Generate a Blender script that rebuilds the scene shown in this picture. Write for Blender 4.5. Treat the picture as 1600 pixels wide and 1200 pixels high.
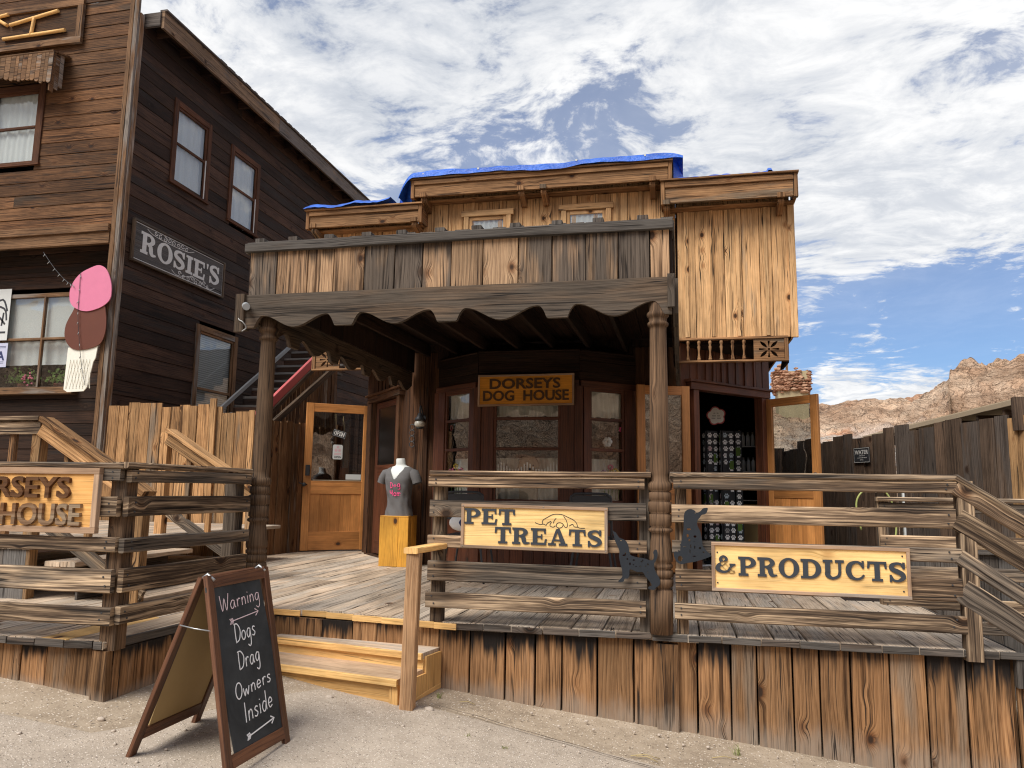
import bpy, math, random
from mathutils import Vector, Matrix, noise, geometry
random.seed(7)
R = math.radians
V = Vector
S = bpy.context.scene
COL = S.collection
for o in list(bpy.data.objects): bpy.data.objects.remove(o)

# ------------------------------------------------------------------ camera
EYE = 0.8836
yaw, pit, rol = R(12.4), R(7.9), R(0.82)
fw = V((-math.sin(yaw)*math.cos(pit), math.cos(yaw)*math.cos(pit), math.sin(pit)))
rt = V((math.cos(yaw), math.sin(yaw), 0)); up = rt.cross(fw)
rt2 = rt*math.cos(rol) + up*math.sin(rol); up2 = up*math.cos(rol) - rt*math.sin(rol)
cd = bpy.data.cameras.new('camera'); cam = bpy.data.objects.new('camera', cd); COL.objects.link(cam)
cam.matrix_world = Matrix(((rt2.x, up2.x, -fw.x, 0), (rt2.y, up2.y, -fw.y, 0), (rt2.z, up2.z, -fw.z, EYE), (0, 0, 0, 1)))
cd.sensor_width = 36; cd.lens = 1202/1600*36; cd.clip_start = 0.05; cd.clip_end = 3000
S.camera = cam

# ------------------------------------------------------------------ exposure
S.view_settings.view_transform = 'Standard'
S.view_settings.look = 'None'
S.view_settings.exposure = 0.62
S.view_settings.gamma = 1.0
S.view_settings.use_curve_mapping = False
S.render.resolution_x, S.render.resolution_y = 1024, 768
S.cycles.max_bounces = 8
S.cycles.use_denoising = True
S.cycles.denoiser = 'OPENIMAGEDENOISE'
S.cycles.denoising_input_passes = 'RGB_ALBEDO_NORMAL'
S.cycles.denoising_prefilter = 'NONE'
S.cycles.filter_width = 1.15
S.cycles.transparent_max_bounces = 12

# ------------------------------------------------------------------ node helper
class NT:
    def __init__(s, tree):
        s.t = tree
    def n(s, typ, **kw):
        nd = s.t.nodes.new(typ)
        for k, v in kw.items(): setattr(nd, k, v)
        return nd
    def set(s, sock, val):
        if isinstance(val, bpy.types.NodeSocket): s.t.links.new(val, sock)
        elif val is not None: sock.default_value = val
    def m(s, op, a, b=None, c=None, clamp=False):
        nd = s.n('ShaderNodeMath', operation=op); nd.use_clamp = clamp
        for i, x in enumerate((a, b, c)):
            if x is not None: s.set(nd.inputs[i], x)
        return nd.outputs[0]
    def vm(s, op, a, b=None, scale=None):
        nd = s.n('ShaderNodeVectorMath', operation=op)
        s.set(nd.inputs[0], a)
        if b is not None: s.set(nd.inputs[1], b)
        if scale is not None: s.set(nd.inputs['Scale'], scale)
        return nd.outputs['Value'] if op in ('DOT_PRODUCT', 'LENGTH', 'DISTANCE') else nd.outputs[0]
    def xyz(s, x, y, z=0.0):
        nd = s.n('ShaderNodeCombineXYZ')
        for i, q in enumerate((x, y, z)): s.set(nd.inputs[i], q)
        return nd.outputs[0]
    def sep(s, v):
        nd = s.n('ShaderNodeSeparateXYZ'); s.set(nd.inputs[0], v); return nd.outputs
    def noise(s, vec, scale=1.0, detail=3.0, rough=0.5, dist=0.0):
        nd = s.n('ShaderNodeTexNoise'); s.set(nd.inputs['Vector'], vec)
        nd.inputs['Scale'].default_value = scale; nd.inputs['Detail'].default_value = detail
        nd.inputs['Roughness'].default_value = rough; nd.inputs['Distortion'].default_value = dist
        return nd.outputs['Fac']
    def vor(s, vec, scale=1.0, feature='F1', rnd=1.0):
        nd = s.n('ShaderNodeTexVoronoi', feature=feature); s.set(nd.inputs['Vector'], vec)
        nd.inputs['Scale'].default_value = scale; nd.inputs['Randomness'].default_value = rnd
        return nd.outputs['Distance'], (nd.outputs['Color'] if feature == 'F1' else None)
    def rng(s, x, a, b, c=0.0, d=1.0, smooth=True):
        nd = s.n('ShaderNodeMapRange'); nd.interpolation_type = 'SMOOTHSTEP' if smooth else 'LINEAR'
        s.set(nd.inputs[0], x)
        for i, q in enumerate((a, b, c, d)): s.set(nd.inputs[i+1], q)
        return nd.outputs[0]
    def mix(s, f, a, b, mode='MIX'):
        nd = s.n('ShaderNodeMix', data_type='RGBA', blend_type=mode)
        s.set(nd.inputs[0], f)
        for k, q in ((6, a), (7, b)):
            if isinstance(q, tuple): q = (q[0], q[1], q[2], 1)
            s.set(nd.inputs[k], q)
        return nd.outputs[2]
    def ramp(s, f, stops):
        nd = s.n('ShaderNodeValToRGB'); e = nd.color_ramp.elements
        while len(e) < len(stops): e.new(0.5)
        for q, (p, c) in zip(e, stops): q.position = p; q.color = (c[0], c[1], c[2], 1)
        s.set(nd.inputs[0], f); return nd.outputs[0]
    def scale(s, c, f):
        nd = s.n('ShaderNodeVectorMath', operation='SCALE'); s.set(nd.inputs[0], c); s.set(nd.inputs['Scale'], f); return nd.outputs[0]

def px_dir(x, y):
    return (fw + rt2*((x-800)/1202) - up2*((y-600)/1202)).normalized()

# ------------------------------------------------------------------ sky and sun
SUN_EL = R(52); SUN_DIR = V((-0.50, -0.86, 0)).normalized()
W = bpy.data.worlds.new('World'); S.world = W; W.use_nodes = True
t = NT(W.node_tree); t.t.nodes.clear()
sky = t.n('ShaderNodeTexSky', sky_type='NISHITA'); sky.sun_disc = False
sky.sun_elevation = SUN_EL; sky.sun_rotation = math.atan2(SUN_DIR.x, SUN_DIR.y)
sky.air_density = 1.0; sky.dust_density = 0.6; sky.ozone_density = 1.6
dirv = t.n('ShaderNodeTexCoord').outputs['Generated']
sx, sy, sz = t.sep(dirv)
den = t.m('ADD', t.m('MAXIMUM', sz, 0.0), 0.10)
flat = t.xyz(t.m('DIVIDE', sx, den), t.m('DIVIDE', sy, den), 0.0)
warp = t.n('ShaderNodeTexNoise'); t.set(warp.inputs['Vector'], flat); warp.inputs['Scale'].default_value = 1.1; warp.inputs['Detail'].default_value = 3
flatw = t.vm('ADD', flat, t.vm('SCALE', t.vm('SUBTRACT', warp.outputs['Color'], (0.5, 0.5, 0.5)), scale=0.75))
big = t.noise(t.vm('ADD', flatw, (3.7, 1.2, 0)), 0.62, 6, 0.58)
puff = t.noise(t.vm('MULTIPLY', flatw, (1.0, 1.35, 1)), 6.6, 6, 0.66)
fine = t.noise(flat, 21.0, 4, 0.6)
cov = t.m('ADD', t.m('MULTIPLY', big, 0.75), t.m('ADD', t.m('MULTIPLY', puff, 0.64), t.m('MULTIPLY', fine, 0.14)))
def blob(x, y, ang, amt):
    d = t.vm('DOT_PRODUCT', dirv, tuple(px_dir(x, y)))
    return t.rng(d, math.cos(R(ang)), 1.0, 0.0, amt)
terms = [blob(560, 110, 10, 0.045), blob(700, 225, 7, -0.03), blob(870, 130, 8, -0.045), blob(760, 40, 9, 0.05), blob(1130, 240, 9, -0.07), blob(1010, 180, 8, -0.05), blob(1420, 510, 6.5, -0.30), blob(1260, 470, 5, -0.10), blob(1560, 500, 7, -0.26),
         blob(1400, 120, 19, 0.13), blob(1050, 60, 14, 0.05), blob(1350, 400, 8, 0.14), blob(1560, 330, 8, 0.09), blob(1400, 610, 6.0, 0.22), blob(420, 250, 10, 0.05), blob(1560, 600, 7, 0.22), blob(330, 60, 10, 0.05)]
for q in terms: cov = t.m('ADD', cov, q)
cmask = t.rng(cov, 0.665, 0.86)
shade = t.noise(t.vm('ADD', flatw, (9.1, 4.4, 0)), 1.5, 5, 0.6)
cl = t.m('ADD', t.rng(shade, 0.28, 0.62, 4.45, 5.45), t.rng(puff, 0.35, 0.7, -0.6, 0.7))
ccol = t.mix(t.rng(cl, 3.2, 6.0), (0.90, 0.96, 1.06), (1.0, 1.0, 1.0))
ccol = t.scale(ccol, cl)
skyc = t.mix(1.0, sky.outputs[0], (0.46, 0.56, 0.72), 'MULTIPLY')
veil = t.rng(t.noise(t.vm('ADD', flat, (2.2, 7.1, 0)), 0.9, 3), 0.30, 0.62, 0.0, 1.0)
veil = t.m('MULTIPLY', t.m('ADD', t.m('MULTIPLY', veil, 0.24), 0.24), t.rng(sz, 0.16, 0.34, 0.15, 1.0))
final = t.mix(t.m('MAXIMUM', t.m('MULTIPLY', cmask, 0.97), veil), skyc, ccol)
bg = t.n('ShaderNodeBackground'); t.set(bg.inputs['Color'], final); bg.inputs['Strength'].default_value = 0.115
wo = t.n('ShaderNodeOutputWorld'); t.t.links.new(bg.outputs[0], wo.inputs['Surface'])

sd = bpy.data.lights.new('sun', 'SUN'); sd.energy = 3.0; sd.angle = R(36); sd.color = (1.0, 0.95, 0.87)
so = bpy.data.objects.new('sun', sd); COL.objects.link(so)
to_sun = V((SUN_DIR.x*math.cos(SUN_EL), SUN_DIR.y*math.cos(SUN_EL), math.sin(SUN_EL)))
so.rotation_euler = to_sun.to_track_quat('Z', 'Y').to_euler(); so.location = to_sun*40

# ------------------------------------------------------------------ materials
MATS = {}
def new_mat(name):
    m = bpy.data.materials.new(name); m.use_nodes = True
    m.node_tree.nodes.clear(); MATS[name] = m
    return m, NT(m.node_tree)
def finish(t, col, rough=0.8, spec=0.3, bump=None, bstr=0.4, bdist=0.005, **kw):
    p = t.n('ShaderNodeBsdfPrincipled'); o = t.n('ShaderNodeOutputMaterial')
    t.t.links.new(p.outputs[0], o.inputs[0])
    if isinstance(col, tuple): col = (col[0], col[1], col[2], 1)
    t.set(p.inputs['Base Color'], col); t.set(p.inputs['Roughness'], rough)
    p.inputs['Specular IOR Level'].default_value = spec
    for k, v in kw.items(): t.set(p.inputs[k.replace('_', ' ')], v)
    if bump is not None:
        b = t.n('ShaderNodeBump'); b.inputs['Strength'].default_value = bstr; b.inputs['Distance'].default_value = bdist
        t.set(b.inputs['Height'], bump); t.t.links.new(b.outputs[0], p.inputs['Normal'])
    return p

def wood(name, light, mid, dark, gray=(0.26, 0.23, 0.20), weather=0.3, stain=0.4, knots=0.5, rough=0.82, crack=1.0,
         tone=0.45, red=0.25, spec=0.2, endstain=0.0, basedust=0.0, contrast=1.0, bstr=0.5, hscale=1.0, bleach=0.0):
    """plank wood: u runs across the board, v along it (metres, each board has its own offset);
    the 'rnd' colour is the board's own tone / weathering / hue, alpha is the place along its length"""
    m, t = new_mat(name)
    uv = t.n('ShaderNodeUVMap', uv_map='grain').outputs[0]
    u, v, _ = t.sep(uv)
    at = t.n('ShaderNodeAttribute', attribute_name='rnd')
    r1, r2, r3 = t.sep(at.outputs['Vector']); along = at.outputs['Alpha']
    low = t.noise(t.xyz(t.m('MULTIPLY', u, 4.0), t.m('MULTIPLY', v, 0.9), r3), 1.0, 2)
    kw = t.noise(t.xyz(t.m('MULTIPLY', u, 20.0), t.m('MULTIPLY', v, 9.0), 1.0), 1.0, 2)
    kd, kc = t.vor(t.xyz(t.m('MULTIPLY', u, 5.2), t.m('MULTIPLY', v, 3.5), 0.0), 1.0)
    kd = t.m('ADD', kd, t.m('MULTIPLY', t.m('SUBTRACT', kw, 0.5), 0.06))
    kr, kg, kb = t.sep(kc)
    ksel = t.m('LESS_THAN', kr, knots*0.62)
    infl = t.m('MULTIPLY', t.rng(kd, 0.42, 0.0), ksel)
    h = t.m('ADD', u, t.m('ADD', t.m('MULTIPLY', t.m('SUBTRACT', low, 0.5), 0.034), t.m('MULTIPLY', t.m('POWER', infl, 1.6), 0.046)))
    g1 = t.noise(t.xyz(t.m('MULTIPLY', h, 95*hscale), t.m('MULTIPLY', v, 1.5), r3), 1.0, 4, 0.72)
    g2 = t.noise(t.xyz(t.m('MULTIPLY', h, 270*hscale), t.m('MULTIPLY', v, 4.0), r2), 1.0, 2, 0.6)
    saw = t.m('FRACT', t.m('ADD', t.m('MULTIPLY', h, 42*hscale), t.m('MULTIPLY', low, 4.0)))
    saw = t.m('SUBTRACT', 1.0, t.m('POWER', saw, 2.2))
    grain = t.m('ADD', t.m('MULTIPLY', g1, 0.56), t.m('ADD', t.m('MULTIPLY', g2, 0.44), t.m('MULTIPLY', t.m('SUBTRACT', saw, 0.68), 0.15)))
    gr = t.rng(grain, 0.5-0.22/contrast, 0.5+0.22/contrast, 0, 1, False)
    if bleach:
        bl = t.noise(t.xyz(t.m('MULTIPLY', h, 24.0), t.m('MULTIPLY', v, 0.9), r1), 1.0, 4, 0.65)
        gr = t.m('ADD', gr, t.rng(bl, 0.40, 0.66, -bleach*0.5, bleach), clamp=True)
    col = t.ramp(gr, [(0.0, dark), (0.42, mid), (1.0, light)])
    # board tone and hue
    col = t.scale(col, t.m('ADD', 1.0-tone*0.5, t.m('MULTIPLY', r1, tone)))
    col = t.mix(t.m('MULTIPLY', r3, red), col, t.mix(1.0, col, (1.12, 0.86, 0.66), 'MULTIPLY'))
    bt = t.noise(t.xyz(t.m('MULTIPLY', u, 3.0), t.m('MULTIPLY', v, 1.3), r1), 1.0, 4, 0.65)
    col = t.scale(col, t.rng(bt, 0.30, 0.70, 0.72, 1.22))
    # weathered grey
    wn = t.noise(t.xyz(t.m('MULTIPLY', u, 7.0), t.m('MULTIPLY', v, 1.0), r1), 1.0, 3, 0.6)
    wm = t.rng(t.m('ADD', wn, t.m('ADD', t.m('MULTIPLY', t.m('SUBTRACT', r2, 0.5), 0.5), weather-0.5)), 0.42, 0.62)
    gcol = t.scale(t.ramp(gr, [(0.0, tuple(x*0.35 for x in gray)), (0.45, gray), (1.0, tuple(min(1, x*1.5) for x in gray))]), t.m('ADD', 0.8, t.m('MULTIPLY', r1, 0.35)))
    col = t.mix(t.m('MULTIPLY', wm, 0.9), col, gcol)
    # dark water stains running along the grain
    sn = t.noise(t.xyz(t.m('MULTIPLY', h, 21.0), t.m('MULTIPLY', v, 0.65), t.m('MULTIPLY', r2, 7.0)), 1.0, 5, 0.66)
    sm = t.rng(sn, 0.54, 0.66, 0.0, stain)
    col = t.mix(sm, col, t.mix(1.0, col, (0.20, 0.17, 0.15), 'MULTIPLY'))
    if endstain:
        en = t.noise(t.xyz(t.m('MULTIPLY', u, 22.0), t.m('MULTIPLY', v, 1.6), r1), 1.0, 3, 0.6)
        em = t.m('MULTIPLY', t.rng(t.m('ADD', t.m('ADD', along, t.m('MULTIPLY', t.m('SUBTRACT', r1, 0.6), 0.32)), t.m('MULTIPLY', t.m('SUBTRACT', en, 0.5), 0.9)), 0.72, 1.0), t.m('MULTIPLY', t.m('GREATER_THAN', r3, 0.3), endstain))
        col = t.mix(em, col, (0.018, 0.014, 0.012))
    if basedust:
        bn = t.noise(t.xyz(t.m('MULTIPLY', u, 9.0), t.m('MULTIPLY', v, 4.0), r1), 1.0, 3, 0.6)
        bm = t.rng(t.m('ADD', along, t.m('MULTIPLY', t.m('SUBTRACT', bn, 0.5), 0.35)), 0.42, 0.12, 0.0, basedust)
        col = t.mix(bm, col, (0.30, 0.25, 0.20))
    # knots
    kcore = t.m('MULTIPLY', t.rng(kd, 0.135, 0.075), ksel)
    kring = t.m('MULTIPLY', t.rng(kd, 0.25, 0.09), ksel)
    col = t.mix(t.m('MULTIPLY', kring, 0.8), col, t.mix(1.0, col, (0.45, 0.30, 0.21), 'MULTIPLY'))
    col = t.mix(t.m('MULTIPLY', kcore, 0.92), col, (0.030, 0.018, 0.012))
    # drying cracks
    cn = t.noise(t.xyz(t.m('MULTIPLY', h, 36.0), t.m('MULTIPLY', v, 0.40), r2), 1.0, 1, 0.5)
    ck = t.rng(t.m('ABSOLUTE', t.m('SUBTRACT', cn, 0.43)), 0.020, 0.004, 0.0, 0.92*crack)
    cgate = t.rng(t.noise(t.xyz(t.m('MULTIPLY', u, 6.0), t.m('MULTIPLY', v, 1.4), 5.0), 1.0, 2), 0.44, 0.50)
    ck = t.m('MULTIPLY', ck, cgate)
    fn = t.noise(t.xyz(t.m('MULTIPLY', h, 62.0), t.m('MULTIPLY', v, 0.9), r3), 1.0, 2, 0.55)
    fl = t.rng(t.m('ABSOLUTE', t.m('SUBTRACT', fn, 0.5)), 0.030, 0.006, 0.0, 0.62*crack)
    fl = t.m('MULTIPLY', fl, t.rng(t.noise(t.xyz(t.m('MULTIPLY', u, 9.0), t.m('MULTIPLY', v, 2.2), r1), 1.0, 3, 0.6), 0.40, 0.60, 0.15, 1.0))
    col = t.mix(fl, col, t.mix(1.0, col, (0.22, 0.18, 0.15), 'MULTIPLY'))
    col = t.mix(ck, col, (0.012, 0.010, 0.009))
    hgt = t.m('SUBTRACT', t.m('ADD', t.m('MULTIPLY', gr, 0.5), 0.5), t.m('ADD', t.m('MULTIPLY', ck, 0.9), t.m('MULTIPLY', kcore, 0.3)))
    finish(t, col, rough, spec, hgt, bstr, 0.004)
    return m

wood('golden_siding', (0.72, 0.47, 0.25), (0.57, 0.35, 0.168), (0.30, 0.158, 0.070), gray=(0.34, 0.26, 0.18), weather=0.16, stain=0.42, knots=1.25, tone=0.38, crack=1.0, endstain=0.25, contrast=0.8)
wood('cornice_wood', (0.40, 0.235, 0.115), (0.255, 0.135, 0.062), (0.075, 0.040, 0.020), gray=(0.15, 0.115, 0.08), weather=0.30, stain=0.9, knots=0.6, tone=0.4, crack=1.0, endstain=0.3)
wood('parapet_wood', (0.50, 0.335, 0.195), (0.29, 0.185, 0.108), (0.075, 0.052, 0.036), gray=(0.088, 0.074, 0.062), weather=0.50, stain=0.95, knots=0.9, tone=0.5, endstain=0.75)
wood('grey_beam', (0.18, 0.128, 0.085), (0.092, 0.066, 0.046), (0.026, 0.020, 0.015), gray=(0.074, 0.060, 0.047), weather=0.55, stain=0.6, knots=0.75, tone=0.3)
wood('post_wood', (0.20, 0.125, 0.072), (0.112, 0.071, 0.043), (0.040, 0.027, 0.019), gray=(0.10, 0.080, 0.062), weather=0.42, stain=0.75, knots=0.5, tone=0.3)
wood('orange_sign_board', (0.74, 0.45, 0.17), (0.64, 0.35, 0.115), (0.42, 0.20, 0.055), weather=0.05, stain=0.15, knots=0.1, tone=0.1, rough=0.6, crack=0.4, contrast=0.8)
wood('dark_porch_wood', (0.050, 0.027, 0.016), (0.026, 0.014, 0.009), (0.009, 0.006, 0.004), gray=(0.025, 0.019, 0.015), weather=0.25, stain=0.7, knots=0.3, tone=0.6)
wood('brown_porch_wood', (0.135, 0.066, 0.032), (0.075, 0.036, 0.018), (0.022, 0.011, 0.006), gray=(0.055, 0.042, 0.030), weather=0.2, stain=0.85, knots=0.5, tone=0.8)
wood('red_stained_wood', (0.155, 0.052, 0.022), (0.095, 0.031, 0.014), (0.030, 0.011, 0.006), weather=0.08, stain=0.5, knots=0.1, tone=0.3, rough=0.5, spec=0.4, crack=0.4)
wood('door_wood', (0.66, 0.315, 0.105), (0.52, 0.225, 0.068), (0.27, 0.105, 0.032), weather=0.03, stain=0.3, knots=0.06, tone=0.35, rough=0.42, spec=0.45, crack=0.15, contrast=0.75, bstr=0.15)
wood('pedestal_wood', (0.80, 0.45, 0.075), (0.66, 0.33, 0.045), (0.36, 0.14, 0.020), weather=0.0, stain=0.35, knots=0.25, tone=0.2, rough=0.45, spec=0.4, crack=0.2, contrast=0.8, bstr=0.12)
wood('new_pine', (0.86, 0.59, 0.265), (0.74, 0.46, 0.175), (0.44, 0.215, 0.068), gray=(0.50, 0.40, 0.29), weather=0.05, stain=0.25, knots=0.5, tone=0.3, rough=0.7, crack=0.6, contrast=0.8)
wood('tread_pine', (0.62, 0.47, 0.33), (0.50, 0.37, 0.25), (0.29, 0.19, 0.115), gray=(0.44, 0.37, 0.30), weather=0.5, stain=0.3, knots=0.3, tone=0.2, crack=0.5)
wood('post_cedar', (0.54, 0.34, 0.19), (0.41, 0.24, 0.125), (0.20, 0.10, 0.045), weather=0.15, stain=0.4, knots=0.3, tone=0.2, crack=0.6)
wood('deck_wood', (0.66, 0.53, 0.40), (0.50, 0.395, 0.29), (0.19, 0.14, 0.098), gray=(0.42, 0.355, 0.285), weather=0.5, stain=0.42, knots=0.4, tone=0.45, crack=1.0, red=0.2, contrast=0.85)
wood('deck_edge_wood', (0.145, 0.115, 0.093), (0.078, 0.063, 0.052), (0.025, 0.021, 0.018), gray=(0.10, 0.09, 0.08), weather=0.6, stain=0.7, knots=0.2)
wood('rail_wood', (0.54, 0.40, 0.26), (0.150, 0.104, 0.068), (0.034, 0.024, 0.018), gray=(0.105, 0.087, 0.070), weather=0.40, stain=0.85, knots=0.95, tone=0.6, crack=1.0, contrast=0.9, bleach=0.42)
wood('skirt_wood', (0.385, 0.222, 0.108), (0.240, 0.128, 0.058), (0.070, 0.036, 0.018), gray=(0.20, 0.145, 0.10), weather=0.24, stain=0.9, knots=0.95, tone=0.7, crack=1.0, endstain=1.0, basedust=0.62, red=0.2)
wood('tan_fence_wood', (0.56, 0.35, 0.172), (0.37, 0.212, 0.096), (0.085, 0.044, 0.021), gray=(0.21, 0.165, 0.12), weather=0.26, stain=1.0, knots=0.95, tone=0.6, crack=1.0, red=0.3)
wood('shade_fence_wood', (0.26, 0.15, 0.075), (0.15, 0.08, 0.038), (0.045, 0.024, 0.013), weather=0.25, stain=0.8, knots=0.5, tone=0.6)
wood('dark_fence_wood', (0.165, 0.115, 0.080), (0.098, 0.068, 0.049), (0.036, 0.026, 0.020), gray=(0.092, 0.075, 0.064), weather=0.45, stain=0.6, knots=0.5, tone=0.5)
wood('grey_board_wood', (0.23, 0.21, 0.19), (0.155, 0.14, 0.125), (0.06, 0.053, 0.047), gray=(0.165, 0.155, 0.145), weather=0.6, stain=0.5, knots=0.2, tone=0.6)
wood('front_siding', (0.225, 0.118, 0.055), (0.105, 0.051, 0.023), (0.014, 0.008, 0.005), gray=(0.055, 0.038, 0.026), weather=0.26, stain=1.0, knots=0.8, tone=0.8, crack=1.0, contrast=1.15)
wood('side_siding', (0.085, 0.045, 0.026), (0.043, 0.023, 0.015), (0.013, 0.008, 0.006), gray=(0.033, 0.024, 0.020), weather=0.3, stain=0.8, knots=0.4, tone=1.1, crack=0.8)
wood('shade_siding', (0.075, 0.042, 0.026), (0.036, 0.020, 0.013), (0.012, 0.008, 0.006), gray=(0.04, 0.03, 0.025), weather=0.3, stain=0.7, knots=0.3, tone=0.7)
wood('trim_wood', (0.30, 0.18, 0.095), (0.165, 0.092, 0.047), (0.045, 0.026, 0.016), weather=0.3, stain=0.8, knots=0.3, tone=0.3)
wood('eave_wood', (0.33, 0.225, 0.14), (0.20, 0.135, 0.085), (0.055, 0.038, 0.028), gray=(0.125, 0.11, 0.10), weather=0.5, stain=0.7, knots=0.3)
wood('window_trim_wood', (0.15, 0.066, 0.034), (0.085, 0.036, 0.019), (0.026, 0.012, 0.008), weather=0.12, stain=0.6, knots=0.1, tone=0.3)
wood('sign_board', (0.90, 0.66, 0.31), (0.84, 0.575, 0.24), (0.66, 0.38, 0.11), weather=0.0, stain=0.30, knots=0.4, tone=0.1, rough=0.6, crack=0.4, contrast=0.7, bstr=0.15)
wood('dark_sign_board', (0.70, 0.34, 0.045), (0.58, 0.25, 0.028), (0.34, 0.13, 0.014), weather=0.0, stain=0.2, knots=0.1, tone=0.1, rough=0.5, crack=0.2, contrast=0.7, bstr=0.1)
wood('sign_frame', (0.47, 0.34, 0.23), (0.37, 0.25, 0.165), (0.23, 0.145, 0.09), weather=0.3, stain=0.2, knots=0.05, crack=0.2, contrast=0.7)
wood('frame_brown', (0.185, 0.082, 0.040), (0.115, 0.048, 0.023), (0.046, 0.019, 0.010), weather=0.03, stain=0.4, knots=0.05, tone=0.15, rough=0.5, spec=0.4, crack=0.3)
wood('letter_wood', (0.28, 0.145, 0.066), (0.18, 0.085, 0.037), (0.09, 0.042, 0.02), gray=(0.36, 0.28, 0.19), weather=0.34, stain=0.4, knots=0.0, crack=0.1, tone=0.9)
wood('old_sign_wood', (0.20, 0.155, 0.12), (0.105, 0.082, 0.068), (0.045, 0.036, 0.030), gray=(0.10, 0.093, 0.088), weather=0.5, stain=0.5, knots=0.3)

def plain(name, col, rough=0.6, spec=0.4, var=0.12, scale=12.0, metal=0.0, bstr=0.12, **kw):
    m, t = new_mat(name)
    pos = t.n('ShaderNodeTexCoord').outputs['Object']
    a = t.noise(pos, scale, 4, 0.6); b = t.noise(pos, scale*7, 3, 0.6)
    f = t.m('ADD', 1.0-var, t.m('MULTIPLY', t.m('ADD', t.m('MULTIPLY', a, 0.7), t.m('MULTIPLY', b, 0.3)), var*2))
    c = t.scale(t.mix(0.0, col, col), f)
    finish(t, c, rough, spec, b, bstr, 0.003, Metallic=metal, **kw)
    return m
plain('black_metal', (0.030, 0.032, 0.036), 0.5, 0.5, 0.2)
plain('slate_metal', (0.026, 0.030, 0.036), 0.8, 0.15, 0.2, 30)
plain('letter_slate', (0.035, 0.042, 0.052), 0.6, 0.4, 0.15, 30)
plain('dark_letter', (0.075, 0.038, 0.014), 0.6, 0.3, 0.2, 20)
plain('white_paint', (0.78, 0.78, 0.75), 0.6, 0.4, 0.06)
plain('white_vinyl', (0.62, 0.64, 0.62), 0.55, 0.4, 0.06)
plain('off_white', (0.60, 0.58, 0.54), 0.8, 0.2, 0.08)
plain('faded_white', (0.62, 0.61, 0.58), 0.85, 0.1, 0.25, 26)
plain('chalk', (0.82, 0.82, 0.82), 0.95, 0.05, 0.15, 60)
plain('pink_chalk', (0.78, 0.62, 0.64), 0.95, 0.05, 0.2, 60)
plain('pink_paint', (0.66, 0.20, 0.32), 0.55, 0.3, 0.1, 9)
plain('brown_paint', (0.125, 0.040, 0.024), 0.6, 0.3, 0.15, 9)
plain('cream_paint', (0.80, 0.78, 0.68), 0.6, 0.3, 0.08, 9)
plain('waffle_paint', (0.66, 0.63, 0.52), 0.6, 0.3, 0.08, 9)
plain('red_paint', (0.50, 0.115, 0.120), 0.6, 0.3, 0.14, 8)
plain('tee_grey', (0.135, 0.13, 0.13), 0.95, 0.1, 0.18, 60)
plain('hot_pink', (0.80, 0.10, 0.26), 0.7, 0.2, 0.08)
plain('tan_panel', (0.42, 0.295, 0.135), 0.7, 0.3, 0.1, 5)
plain('steel', (0.42, 0.43, 0.43), 0.35, 0.5, 0.1, metal=0.8)
plain('dull_steel', (0.30, 0.30, 0.29), 0.55, 0.5, 0.12, metal=0.4)
plain('dark_room', (0.030, 0.022, 0.018), 0.9, 0.1, 0.2, 4)
plain('roofing', (0.060, 0.050, 0.043), 0.95, 0.1, 0.4, 9)
plain('grey_paint', (0.30, 0.30, 0.29), 0.7, 0.3, 0.15, 8)
plain('hose_green', (0.36, 0.40, 0.13), 0.5, 0.4, 0.1)
plain('leaf_green', (0.12, 0.20, 0.045), 0.7, 0.2, 0.3, 30)
plain('grass_green', (0.26, 0.27, 0.11), 0.8, 0.2, 0.3, 30)
plain('yellow_petal', (0.62, 0.42, 0.045), 0.7, 0.2, 0.2, 30)
plain('pink_petal', (0.62, 0.16, 0.24), 0.7, 0.2, 0.2, 30)
plain('purple_petal', (0.16, 0.06, 0.26), 0.7, 0.2, 0.2, 30)
plain('dog_fur', (0.42, 0.33, 0.24), 0.9, 0.1, 0.3, 30)
plain('beige_trim', (0.42, 0.335, 0.225), 0.7, 0.3, 0.12, 6)
plain('lamp_glass', (0.55, 0.53, 0.46), 0.2, 0.6, 0.08)
plain('paper_lilac', (0.50, 0.52, 0.66), 0.7, 0.2, 0.06)
plain('navy_ink', (0.035, 0.045, 0.12), 0.7, 0.2, 0.05)
plain('card_pink', (0.72, 0.42, 0.46), 0.7, 0.2, 0.1)
plain('magnet_face', (0.90, 0.89, 0.87), 0.6, 0.3, 0.25, 40)
plain('pink_magnet', (0.66, 0.50, 0.50), 0.6, 0.3, 0.2, 40)
plain('blue_magnet', (0.50, 0.58, 0.62), 0.6, 0.3, 0.2, 40)
plain('dim_magnet', (0.34, 0.33, 0.32), 0.6, 0.3, 0.2, 40)
plain('pebble_stone', (0.46, 0.39, 0.32), 0.9, 0.2, 0.35, 40)
plain('joint_dirt', (0.085, 0.068, 0.052), 0.95, 0.1, 0.4, 30)
plain('straw', (0.48, 0.38, 0.19), 0.9, 0.1, 0.2, 30)
plain('ruin_mortar', (0.40, 0.33, 0.20), 0.95, 0.1, 0.3, 2)
plain('camera_grey', (0.30, 0.32, 0.33), 0.4, 0.5, 0.1)
plain('green_frame', (0.03, 0.10, 0.06), 0.6, 0.3, 0.1)
plain('plastic_bag', (0.55, 0.56, 0.57), 0.3, 0.5, 0.1)

def mk_chalkboard():
    m, t = new_mat('chalkboard')
    pos = t.n('ShaderNodeTexCoord').outputs['Object']
    a = t.noise(pos, 6, 5, 0.65, 0.6)
    c = t.ramp(a, [(0.3, (0.020, 0.024, 0.026)), (0.7, (0.050, 0.055, 0.058))])
    finish(t, c, 0.75, 0.3)
mk_chalkboard()

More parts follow.
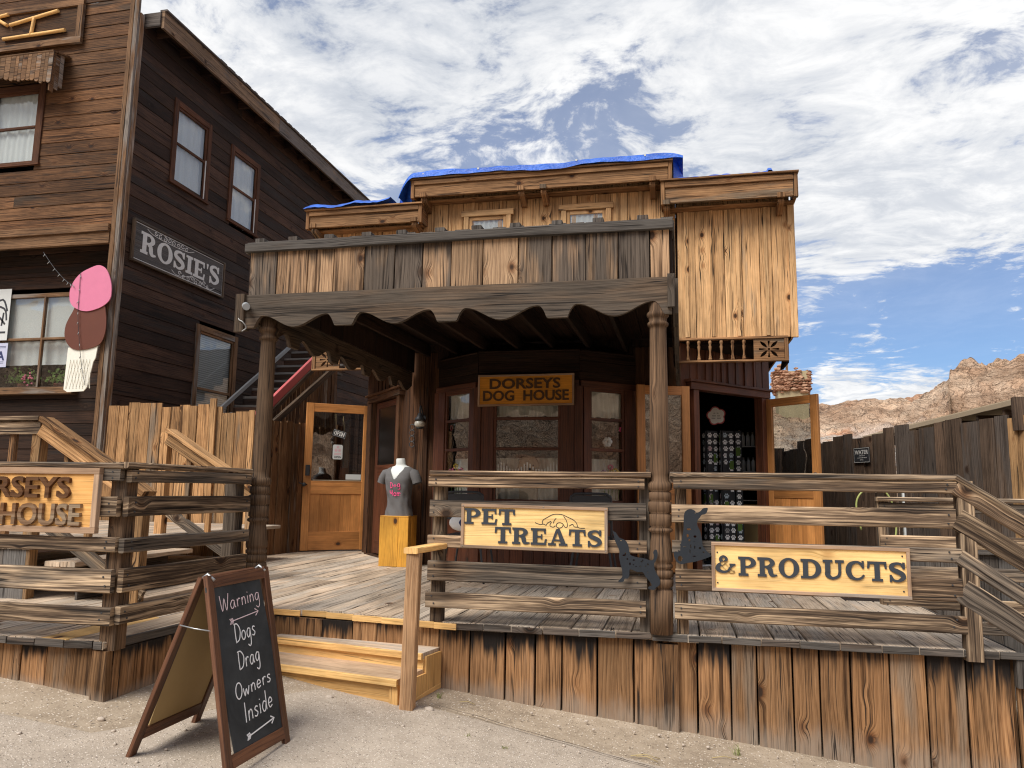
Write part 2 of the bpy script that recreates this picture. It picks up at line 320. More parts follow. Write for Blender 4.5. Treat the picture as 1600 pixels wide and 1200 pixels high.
def mk_curtain(name, col):
    m, t = new_mat(name)
    d = t.n('ShaderNodeBsdfDiffuse'); d.inputs[0].default_value = (*col, 1)
    tr = t.n('ShaderNodeBsdfTranslucent'); tr.inputs[0].default_value = (*col, 1)
    mx = t.n('ShaderNodeMixShader'); mx.inputs[0].default_value = 0.3
    t.t.links.new(d.outputs[0], mx.inputs[1]); t.t.links.new(tr.outputs[0], mx.inputs[2])
    o = t.n('ShaderNodeOutputMaterial'); t.t.links.new(mx.outputs[0], o.inputs[0])
mk_curtain('curtain_white', (0.80, 0.80, 0.78))
mk_curtain('curtain_cream', (0.80, 0.75, 0.66))

def mk_blind():
    m, t = new_mat('slat_blind')
    z = t.sep(t.n('ShaderNodeTexCoord').outputs['Object'])[2]
    w = t.m('SINE', t.m('MULTIPLY', z, 2*math.pi/0.035))
    finish(t, t.ramp(t.m('ADD', t.m('MULTIPLY', w, 0.5), 0.5), [(0.0, (0.24, 0.245, 0.24)), (1.0, (0.46, 0.47, 0.46))]), 0.6, 0.3)
mk_blind()

def mk_glass(name, base=0.06, tint=(0.93, 0.95, 0.95), rough=0.01):
    m, t = new_mat(name)
    tr = t.n('ShaderNodeBsdfTransparent'); tr.inputs[0].default_value = (*tint, 1)
    gl = t.n('ShaderNodeBsdfGlossy'); gl.inputs['Roughness'].default_value = rough; gl.inputs[0].default_value = (1, 1, 1, 1)
    pos = t.n('ShaderNodeTexCoord').outputs['Object']
    b = t.n('ShaderNodeBump'); b.inputs['Strength'].default_value = 0.06; b.inputs['Distance'].default_value = 0.05
    t.set(b.inputs['Height'], t.noise(pos, 2.2, 2)); t.t.links.new(b.outputs[0], gl.inputs['Normal'])
    lw = t.n('ShaderNodeLayerWeight'); lw.inputs[0].default_value = 0.5
    sch = t.m('MULTIPLY', t.m('POWER', lw.outputs['Facing'], 5.0), 0.9)
    mx = t.n('ShaderNodeMixShader'); t.set(mx.inputs[0], t.m('ADD', sch, base*0.6, clamp=True))
    t.t.links.new(tr.outputs[0], mx.inputs[1]); t.t.links.new(gl.outputs[0], mx.inputs[2])
    o = t.n('ShaderNodeOutputMaterial'); t.t.links.new(mx.outputs[0], o.inputs[0])
mk_glass('window_glass', 0.09)
mk_glass('door_glass', 0.22, (0.80, 0.82, 0.82))
mk_glass('dark_screen', 0.02, (0.16, 0.16, 0.17), 0.3)

def mk_tarp():
    m, t = new_mat('blue_tarp_sheet')
    pos = t.n('ShaderNodeTexCoord').outputs['Object']
    a = t.noise(pos, 3.0, 4, 0.6, 0.8); b = t.noise(t.vm('MULTIPLY', pos, (1, 1, 2.5)), 9, 4, 0.65)
    c = t.ramp(a, [(0.3, (0.012, 0.070, 0.36)), (0.65, (0.025, 0.140, 0.62)), (0.85, (0.08, 0.25, 0.72))])
    finish(t, c, 0.42, 0.5, t.m('ADD', a, t.m('MULTIPLY', b, 0.7)), 0.9, 0.05)
mk_tarp()

def mk_ground(name, c0, c1, c2, agg, aggscale, big=0.5):
    m, t = new_mat(name)
    pos = t.n('ShaderNodeTexCoord').outputs['Object']
    a = t.noise(pos, 0.9, 5, 0.62); b = t.noise(pos, 7.0, 5, 0.65); d = t.noise(pos, 60.0, 3, 0.7)
    f = t.m('ADD', t.m('MULTIPLY', a, 0.40), t.m('ADD', t.m('MULTIPLY', b, 0.35), t.m('MULTIPLY', d, 0.25)))
    col = t.ramp(f, [(0.36, c0), (0.5, c1), (0.66, c2)])
    vd, vc = t.vor(pos, aggscale); vr, vg, vb = t.sep(vc)
    st = t.m('MULTIPLY', t.rng(vd, 0.42, 0.28), t.m('GREATER_THAN', vg, 1.0-agg))
    scol = t.ramp(vr, [(0.0, tuple(x*0.30 for x in c0)), (0.30, c1), (0.70, tuple(min(0.8, x*1.4) for x in c2)), (1.0, (0.78, 0.72, 0.64))])
    col = t.mix(t.m('MULTIPLY', st, 0.85), col, scol)
    vd2, vc2 = t.vor(pos, aggscale*0.33); wr, wg, wb = t.sep(vc2)
    st2 = t.m('MULTIPLY', t.rng(vd2, 0.22, 0.12), t.m('GREATER_THAN', wg, 0.86))
    col = t.mix(t.m('MULTIPLY', st2, 0.7), col, t.ramp(wr, [(0.0, tuple(x*0.45 for x in c0)), (1.0, (0.58, 0.52, 0.46))]))
    # old dark blots and tyre rubs
    bl = t.rng(t.noise(pos, 1.7, 3, 0.5), 0.62, 0.72, 0.0, 0.35)
    col = t.mix(bl, col, t.mix(1.0, col, (0.66, 0.62, 0.60), 'MULTIPLY'))
    hgt = t.m('ADD', t.m('MULTIPLY', st, 0.5), t.m('ADD', t.m('MULTIPLY', d, 0.6), t.m('MULTIPLY', st2, 1.0)))
    finish(t, col, 0.95, 0.15, hgt, 0.7, 0.006)
mk_ground('dirt', (0.225, 0.175, 0.125), (0.35, 0.28, 0.205), (0.46, 0.38, 0.29), 0.55, 70)
mk_ground('pavement_gravel', (0.29, 0.240, 0.188), (0.40, 0.335, 0.268), (0.50, 0.425, 0.345), 0.7, 95)

def mk_hill():
    m, t = new_mat('hill_rock')
    pos = t.n('ShaderNodeTexCoord').outputs['Object']
    tilt = t.vm('MULTIPLY', pos, (0.6, 0.6, 1.5))
    a = t.noise(tilt, 0.16, 6, 0.62, 0.6); b = t.noise(pos, 0.85, 5, 0.66); d = t.noise(pos, 0.09, 3)
    f = t.m('ADD', t.m('MULTIPLY', a, 0.55), t.m('MULTIPLY', b, 0.45))
    col = t.ramp(f, [(0.32, (0.20, 0.115, 0.072)), (0.46, (0.47, 0.31, 0.205)), (0.58, (0.62, 0.455, 0.32)), (0.74, (0.74, 0.60, 0.45))])
    col = t.mix(t.rng(t.noise(pos, 0.16, 4, 0.6), 0.55, 0.68, 0.0, 0.8), col, t.mix(1.0, col, (1.12, 0.80, 0.66), 'MULTIPLY'))
    geo = t.n('ShaderNodeNewGeometry')
    wp = t.vm('DISTANCE', geo.outputs['Position'], (9.4, 42.0, 4.9))
    wht = t.m('MULTIPLY', t.rng(wp, 6.0, 2.0), t.rng(b, 0.36, 0.52))
    col = t.mix(wht, col, (0.58, 0.54, 0.49))
    cr = t.noise(t.vm('MULTIPLY', pos, (1.0, 1.0, 2.6)), 0.42, 6, 0.68, 1.0)
    col = t.mix(t.rng(t.m('ABSOLUTE', t.m('SUBTRACT', cr, 0.5)), 0.022, 0.0, 0.0, 0.75), col, (0.10, 0.058, 0.036))
    sp = t.vor(pos, 0.9)[1]; s1, s2, s3 = t.sep(sp)
    col = t.mix(t.rng(s1, 0.72, 0.78, 0.0, 0.45), col, t.mix(1.0, col, (1.35, 1.28, 1.2), 'MULTIPLY'))
    finish(t, col, 0.95, 0.1, t.m('ADD', t.m('MULTIPLY', cr, 0.8), t.m('ADD', a, t.m('MULTIPLY', b, 0.9))), 1.0, 1.3)
mk_hill()
def mk_ruin():
    m, t = new_mat('ruin_stone')
    at = t.n('ShaderNodeAttribute', attribute_name='rnd'); r1, r2, r3 = t.sep(at.outputs['Vector'])
    c = t.ramp(r1, [(0.0, (0.16, 0.075, 0.045)), (0.5, (0.32, 0.165, 0.10)), (1.0, (0.46, 0.29, 0.19))])
    pos = t.n('ShaderNodeTexCoord').outputs['Object']; b = t.noise(pos, 6, 4)
    finish(t, t.scale(c, t.m('ADD', 0.6, t.m('MULTIPLY', b, 0.8))), 0.95, 0.1, b, 0.6, 0.05)
mk_ruin()

# ------------------------------------------------------------------ mesh helpers
rnd = random.Random(11)
class MB:
    def __init__(s):
        s.v = []; s.f = []; s.uv = []; s.c = []; s.smooth = []
    def face(s, idx, uvs, cols, smooth=False):
        s.f.append(idx); s.uv.extend(uvs); s.c.extend(cols); s.smooth.append(smooth)
    def board(s, a, b, w, th, side, wob=0.0025, ch=0.004, seg=0.35, tone=None, roll=0.0, weather=None, ends=(1, 1)):
        """one plank from a to b: w along 'side', th across; slightly wavy, eased edges, own grain offset"""
        a, b = V(a), V(b); L = (b-a).length
        if L < 1e-5: return
        d = (b-a)/L; side = V(side); side = (side - d*side.dot(d)).normalized(); nr = d.cross(side)
        if roll: q = Matrix.Rotation(roll, 3, d); side = q @ side; nr = q @ nr
        n = max(1, int(L/seg)) if wob > 0 else 1
        hw, ht = w/2, th/2; ch = min(ch, hw*0.45, ht*0.45)
        pr = [(-hw+ch, -ht), (hw-ch, -ht), (hw, -ht+ch), (hw, ht-ch), (hw-ch, ht), (-hw+ch, ht), (-hw, ht-ch), (-hw, -ht+ch)]
        ou, ov = rnd.uniform(0, 40), rnd.uniform(0, 40)
        c = (rnd.random() if tone is None else tone, rnd.random() if weather is None else weather, rnd.random())
        base = len(s.v); ph = rnd.uniform(0, 50)
        for i in range(n+1):
            f = i/n; p = a + d*(L*f)
            if wob:
                p = p + side*(wob*1.4*noise.noise(V((ph, i*0.9, 0)))) + nr*(wob*noise.noise(V((ph, i*0.8, 7))))
                k = 1 + wob*6*noise.noise(V((ph, i*1.3, 3)))
            else: k = 1
            for (x, y) in pr: s.v.append(p + side*(x*k) + nr*y)
        for i in range(n):
            for j in range(8):
                j2 = (j+1) % 8
                idx = (base+i*8+j, base+i*8+j2, base+(i+1)*8+j2, base+(i+1)*8+j)
                if j in (2, 6): u0, u1 = pr[j][1]+w*1.3, pr[j2][1]+w*1.3
                else: u0, u1 = pr[j][0], pr[j2][0]
                if j in (0, 1, 7): u0, u1 = u0+w*2.9, u1+w*2.9
                v0, v1 = L*i/n, L*(i+1)/n; t0, t1 = i/n, (i+1)/n
                s.face(idx, ((u0+ou, v0+ov), (u1+ou, v0+ov), (u1+ou, v1+ov), (u0+ou, v1+ov)), ((*c, t0), (*c, t0), (*c, t1), (*c, t1)))
        if ends[0]: s.face(tuple(base+j for j in range(7, -1, -1)), [(pr[j][0]+ou, pr[j][1]+ov) for j in range(7, -1, -1)], [(*c, 0.0)]*8)
        if ends[1]: s.face(tuple(base+n*8+j for j in range(8)), [(pr[j][0]+ou, pr[j][1]+ov) for j in range(8)], [(*c, 1.0)]*8)
    def box(s, lo, hi, grain=None, **kw):
        lo, hi = V(lo), V(hi); sz = hi-lo; c = (lo+hi)/2
        ax = grain if grain is not None else max(range(3), key=lambda i: sz[i])
        o = [i for i in range(3) if i != ax]; o.sort(key=lambda i: -sz[i])
        a = c.copy(); b = c.copy(); a[ax] = lo[ax]; b[ax] = hi[ax]
        sd_ = V((0, 0, 0)); sd_[o[0]] = 1
        kw.setdefault('wob', 0); s.board(a, b, sz[o[0]], sz[o[1]], sd_, **kw)
    def tube(s, pts, r, n=8, caps=True):
        pts = [V(p) for p in pts]; base = len(s.v); c = (rnd.random(), rnd.random(), rnd.random(), 0.5)
        prev = None; L = 0; Ls = []
        for i, p in enumerate(pts):
            d = (pts[min(i+1, len(pts)-1)] - pts[max(i-1, 0)]).normalized()
            if prev is None: x = d.orthogonal().normalized()
            else: x = (prev - d*prev.dot(d)).normalized()
            prev = x; y = d.cross(x); rr = r[i] if isinstance(r, (list, tuple)) else r
            if i: L += (p-pts[i-1]).length
            Ls.append(L)
            for k in range(n):
                an = 2*math.pi*k/n; s.v.append(p + x*(rr*math.cos(an)) + y*(rr*math.sin(an)))
        for i in range(len(pts)-1):
            for k in range(n):
                k2 = (k+1) % n
                s.face((base+i*n+k, base+i*n+k2, base+(i+1)*n+k2, base+(i+1)*n+k),
                       ((k*.02, Ls[i]), ((k+1)*.02, Ls[i]), ((k+1)*.02, Ls[i+1]), (k*.02, Ls[i+1])), (c,)*4, True)
        if caps:
            s.face(tuple(base+k for k in range(n-1, -1, -1)), [(k*.02, 0) for k in range(n)], (c,)*n)
            e = base+(len(pts)-1)*n; s.face(tuple(e+k for k in range(n)), [(k*.02, 0) for k in range(n)], (c,)*n)
    def lathe(s, c, prof, n=20, seedtone=None):
        """prof: (z, r) list about vertical axis at c"""
        c = V(c); base = len(s.v); ou, ov = rnd.uniform(0, 40), rnd.uniform(0, 40)
        col = (rnd.random() if seedtone is None else seedtone, rnd.random(), rnd.random(), 0.5)
        for (z, r) in prof:
            for k in range(n):
                an = 2*math.pi*k/n; s.v.append(c + V((r*math.cos(an), r*math.sin(an), z)))
        R0 = max(r for z, r in prof)
        for i in range(len(prof)-1):
            for k in range(n):
                k2 = (k+1) % n; u0, u1 = 2*math.pi*R0*k/n+ou, 2*math.pi*R0*(k+1)/n+ou
                z0, z1 = prof[i][0]+ov, prof[i+1][0]+ov
                s.face((base+i*n+k, base+i*n+k2, base+(i+1)*n+k2, base+(i+1)*n+k), ((u0, z0), (u1, z0), (u1, z1), (u0, z1)), (col,)*4, True)
        s.face(tuple(base+k for k in range(n-1, -1, -1)), [(0, 0)]*n, (col,)*n)
        e = base+(len(prof)-1)*n; s.face(tuple(e+k for k in range(n)), [(0, 0)]*n, (col,)*n)
    def prism(s, loops, fr, th, back=True):
        """flat outline(s) (first outer, rest holes) in frame fr=(origin, ex, ey); thickness th towards ex x ey"""
        o, ex, ey = fr; o, ex, ey = V(o), V(ex), V(ey); nz = ex.cross(ey).normalized()
        c = (rnd.random(), rnd.random(), rnd.random(), 0.5); ou, ov = rnd.uniform(0, 40), rnd.uniform(0, 40)
        flat = [p for l in loops for p in l]
        tris = geometry.tessellate_polygon([[V((p[0], p[1], 0)) for p in l] for l in loops])
        base = len(s.v); n = len(flat); lx, ly = ex.length, ey.length
        for (x, y) in flat: s.v.append(o + ex*x + ey*y + nz*th)
        for (x, y) in flat: s.v.append(o + ex*x + ey*y)
        for tr in tris:
            a, b, cc = [flat[i] for i in tr]
            if (b[0]-a[0])*(cc[1]-a[1]) - (b[1]-a[1])*(cc[0]-a[0]) < 0: tr = (tr[0], tr[2], tr[1])
            uv = [(flat[i][1]*ly+ou, flat[i][0]*lx+ov) for i in tr]
            s.face(tuple(base+i for i in tr), uv, (c,)*3)
            if back: s.face(tuple(base+n+i for i in reversed(tr)), uv[::-1], (c,)*3)
        k = 0
        for li, l in enumerate(loops):
            m = len(l); area = sum(l[i][0]*l[(i+1) % m][1]-l[(i+1) % m][0]*l[i][1] for i in range(m))
            fl = (area > 0) == (li == 0)
            for i in range(m):
                i2 = (i+1) % m; q = (base+k+i, base+n+k+i, base+n+k+i2, base+k+i2)
                uv = [(0+ou, i*.01+ov), (th+ou, i*.01+ov), (th+ou, i*.01+.01+ov), (ou, i*.01+.01+ov)]
                s.face(q if fl else q[::-1], uv, (c,)*4)
            k += m
    def ribbon(s, pts, w, fr, th):
        """stroke of width w (number or list) along 2D pts, raised by th"""
        o, ex, ey = fr; o, ex, ey = V(o), V(ex), V(ey); nz = ex.cross(ey).normalized()
        lx, ly = ex.length, ey.length
        P = [V((p[0]*lx, p[1]*ly)) for p in pts]; n = len(P); ex, ey = ex.normalized(), ey.normalized()
        if not isinstance(w, (list, tuple)): w = [w]*n
        base = len(s.v); c = (rnd.random(), rnd.random(), rnd.random(), 0.5)
        closed = (P[0]-P[-1]).length < 1e-6
        for i in range(n):
            a = P[i-1] if i else (P[-2] if closed else P[0]); b = P[i+1] if i < n-1 else (P[1] if closed else P[-1])
            d = b-a; d = d.normalized() if d.length > 1e-9 else V((1, 0)); q = V((-d.y, d.x))
            for sg in (1, -1):
                e = P[i] + q*(sg*w[i]/2)
                s.v.append(o + ex*e.x + ey*e.y + nz*th); s.v.append(o + ex*e.x + ey*e.y)
        for i in range(n-1):
            A = base+i*4; B = A+4; u = ((0, 0),)*4
            s.face((A+2, B+2, B, A), u, (c,)*4); s.face((A, B, B+1, A+1), u, (c,)*4); s.face((A+3, B+3, B+2, A+2), u, (c,)*4)
        if not closed:
            s.face((base, base+1, base+3, base+2), ((0, 0),)*4, (c,)*4); e = base+(n-1)*4; s.face((e+2, e+3, e+1, e), ((0, 0),)*4, (c,)*4)
    def blob(s, c, r, sub=2, amp=0.15, sq=(1, 1, 1), freq=1.5, smooth=True):
        import bmesh
        bm = bmesh.new(); bmesh.ops.create_icosphere(bm, subdivisions=sub, radius=1)
        base = len(s.v); col = (rnd.random(), rnd.random(), rnd.random(), 0.5); sd2 = rnd.uniform(0, 90)
        for v_ in bm.verts:
            q = v_.co.normalized(); k = 1 + amp*noise.fractal(q*freq + V((sd2, 0, 0)), 0.8, 2.0, 3)
            s.v.append(V(c) + V((q.x*r*sq[0]*k, q.y*r*sq[1]*k, q.z*r*sq[2]*k)))
        for f in bm.faces: s.face(tuple(base+v_.index for v_ in f.verts), ((0, 0),)*3, (col,)*3, smooth)
        bm.free()
    def grid(s, fn, nu, nv, smooth=True):
        base = len(s.v); c = (0.5, 0.5, 0.5, 0.5)
        for i in range(nu+1):
            for j in range(nv+1): s.v.append(V(fn(i/nu, j/nv)))
        for i in range(nu):
            for j in range(nv):
                a = base+i*(nv+1)+j; b = a+nv+1
                s.face((a, b, b+1, a+1), ((i/nu, j/nv), ((i+1)/nu, j/nv), ((i+1)/nu, (j+1)/nv), (i/nu, (j+1)/nv)), (c,)*4, smooth)
    def build(s, name, mat, parent=None, kind=None):
        org = V((0, 0, 0))
        if parent is not None: org = parent['_org_v'] if '_org_v' in parent else V((0, 0, 0)); org = V(org)
        else:
            xs = [p.x for p in s.v]; ys = [p.y for p in s.v]; zs = [p.z for p in s.v]
            org = V(((min(xs)+max(xs))/2, (min(ys)+max(ys))/2, min(zs)))
        me = bpy.data.meshes.new(name)
        me.from_pydata([tuple(p-org) for p in s.v], [], s.f)
        uvl = me.uv_layers.new(name='grain'); uvl.data.foreach_set('uv', [x for p in s.uv for x in p])
        ca = me.color_attributes.new('rnd', 'FLOAT_COLOR', 'CORNER'); ca.data.foreach_set('color', [x for p in s.c for x in p])
        me.polygons.foreach_set('use_smooth', s.smooth)
        me.materials.append(MATS[mat]); me.update()
        o = bpy.data.objects.new(name, me); COL.objects.link(o)
        if parent is not None: o.parent = parent
        else: o.location = org
        o['_org_v'] = tuple(org)
        if kind: o['kind'] = kind
        return o
def thing(name, label, cat, loc, group=None):
    o = bpy.data.objects.new(name, None); COL.objects.link(o); o.location = loc; o['_org_v'] = tuple(loc)
    o.empty_display_size = 0.1
    return tag(o, label, cat, group)
def tag(o, label, cat, group=None):
    o['label'] = label; o['category'] = cat
    if group: o['group'] = group
    return o
def part(fn, name, mat, parent, *a, **kw):
    mb = MB(); getattr(mb, fn)(*a, **kw); return mb.build(name, mat, parent)
def dup(root, off, label=None):
    """copy a thing, its parts and their sub-parts, moved by off"""
    r = root.copy(); COL.objects.link(r); r.location = root.location + V(off)
    if label: r['label'] = label
    for ch in root.children:
        c = ch.copy(); COL.objects.link(c); c.parent = r
        for g in ch.children:
            d = g.copy(); COL.objects.link(d); d.parent = c
    return r
def smooth_pts(p, k=6):
    out = []; n = len(p)
    for i in range(n-1):
        p0, p1, p2, p3 = p[max(i-1, 0)], p[i], p[i+1], p[min(i+2, n-1)]
        for j in range(k):
            t_ = j/k
            out.append(tuple(0.5*((2*p1[q])+(-p0[q]+p2[q])*t_+(2*p0[q]-5*p1[q]+4*p2[q]-p3[q])*t_*t_+(-p0[q]+3*p1[q]-3*p2[q]+p3[q])*t_**3) for q in range(len(p1))))
    out.append(tuple(p[-1])); return out
def arc(cx, cy, rx, ry, a0, a1, n=16):
    return [(cx+rx*math.cos(R(a0+(a1-a0)*i/n)), cy+ry*math.sin(R(a0+(a1-a0)*i/n))) for i in range(n+1)]
def planks_v(mb, p0, p1, z0, z1, w=(0.18, 0.24), th=0.022, gap=0.004, out=None, jz=0.0, jt=0.003, zf0=None, zf1=None, wob=0.002, jb=0.0):
    """vertical boards along the line p0-p1 (xy); zf0/zf1: bottom/top as functions of distance along"""
    p0, p1 = V((p0[0], p0[1], 0)), V((p1[0], p1[1], 0)); L = (p1-p0).length; d = (p1-p0)/L; nr = V((0, 0, 1)).cross(d)
    x = 0.0
    while x < L-0.01:
        ww = min(rnd.uniform(*w), L-x)
        if L-x-ww < 0.05: ww = L-x
        c = p0 + d*(x+ww/2) + nr*rnd.uniform(-jt, jt)
        b = zf0(x+ww/2) if zf0 else z0; t_ = zf1(x+ww/2) if zf1 else z1
        mb.board((c.x, c.y, b-rnd.uniform(0, jb)), (c.x, c.y, t_+rnd.uniform(-jz, jz)), ww-gap, th, d, wob=wob, roll=rnd.uniform(-.008, .008))
        x += ww
def siding_h(mb, p0, p1, z0, z1, w=0.2, th=0.02, lap=True, holes=(), jl=(2.4, 4.5)):
    """horizontal lap boards; holes: (s0,s1,zlo,zhi) along the line are left open"""
    p0, p1 = V((p0[0], p0[1], 0)), V((p1[0], p1[1], 0)); L = (p1-p0).length; d = (p1-p0)/L; nr = V((0, 0, 1)).cross(d)
    z = z0
    while z < z1-0.01:
        ww = min(w*rnd.uniform(0.94, 1.06), z1-z); zc = z+ww/2
        cuts = [(0, L)]
        for h in holes:
            if h[2] < z+ww-0.005 and h[3] > z+0.005:
                nc = []
                for a, b in cuts:
                    if h[1] <= a or h[0] >= b: nc.append((a, b))
                    else:
                        if h[0] > a: nc.append((a, h[0]))
                        if h[1] < b: nc.append((h[1], b))
                cuts = nc
        for a, b in cuts:
            x = a
            while x < b-0.02:
                e = min(b, x+rnd.uniform(*jl))
                if b-e < 0.5: e = b
                s0 = p0+d*x; s1 = p0+d*(e-0.002); off = nr*rnd.uniform(-.002, .002)
                mb.board((s0.x+off.x, s0.y+off.y, zc), (s1.x+off.x, s1.y+off.y, zc+rnd.uniform(-.003, .003)), ww-0.003, th, (0, 0, 1), wob=0.0035, ch=0.005, roll=-0.035 if lap else 0)
                x = e
        z += ww
def gz(x, y):
    xx = max(-14, min(10, x)); yy = max(-6, min(12, y))
    z = -0.59 - 0.10*(xx+0.08) + 0.04*(yy-5.14) - 0.006*max(0, xx)**2*0.5
    return z if z < -0.25 else -0.25 + 0.12*math.tanh((z+0.25)/0.12)

# ------------------------------------------------------------------ lettering
def sl_glyph(ch):
    """slab-serif capitals, height 1: returns (width, [polygons])"""
    s_, h_, f_ = 0.235, 0.135, 0.10   # stem, slab height, slab overhang
    def rect(a, b, c, d): return [(a, b), (c, b), (c, d), (a, d)]
    def ring(cx, cy, rx, ry, a0, a1, wt, wn, n=22):
        o, i = [], []
        for k in range(n+1):
            a = R(a0+(a1-a0)*k/n); w = wn+(wt-wn)*abs(math.cos(a))**1.5
            o.append((cx+rx*math.cos(a), cy+ry*math.sin(a))); i.append((cx+(rx-w)*math.cos(a), cy+(ry-w)*math.sin(a)))
        return o + i[::-1]
    def rib(pts, ws, k=6):
        q = smooth_pts([(p[0], p[1], w) for p, w in zip(pts, ws)], k); l, r = [], []
        for j in range(len(q)):
            a = q[max(j-1, 0)]; b = q[min(j+1, len(q)-1)]; dx, dy = b[0]-a[0], b[1]-a[1]; m = math.hypot(dx, dy) or 1
            nx, ny = -dy/m*q[j][2]/2, dx/m*q[j][2]/2
            l.append((q[j][0]+nx, q[j][1]+ny)); r.append((q[j][0]-nx, q[j][1]-ny))
        return l + r[::-1]
    x0 = f_
    if ch == 'P': return 0.84, [rect(x0, h_, x0+s_, 1-h_), rect(0, 0, 0.47, h_), rect(0, 1-h_, 0.45, 1), ring(0.44, 0.705, 0.40, 0.295, 90, -90, 0.24, 0.125), rect(x0+s_, 0.41, 0.45, 0.53)]
    if ch == 'R': return 0.92, [rect(x0, h_, x0+s_, 1-h_), rect(0, 0, 0.42, h_), rect(0, 1-h_, 0.45, 1), ring(0.43, 0.73, 0.39, 0.27, 90, -90, 0.235, 0.12), rect(x0+s_, 0.46, 0.44, 0.57),
                         rib([(0.44, 0.50), (0.58, 0.42), (0.62, 0.22), (0.70, 0.08), (0.92, 0.10)], [0.16, 0.22, 0.23, 0.17, 0.07])]
    if ch == 'E': return 0.84, [rect(x0, h_, x0+s_, 1-h_), rect(0, 0, 0.80, h_), rect(0, 1-h_, 0.78, 1), rect(x0+s_, 0.44, 0.54, 0.555), rect(0.53, 0.35, 0.60, 0.65), [(0.70, h_), (0.80, h_), (0.84, 0.36), (0.745, 0.36)], [(0.68, 1-h_), (0.70, 0.68), (0.79, 0.68), (0.78, 1-h_)]]
    if ch == 'T': return 0.88, [rect(0.44-s_/2, h_, 0.44+s_/2, 1-h_), rect(0.20, 0, 0.68, h_), rect(0.02, 1-h_, 0.86, 1), [(0.02, 1-h_), (0, 0.64), (0.09, 0.64), (0.13, 1-h_)], [(0.75, 1-h_), (0.79, 0.64), (0.88, 0.64), (0.86, 1-h_)]]
    if ch == 'A': return 1.0, [[(0.16, h_), (0.26, h_), (0.52, 0.90), (0.46, 1), (0.40, 0.95)], [(0.43, 1), (0.60, 1), (0.91, h_), (0.66, h_)], rect(0.30, 0.27, 0.70, 0.37), rect(0, 0, 0.40, h_), rect(0.56, 0, 1.0, h_)]
    if ch == 'S': return 0.78, [rib([(0.665, 0.72), (0.56, 0.90), (0.37, 0.935), (0.16, 0.84), (0.15, 0.66), (0.38, 0.53), (0.60, 0.40), (0.635, 0.22), (0.43, 0.065), (0.21, 0.10), (0.09, 0.30)], [0.10, 0.12, 0.13, 0.19, 0.22, 0.25, 0.23, 0.20, 0.13, 0.12, 0.10]), rect(0.62, 0.66, 0.72, 1.0), rect(0.04, 0.0, 0.135, 0.36)]
    if ch == 'O': return 0.96, [ring(0.48, 0.5, 0.48, 0.52, 0, 360, 0.255, 0.115, 40)]
    if ch == 'D': return 0.95, [rect(x0, h_, x0+s_, 1-h_), rect(0, 0, 0.46, h_), rect(0, 1-h_, 0.46, 1), ring(0.44, 0.5, 0.50, 0.5, 90, -90, 0.25, 0.135, 26)]
    if ch == 'U': return 0.96, [rect(x0, 0.38, x0+s_, 1-h_), rect(0, 1-h_, 0.44, 1), rect(0.70, 0.38, 0.83, 1-h_), rect(0.56, 1-h_, 0.96, 1), rib([(0.217, 0.40), (0.225, 0.20), (0.44, 0.065), (0.70, 0.18), (0.765, 0.40)], [0.235, 0.23, 0.14, 0.14, 0.13])]
    if ch == 'C': return 0.90, [rib([(0.78, 0.68), (0.66, 0.88), (0.46, 0.93), (0.22, 0.80), (0.125, 0.5), (0.22, 0.20), (0.46, 0.07), (0.68, 0.12), (0.82, 0.30)], [0.10, 0.13, 0.13, 0.21, 0.25, 0.21, 0.13, 0.11, 0.08]), rect(0.735, 0.62, 0.83, 1.0)]
    if ch == 'I': return 0.46, [rect(x0+0.01, h_, x0+s_+0.01, 1-h_), rect(0, 0, 0.46, h_), rect(0, 1-h_, 0.46, 1)]
    if ch == '&': return 1.0, [rib([(0.96, 0.46), (0.80, 0.36), (0.62, 0.10), (0.36, 0.06), (0.13, 0.20), (0.18, 0.42), (0.44, 0.60), (0.58, 0.80), (0.42, 0.94), (0.27, 0.80), (0.36, 0.58), (0.62, 0.24), (0.80, 0.08), (0.98, 0.10)], [0.10, 0.11, 0.12, 0.15, 0.22, 0.21, 0.15, 0.13, 0.13, 0.16, 0.20, 0.22, 0.17, 0.08]), rect(0.72, 0.44, 1.02, 0.535)]
    if ch == "'": return 0.18, [[(0.02, 1), (0.17, 1), (0.11, 0.72), (0.06, 0.72)]]
    return 0.4, []
def slab_text(mb, txt, fr, h, th, wscale=1.0, gap=0.07, fit=None):
    o, ex, ey = V(fr[0]), V(fr[1]), V(fr[2])
    tot = sum(sl_glyph(c)[0]+gap for c in txt)-gap
    if fit: wscale = fit/(tot*h)
    x = 0.0; nz = ex.cross(ey).normalized()
    for c in txt:
        w, polys = sl_glyph(c)
        for k, p in enumerate(polys):
            mb.prism([[(a, b) for a, b in p]], (o + ex*(x*h*wscale) - nz*0.0004*k, ex*(h*wscale), ey*h), th, back=False)
        x += w+gap
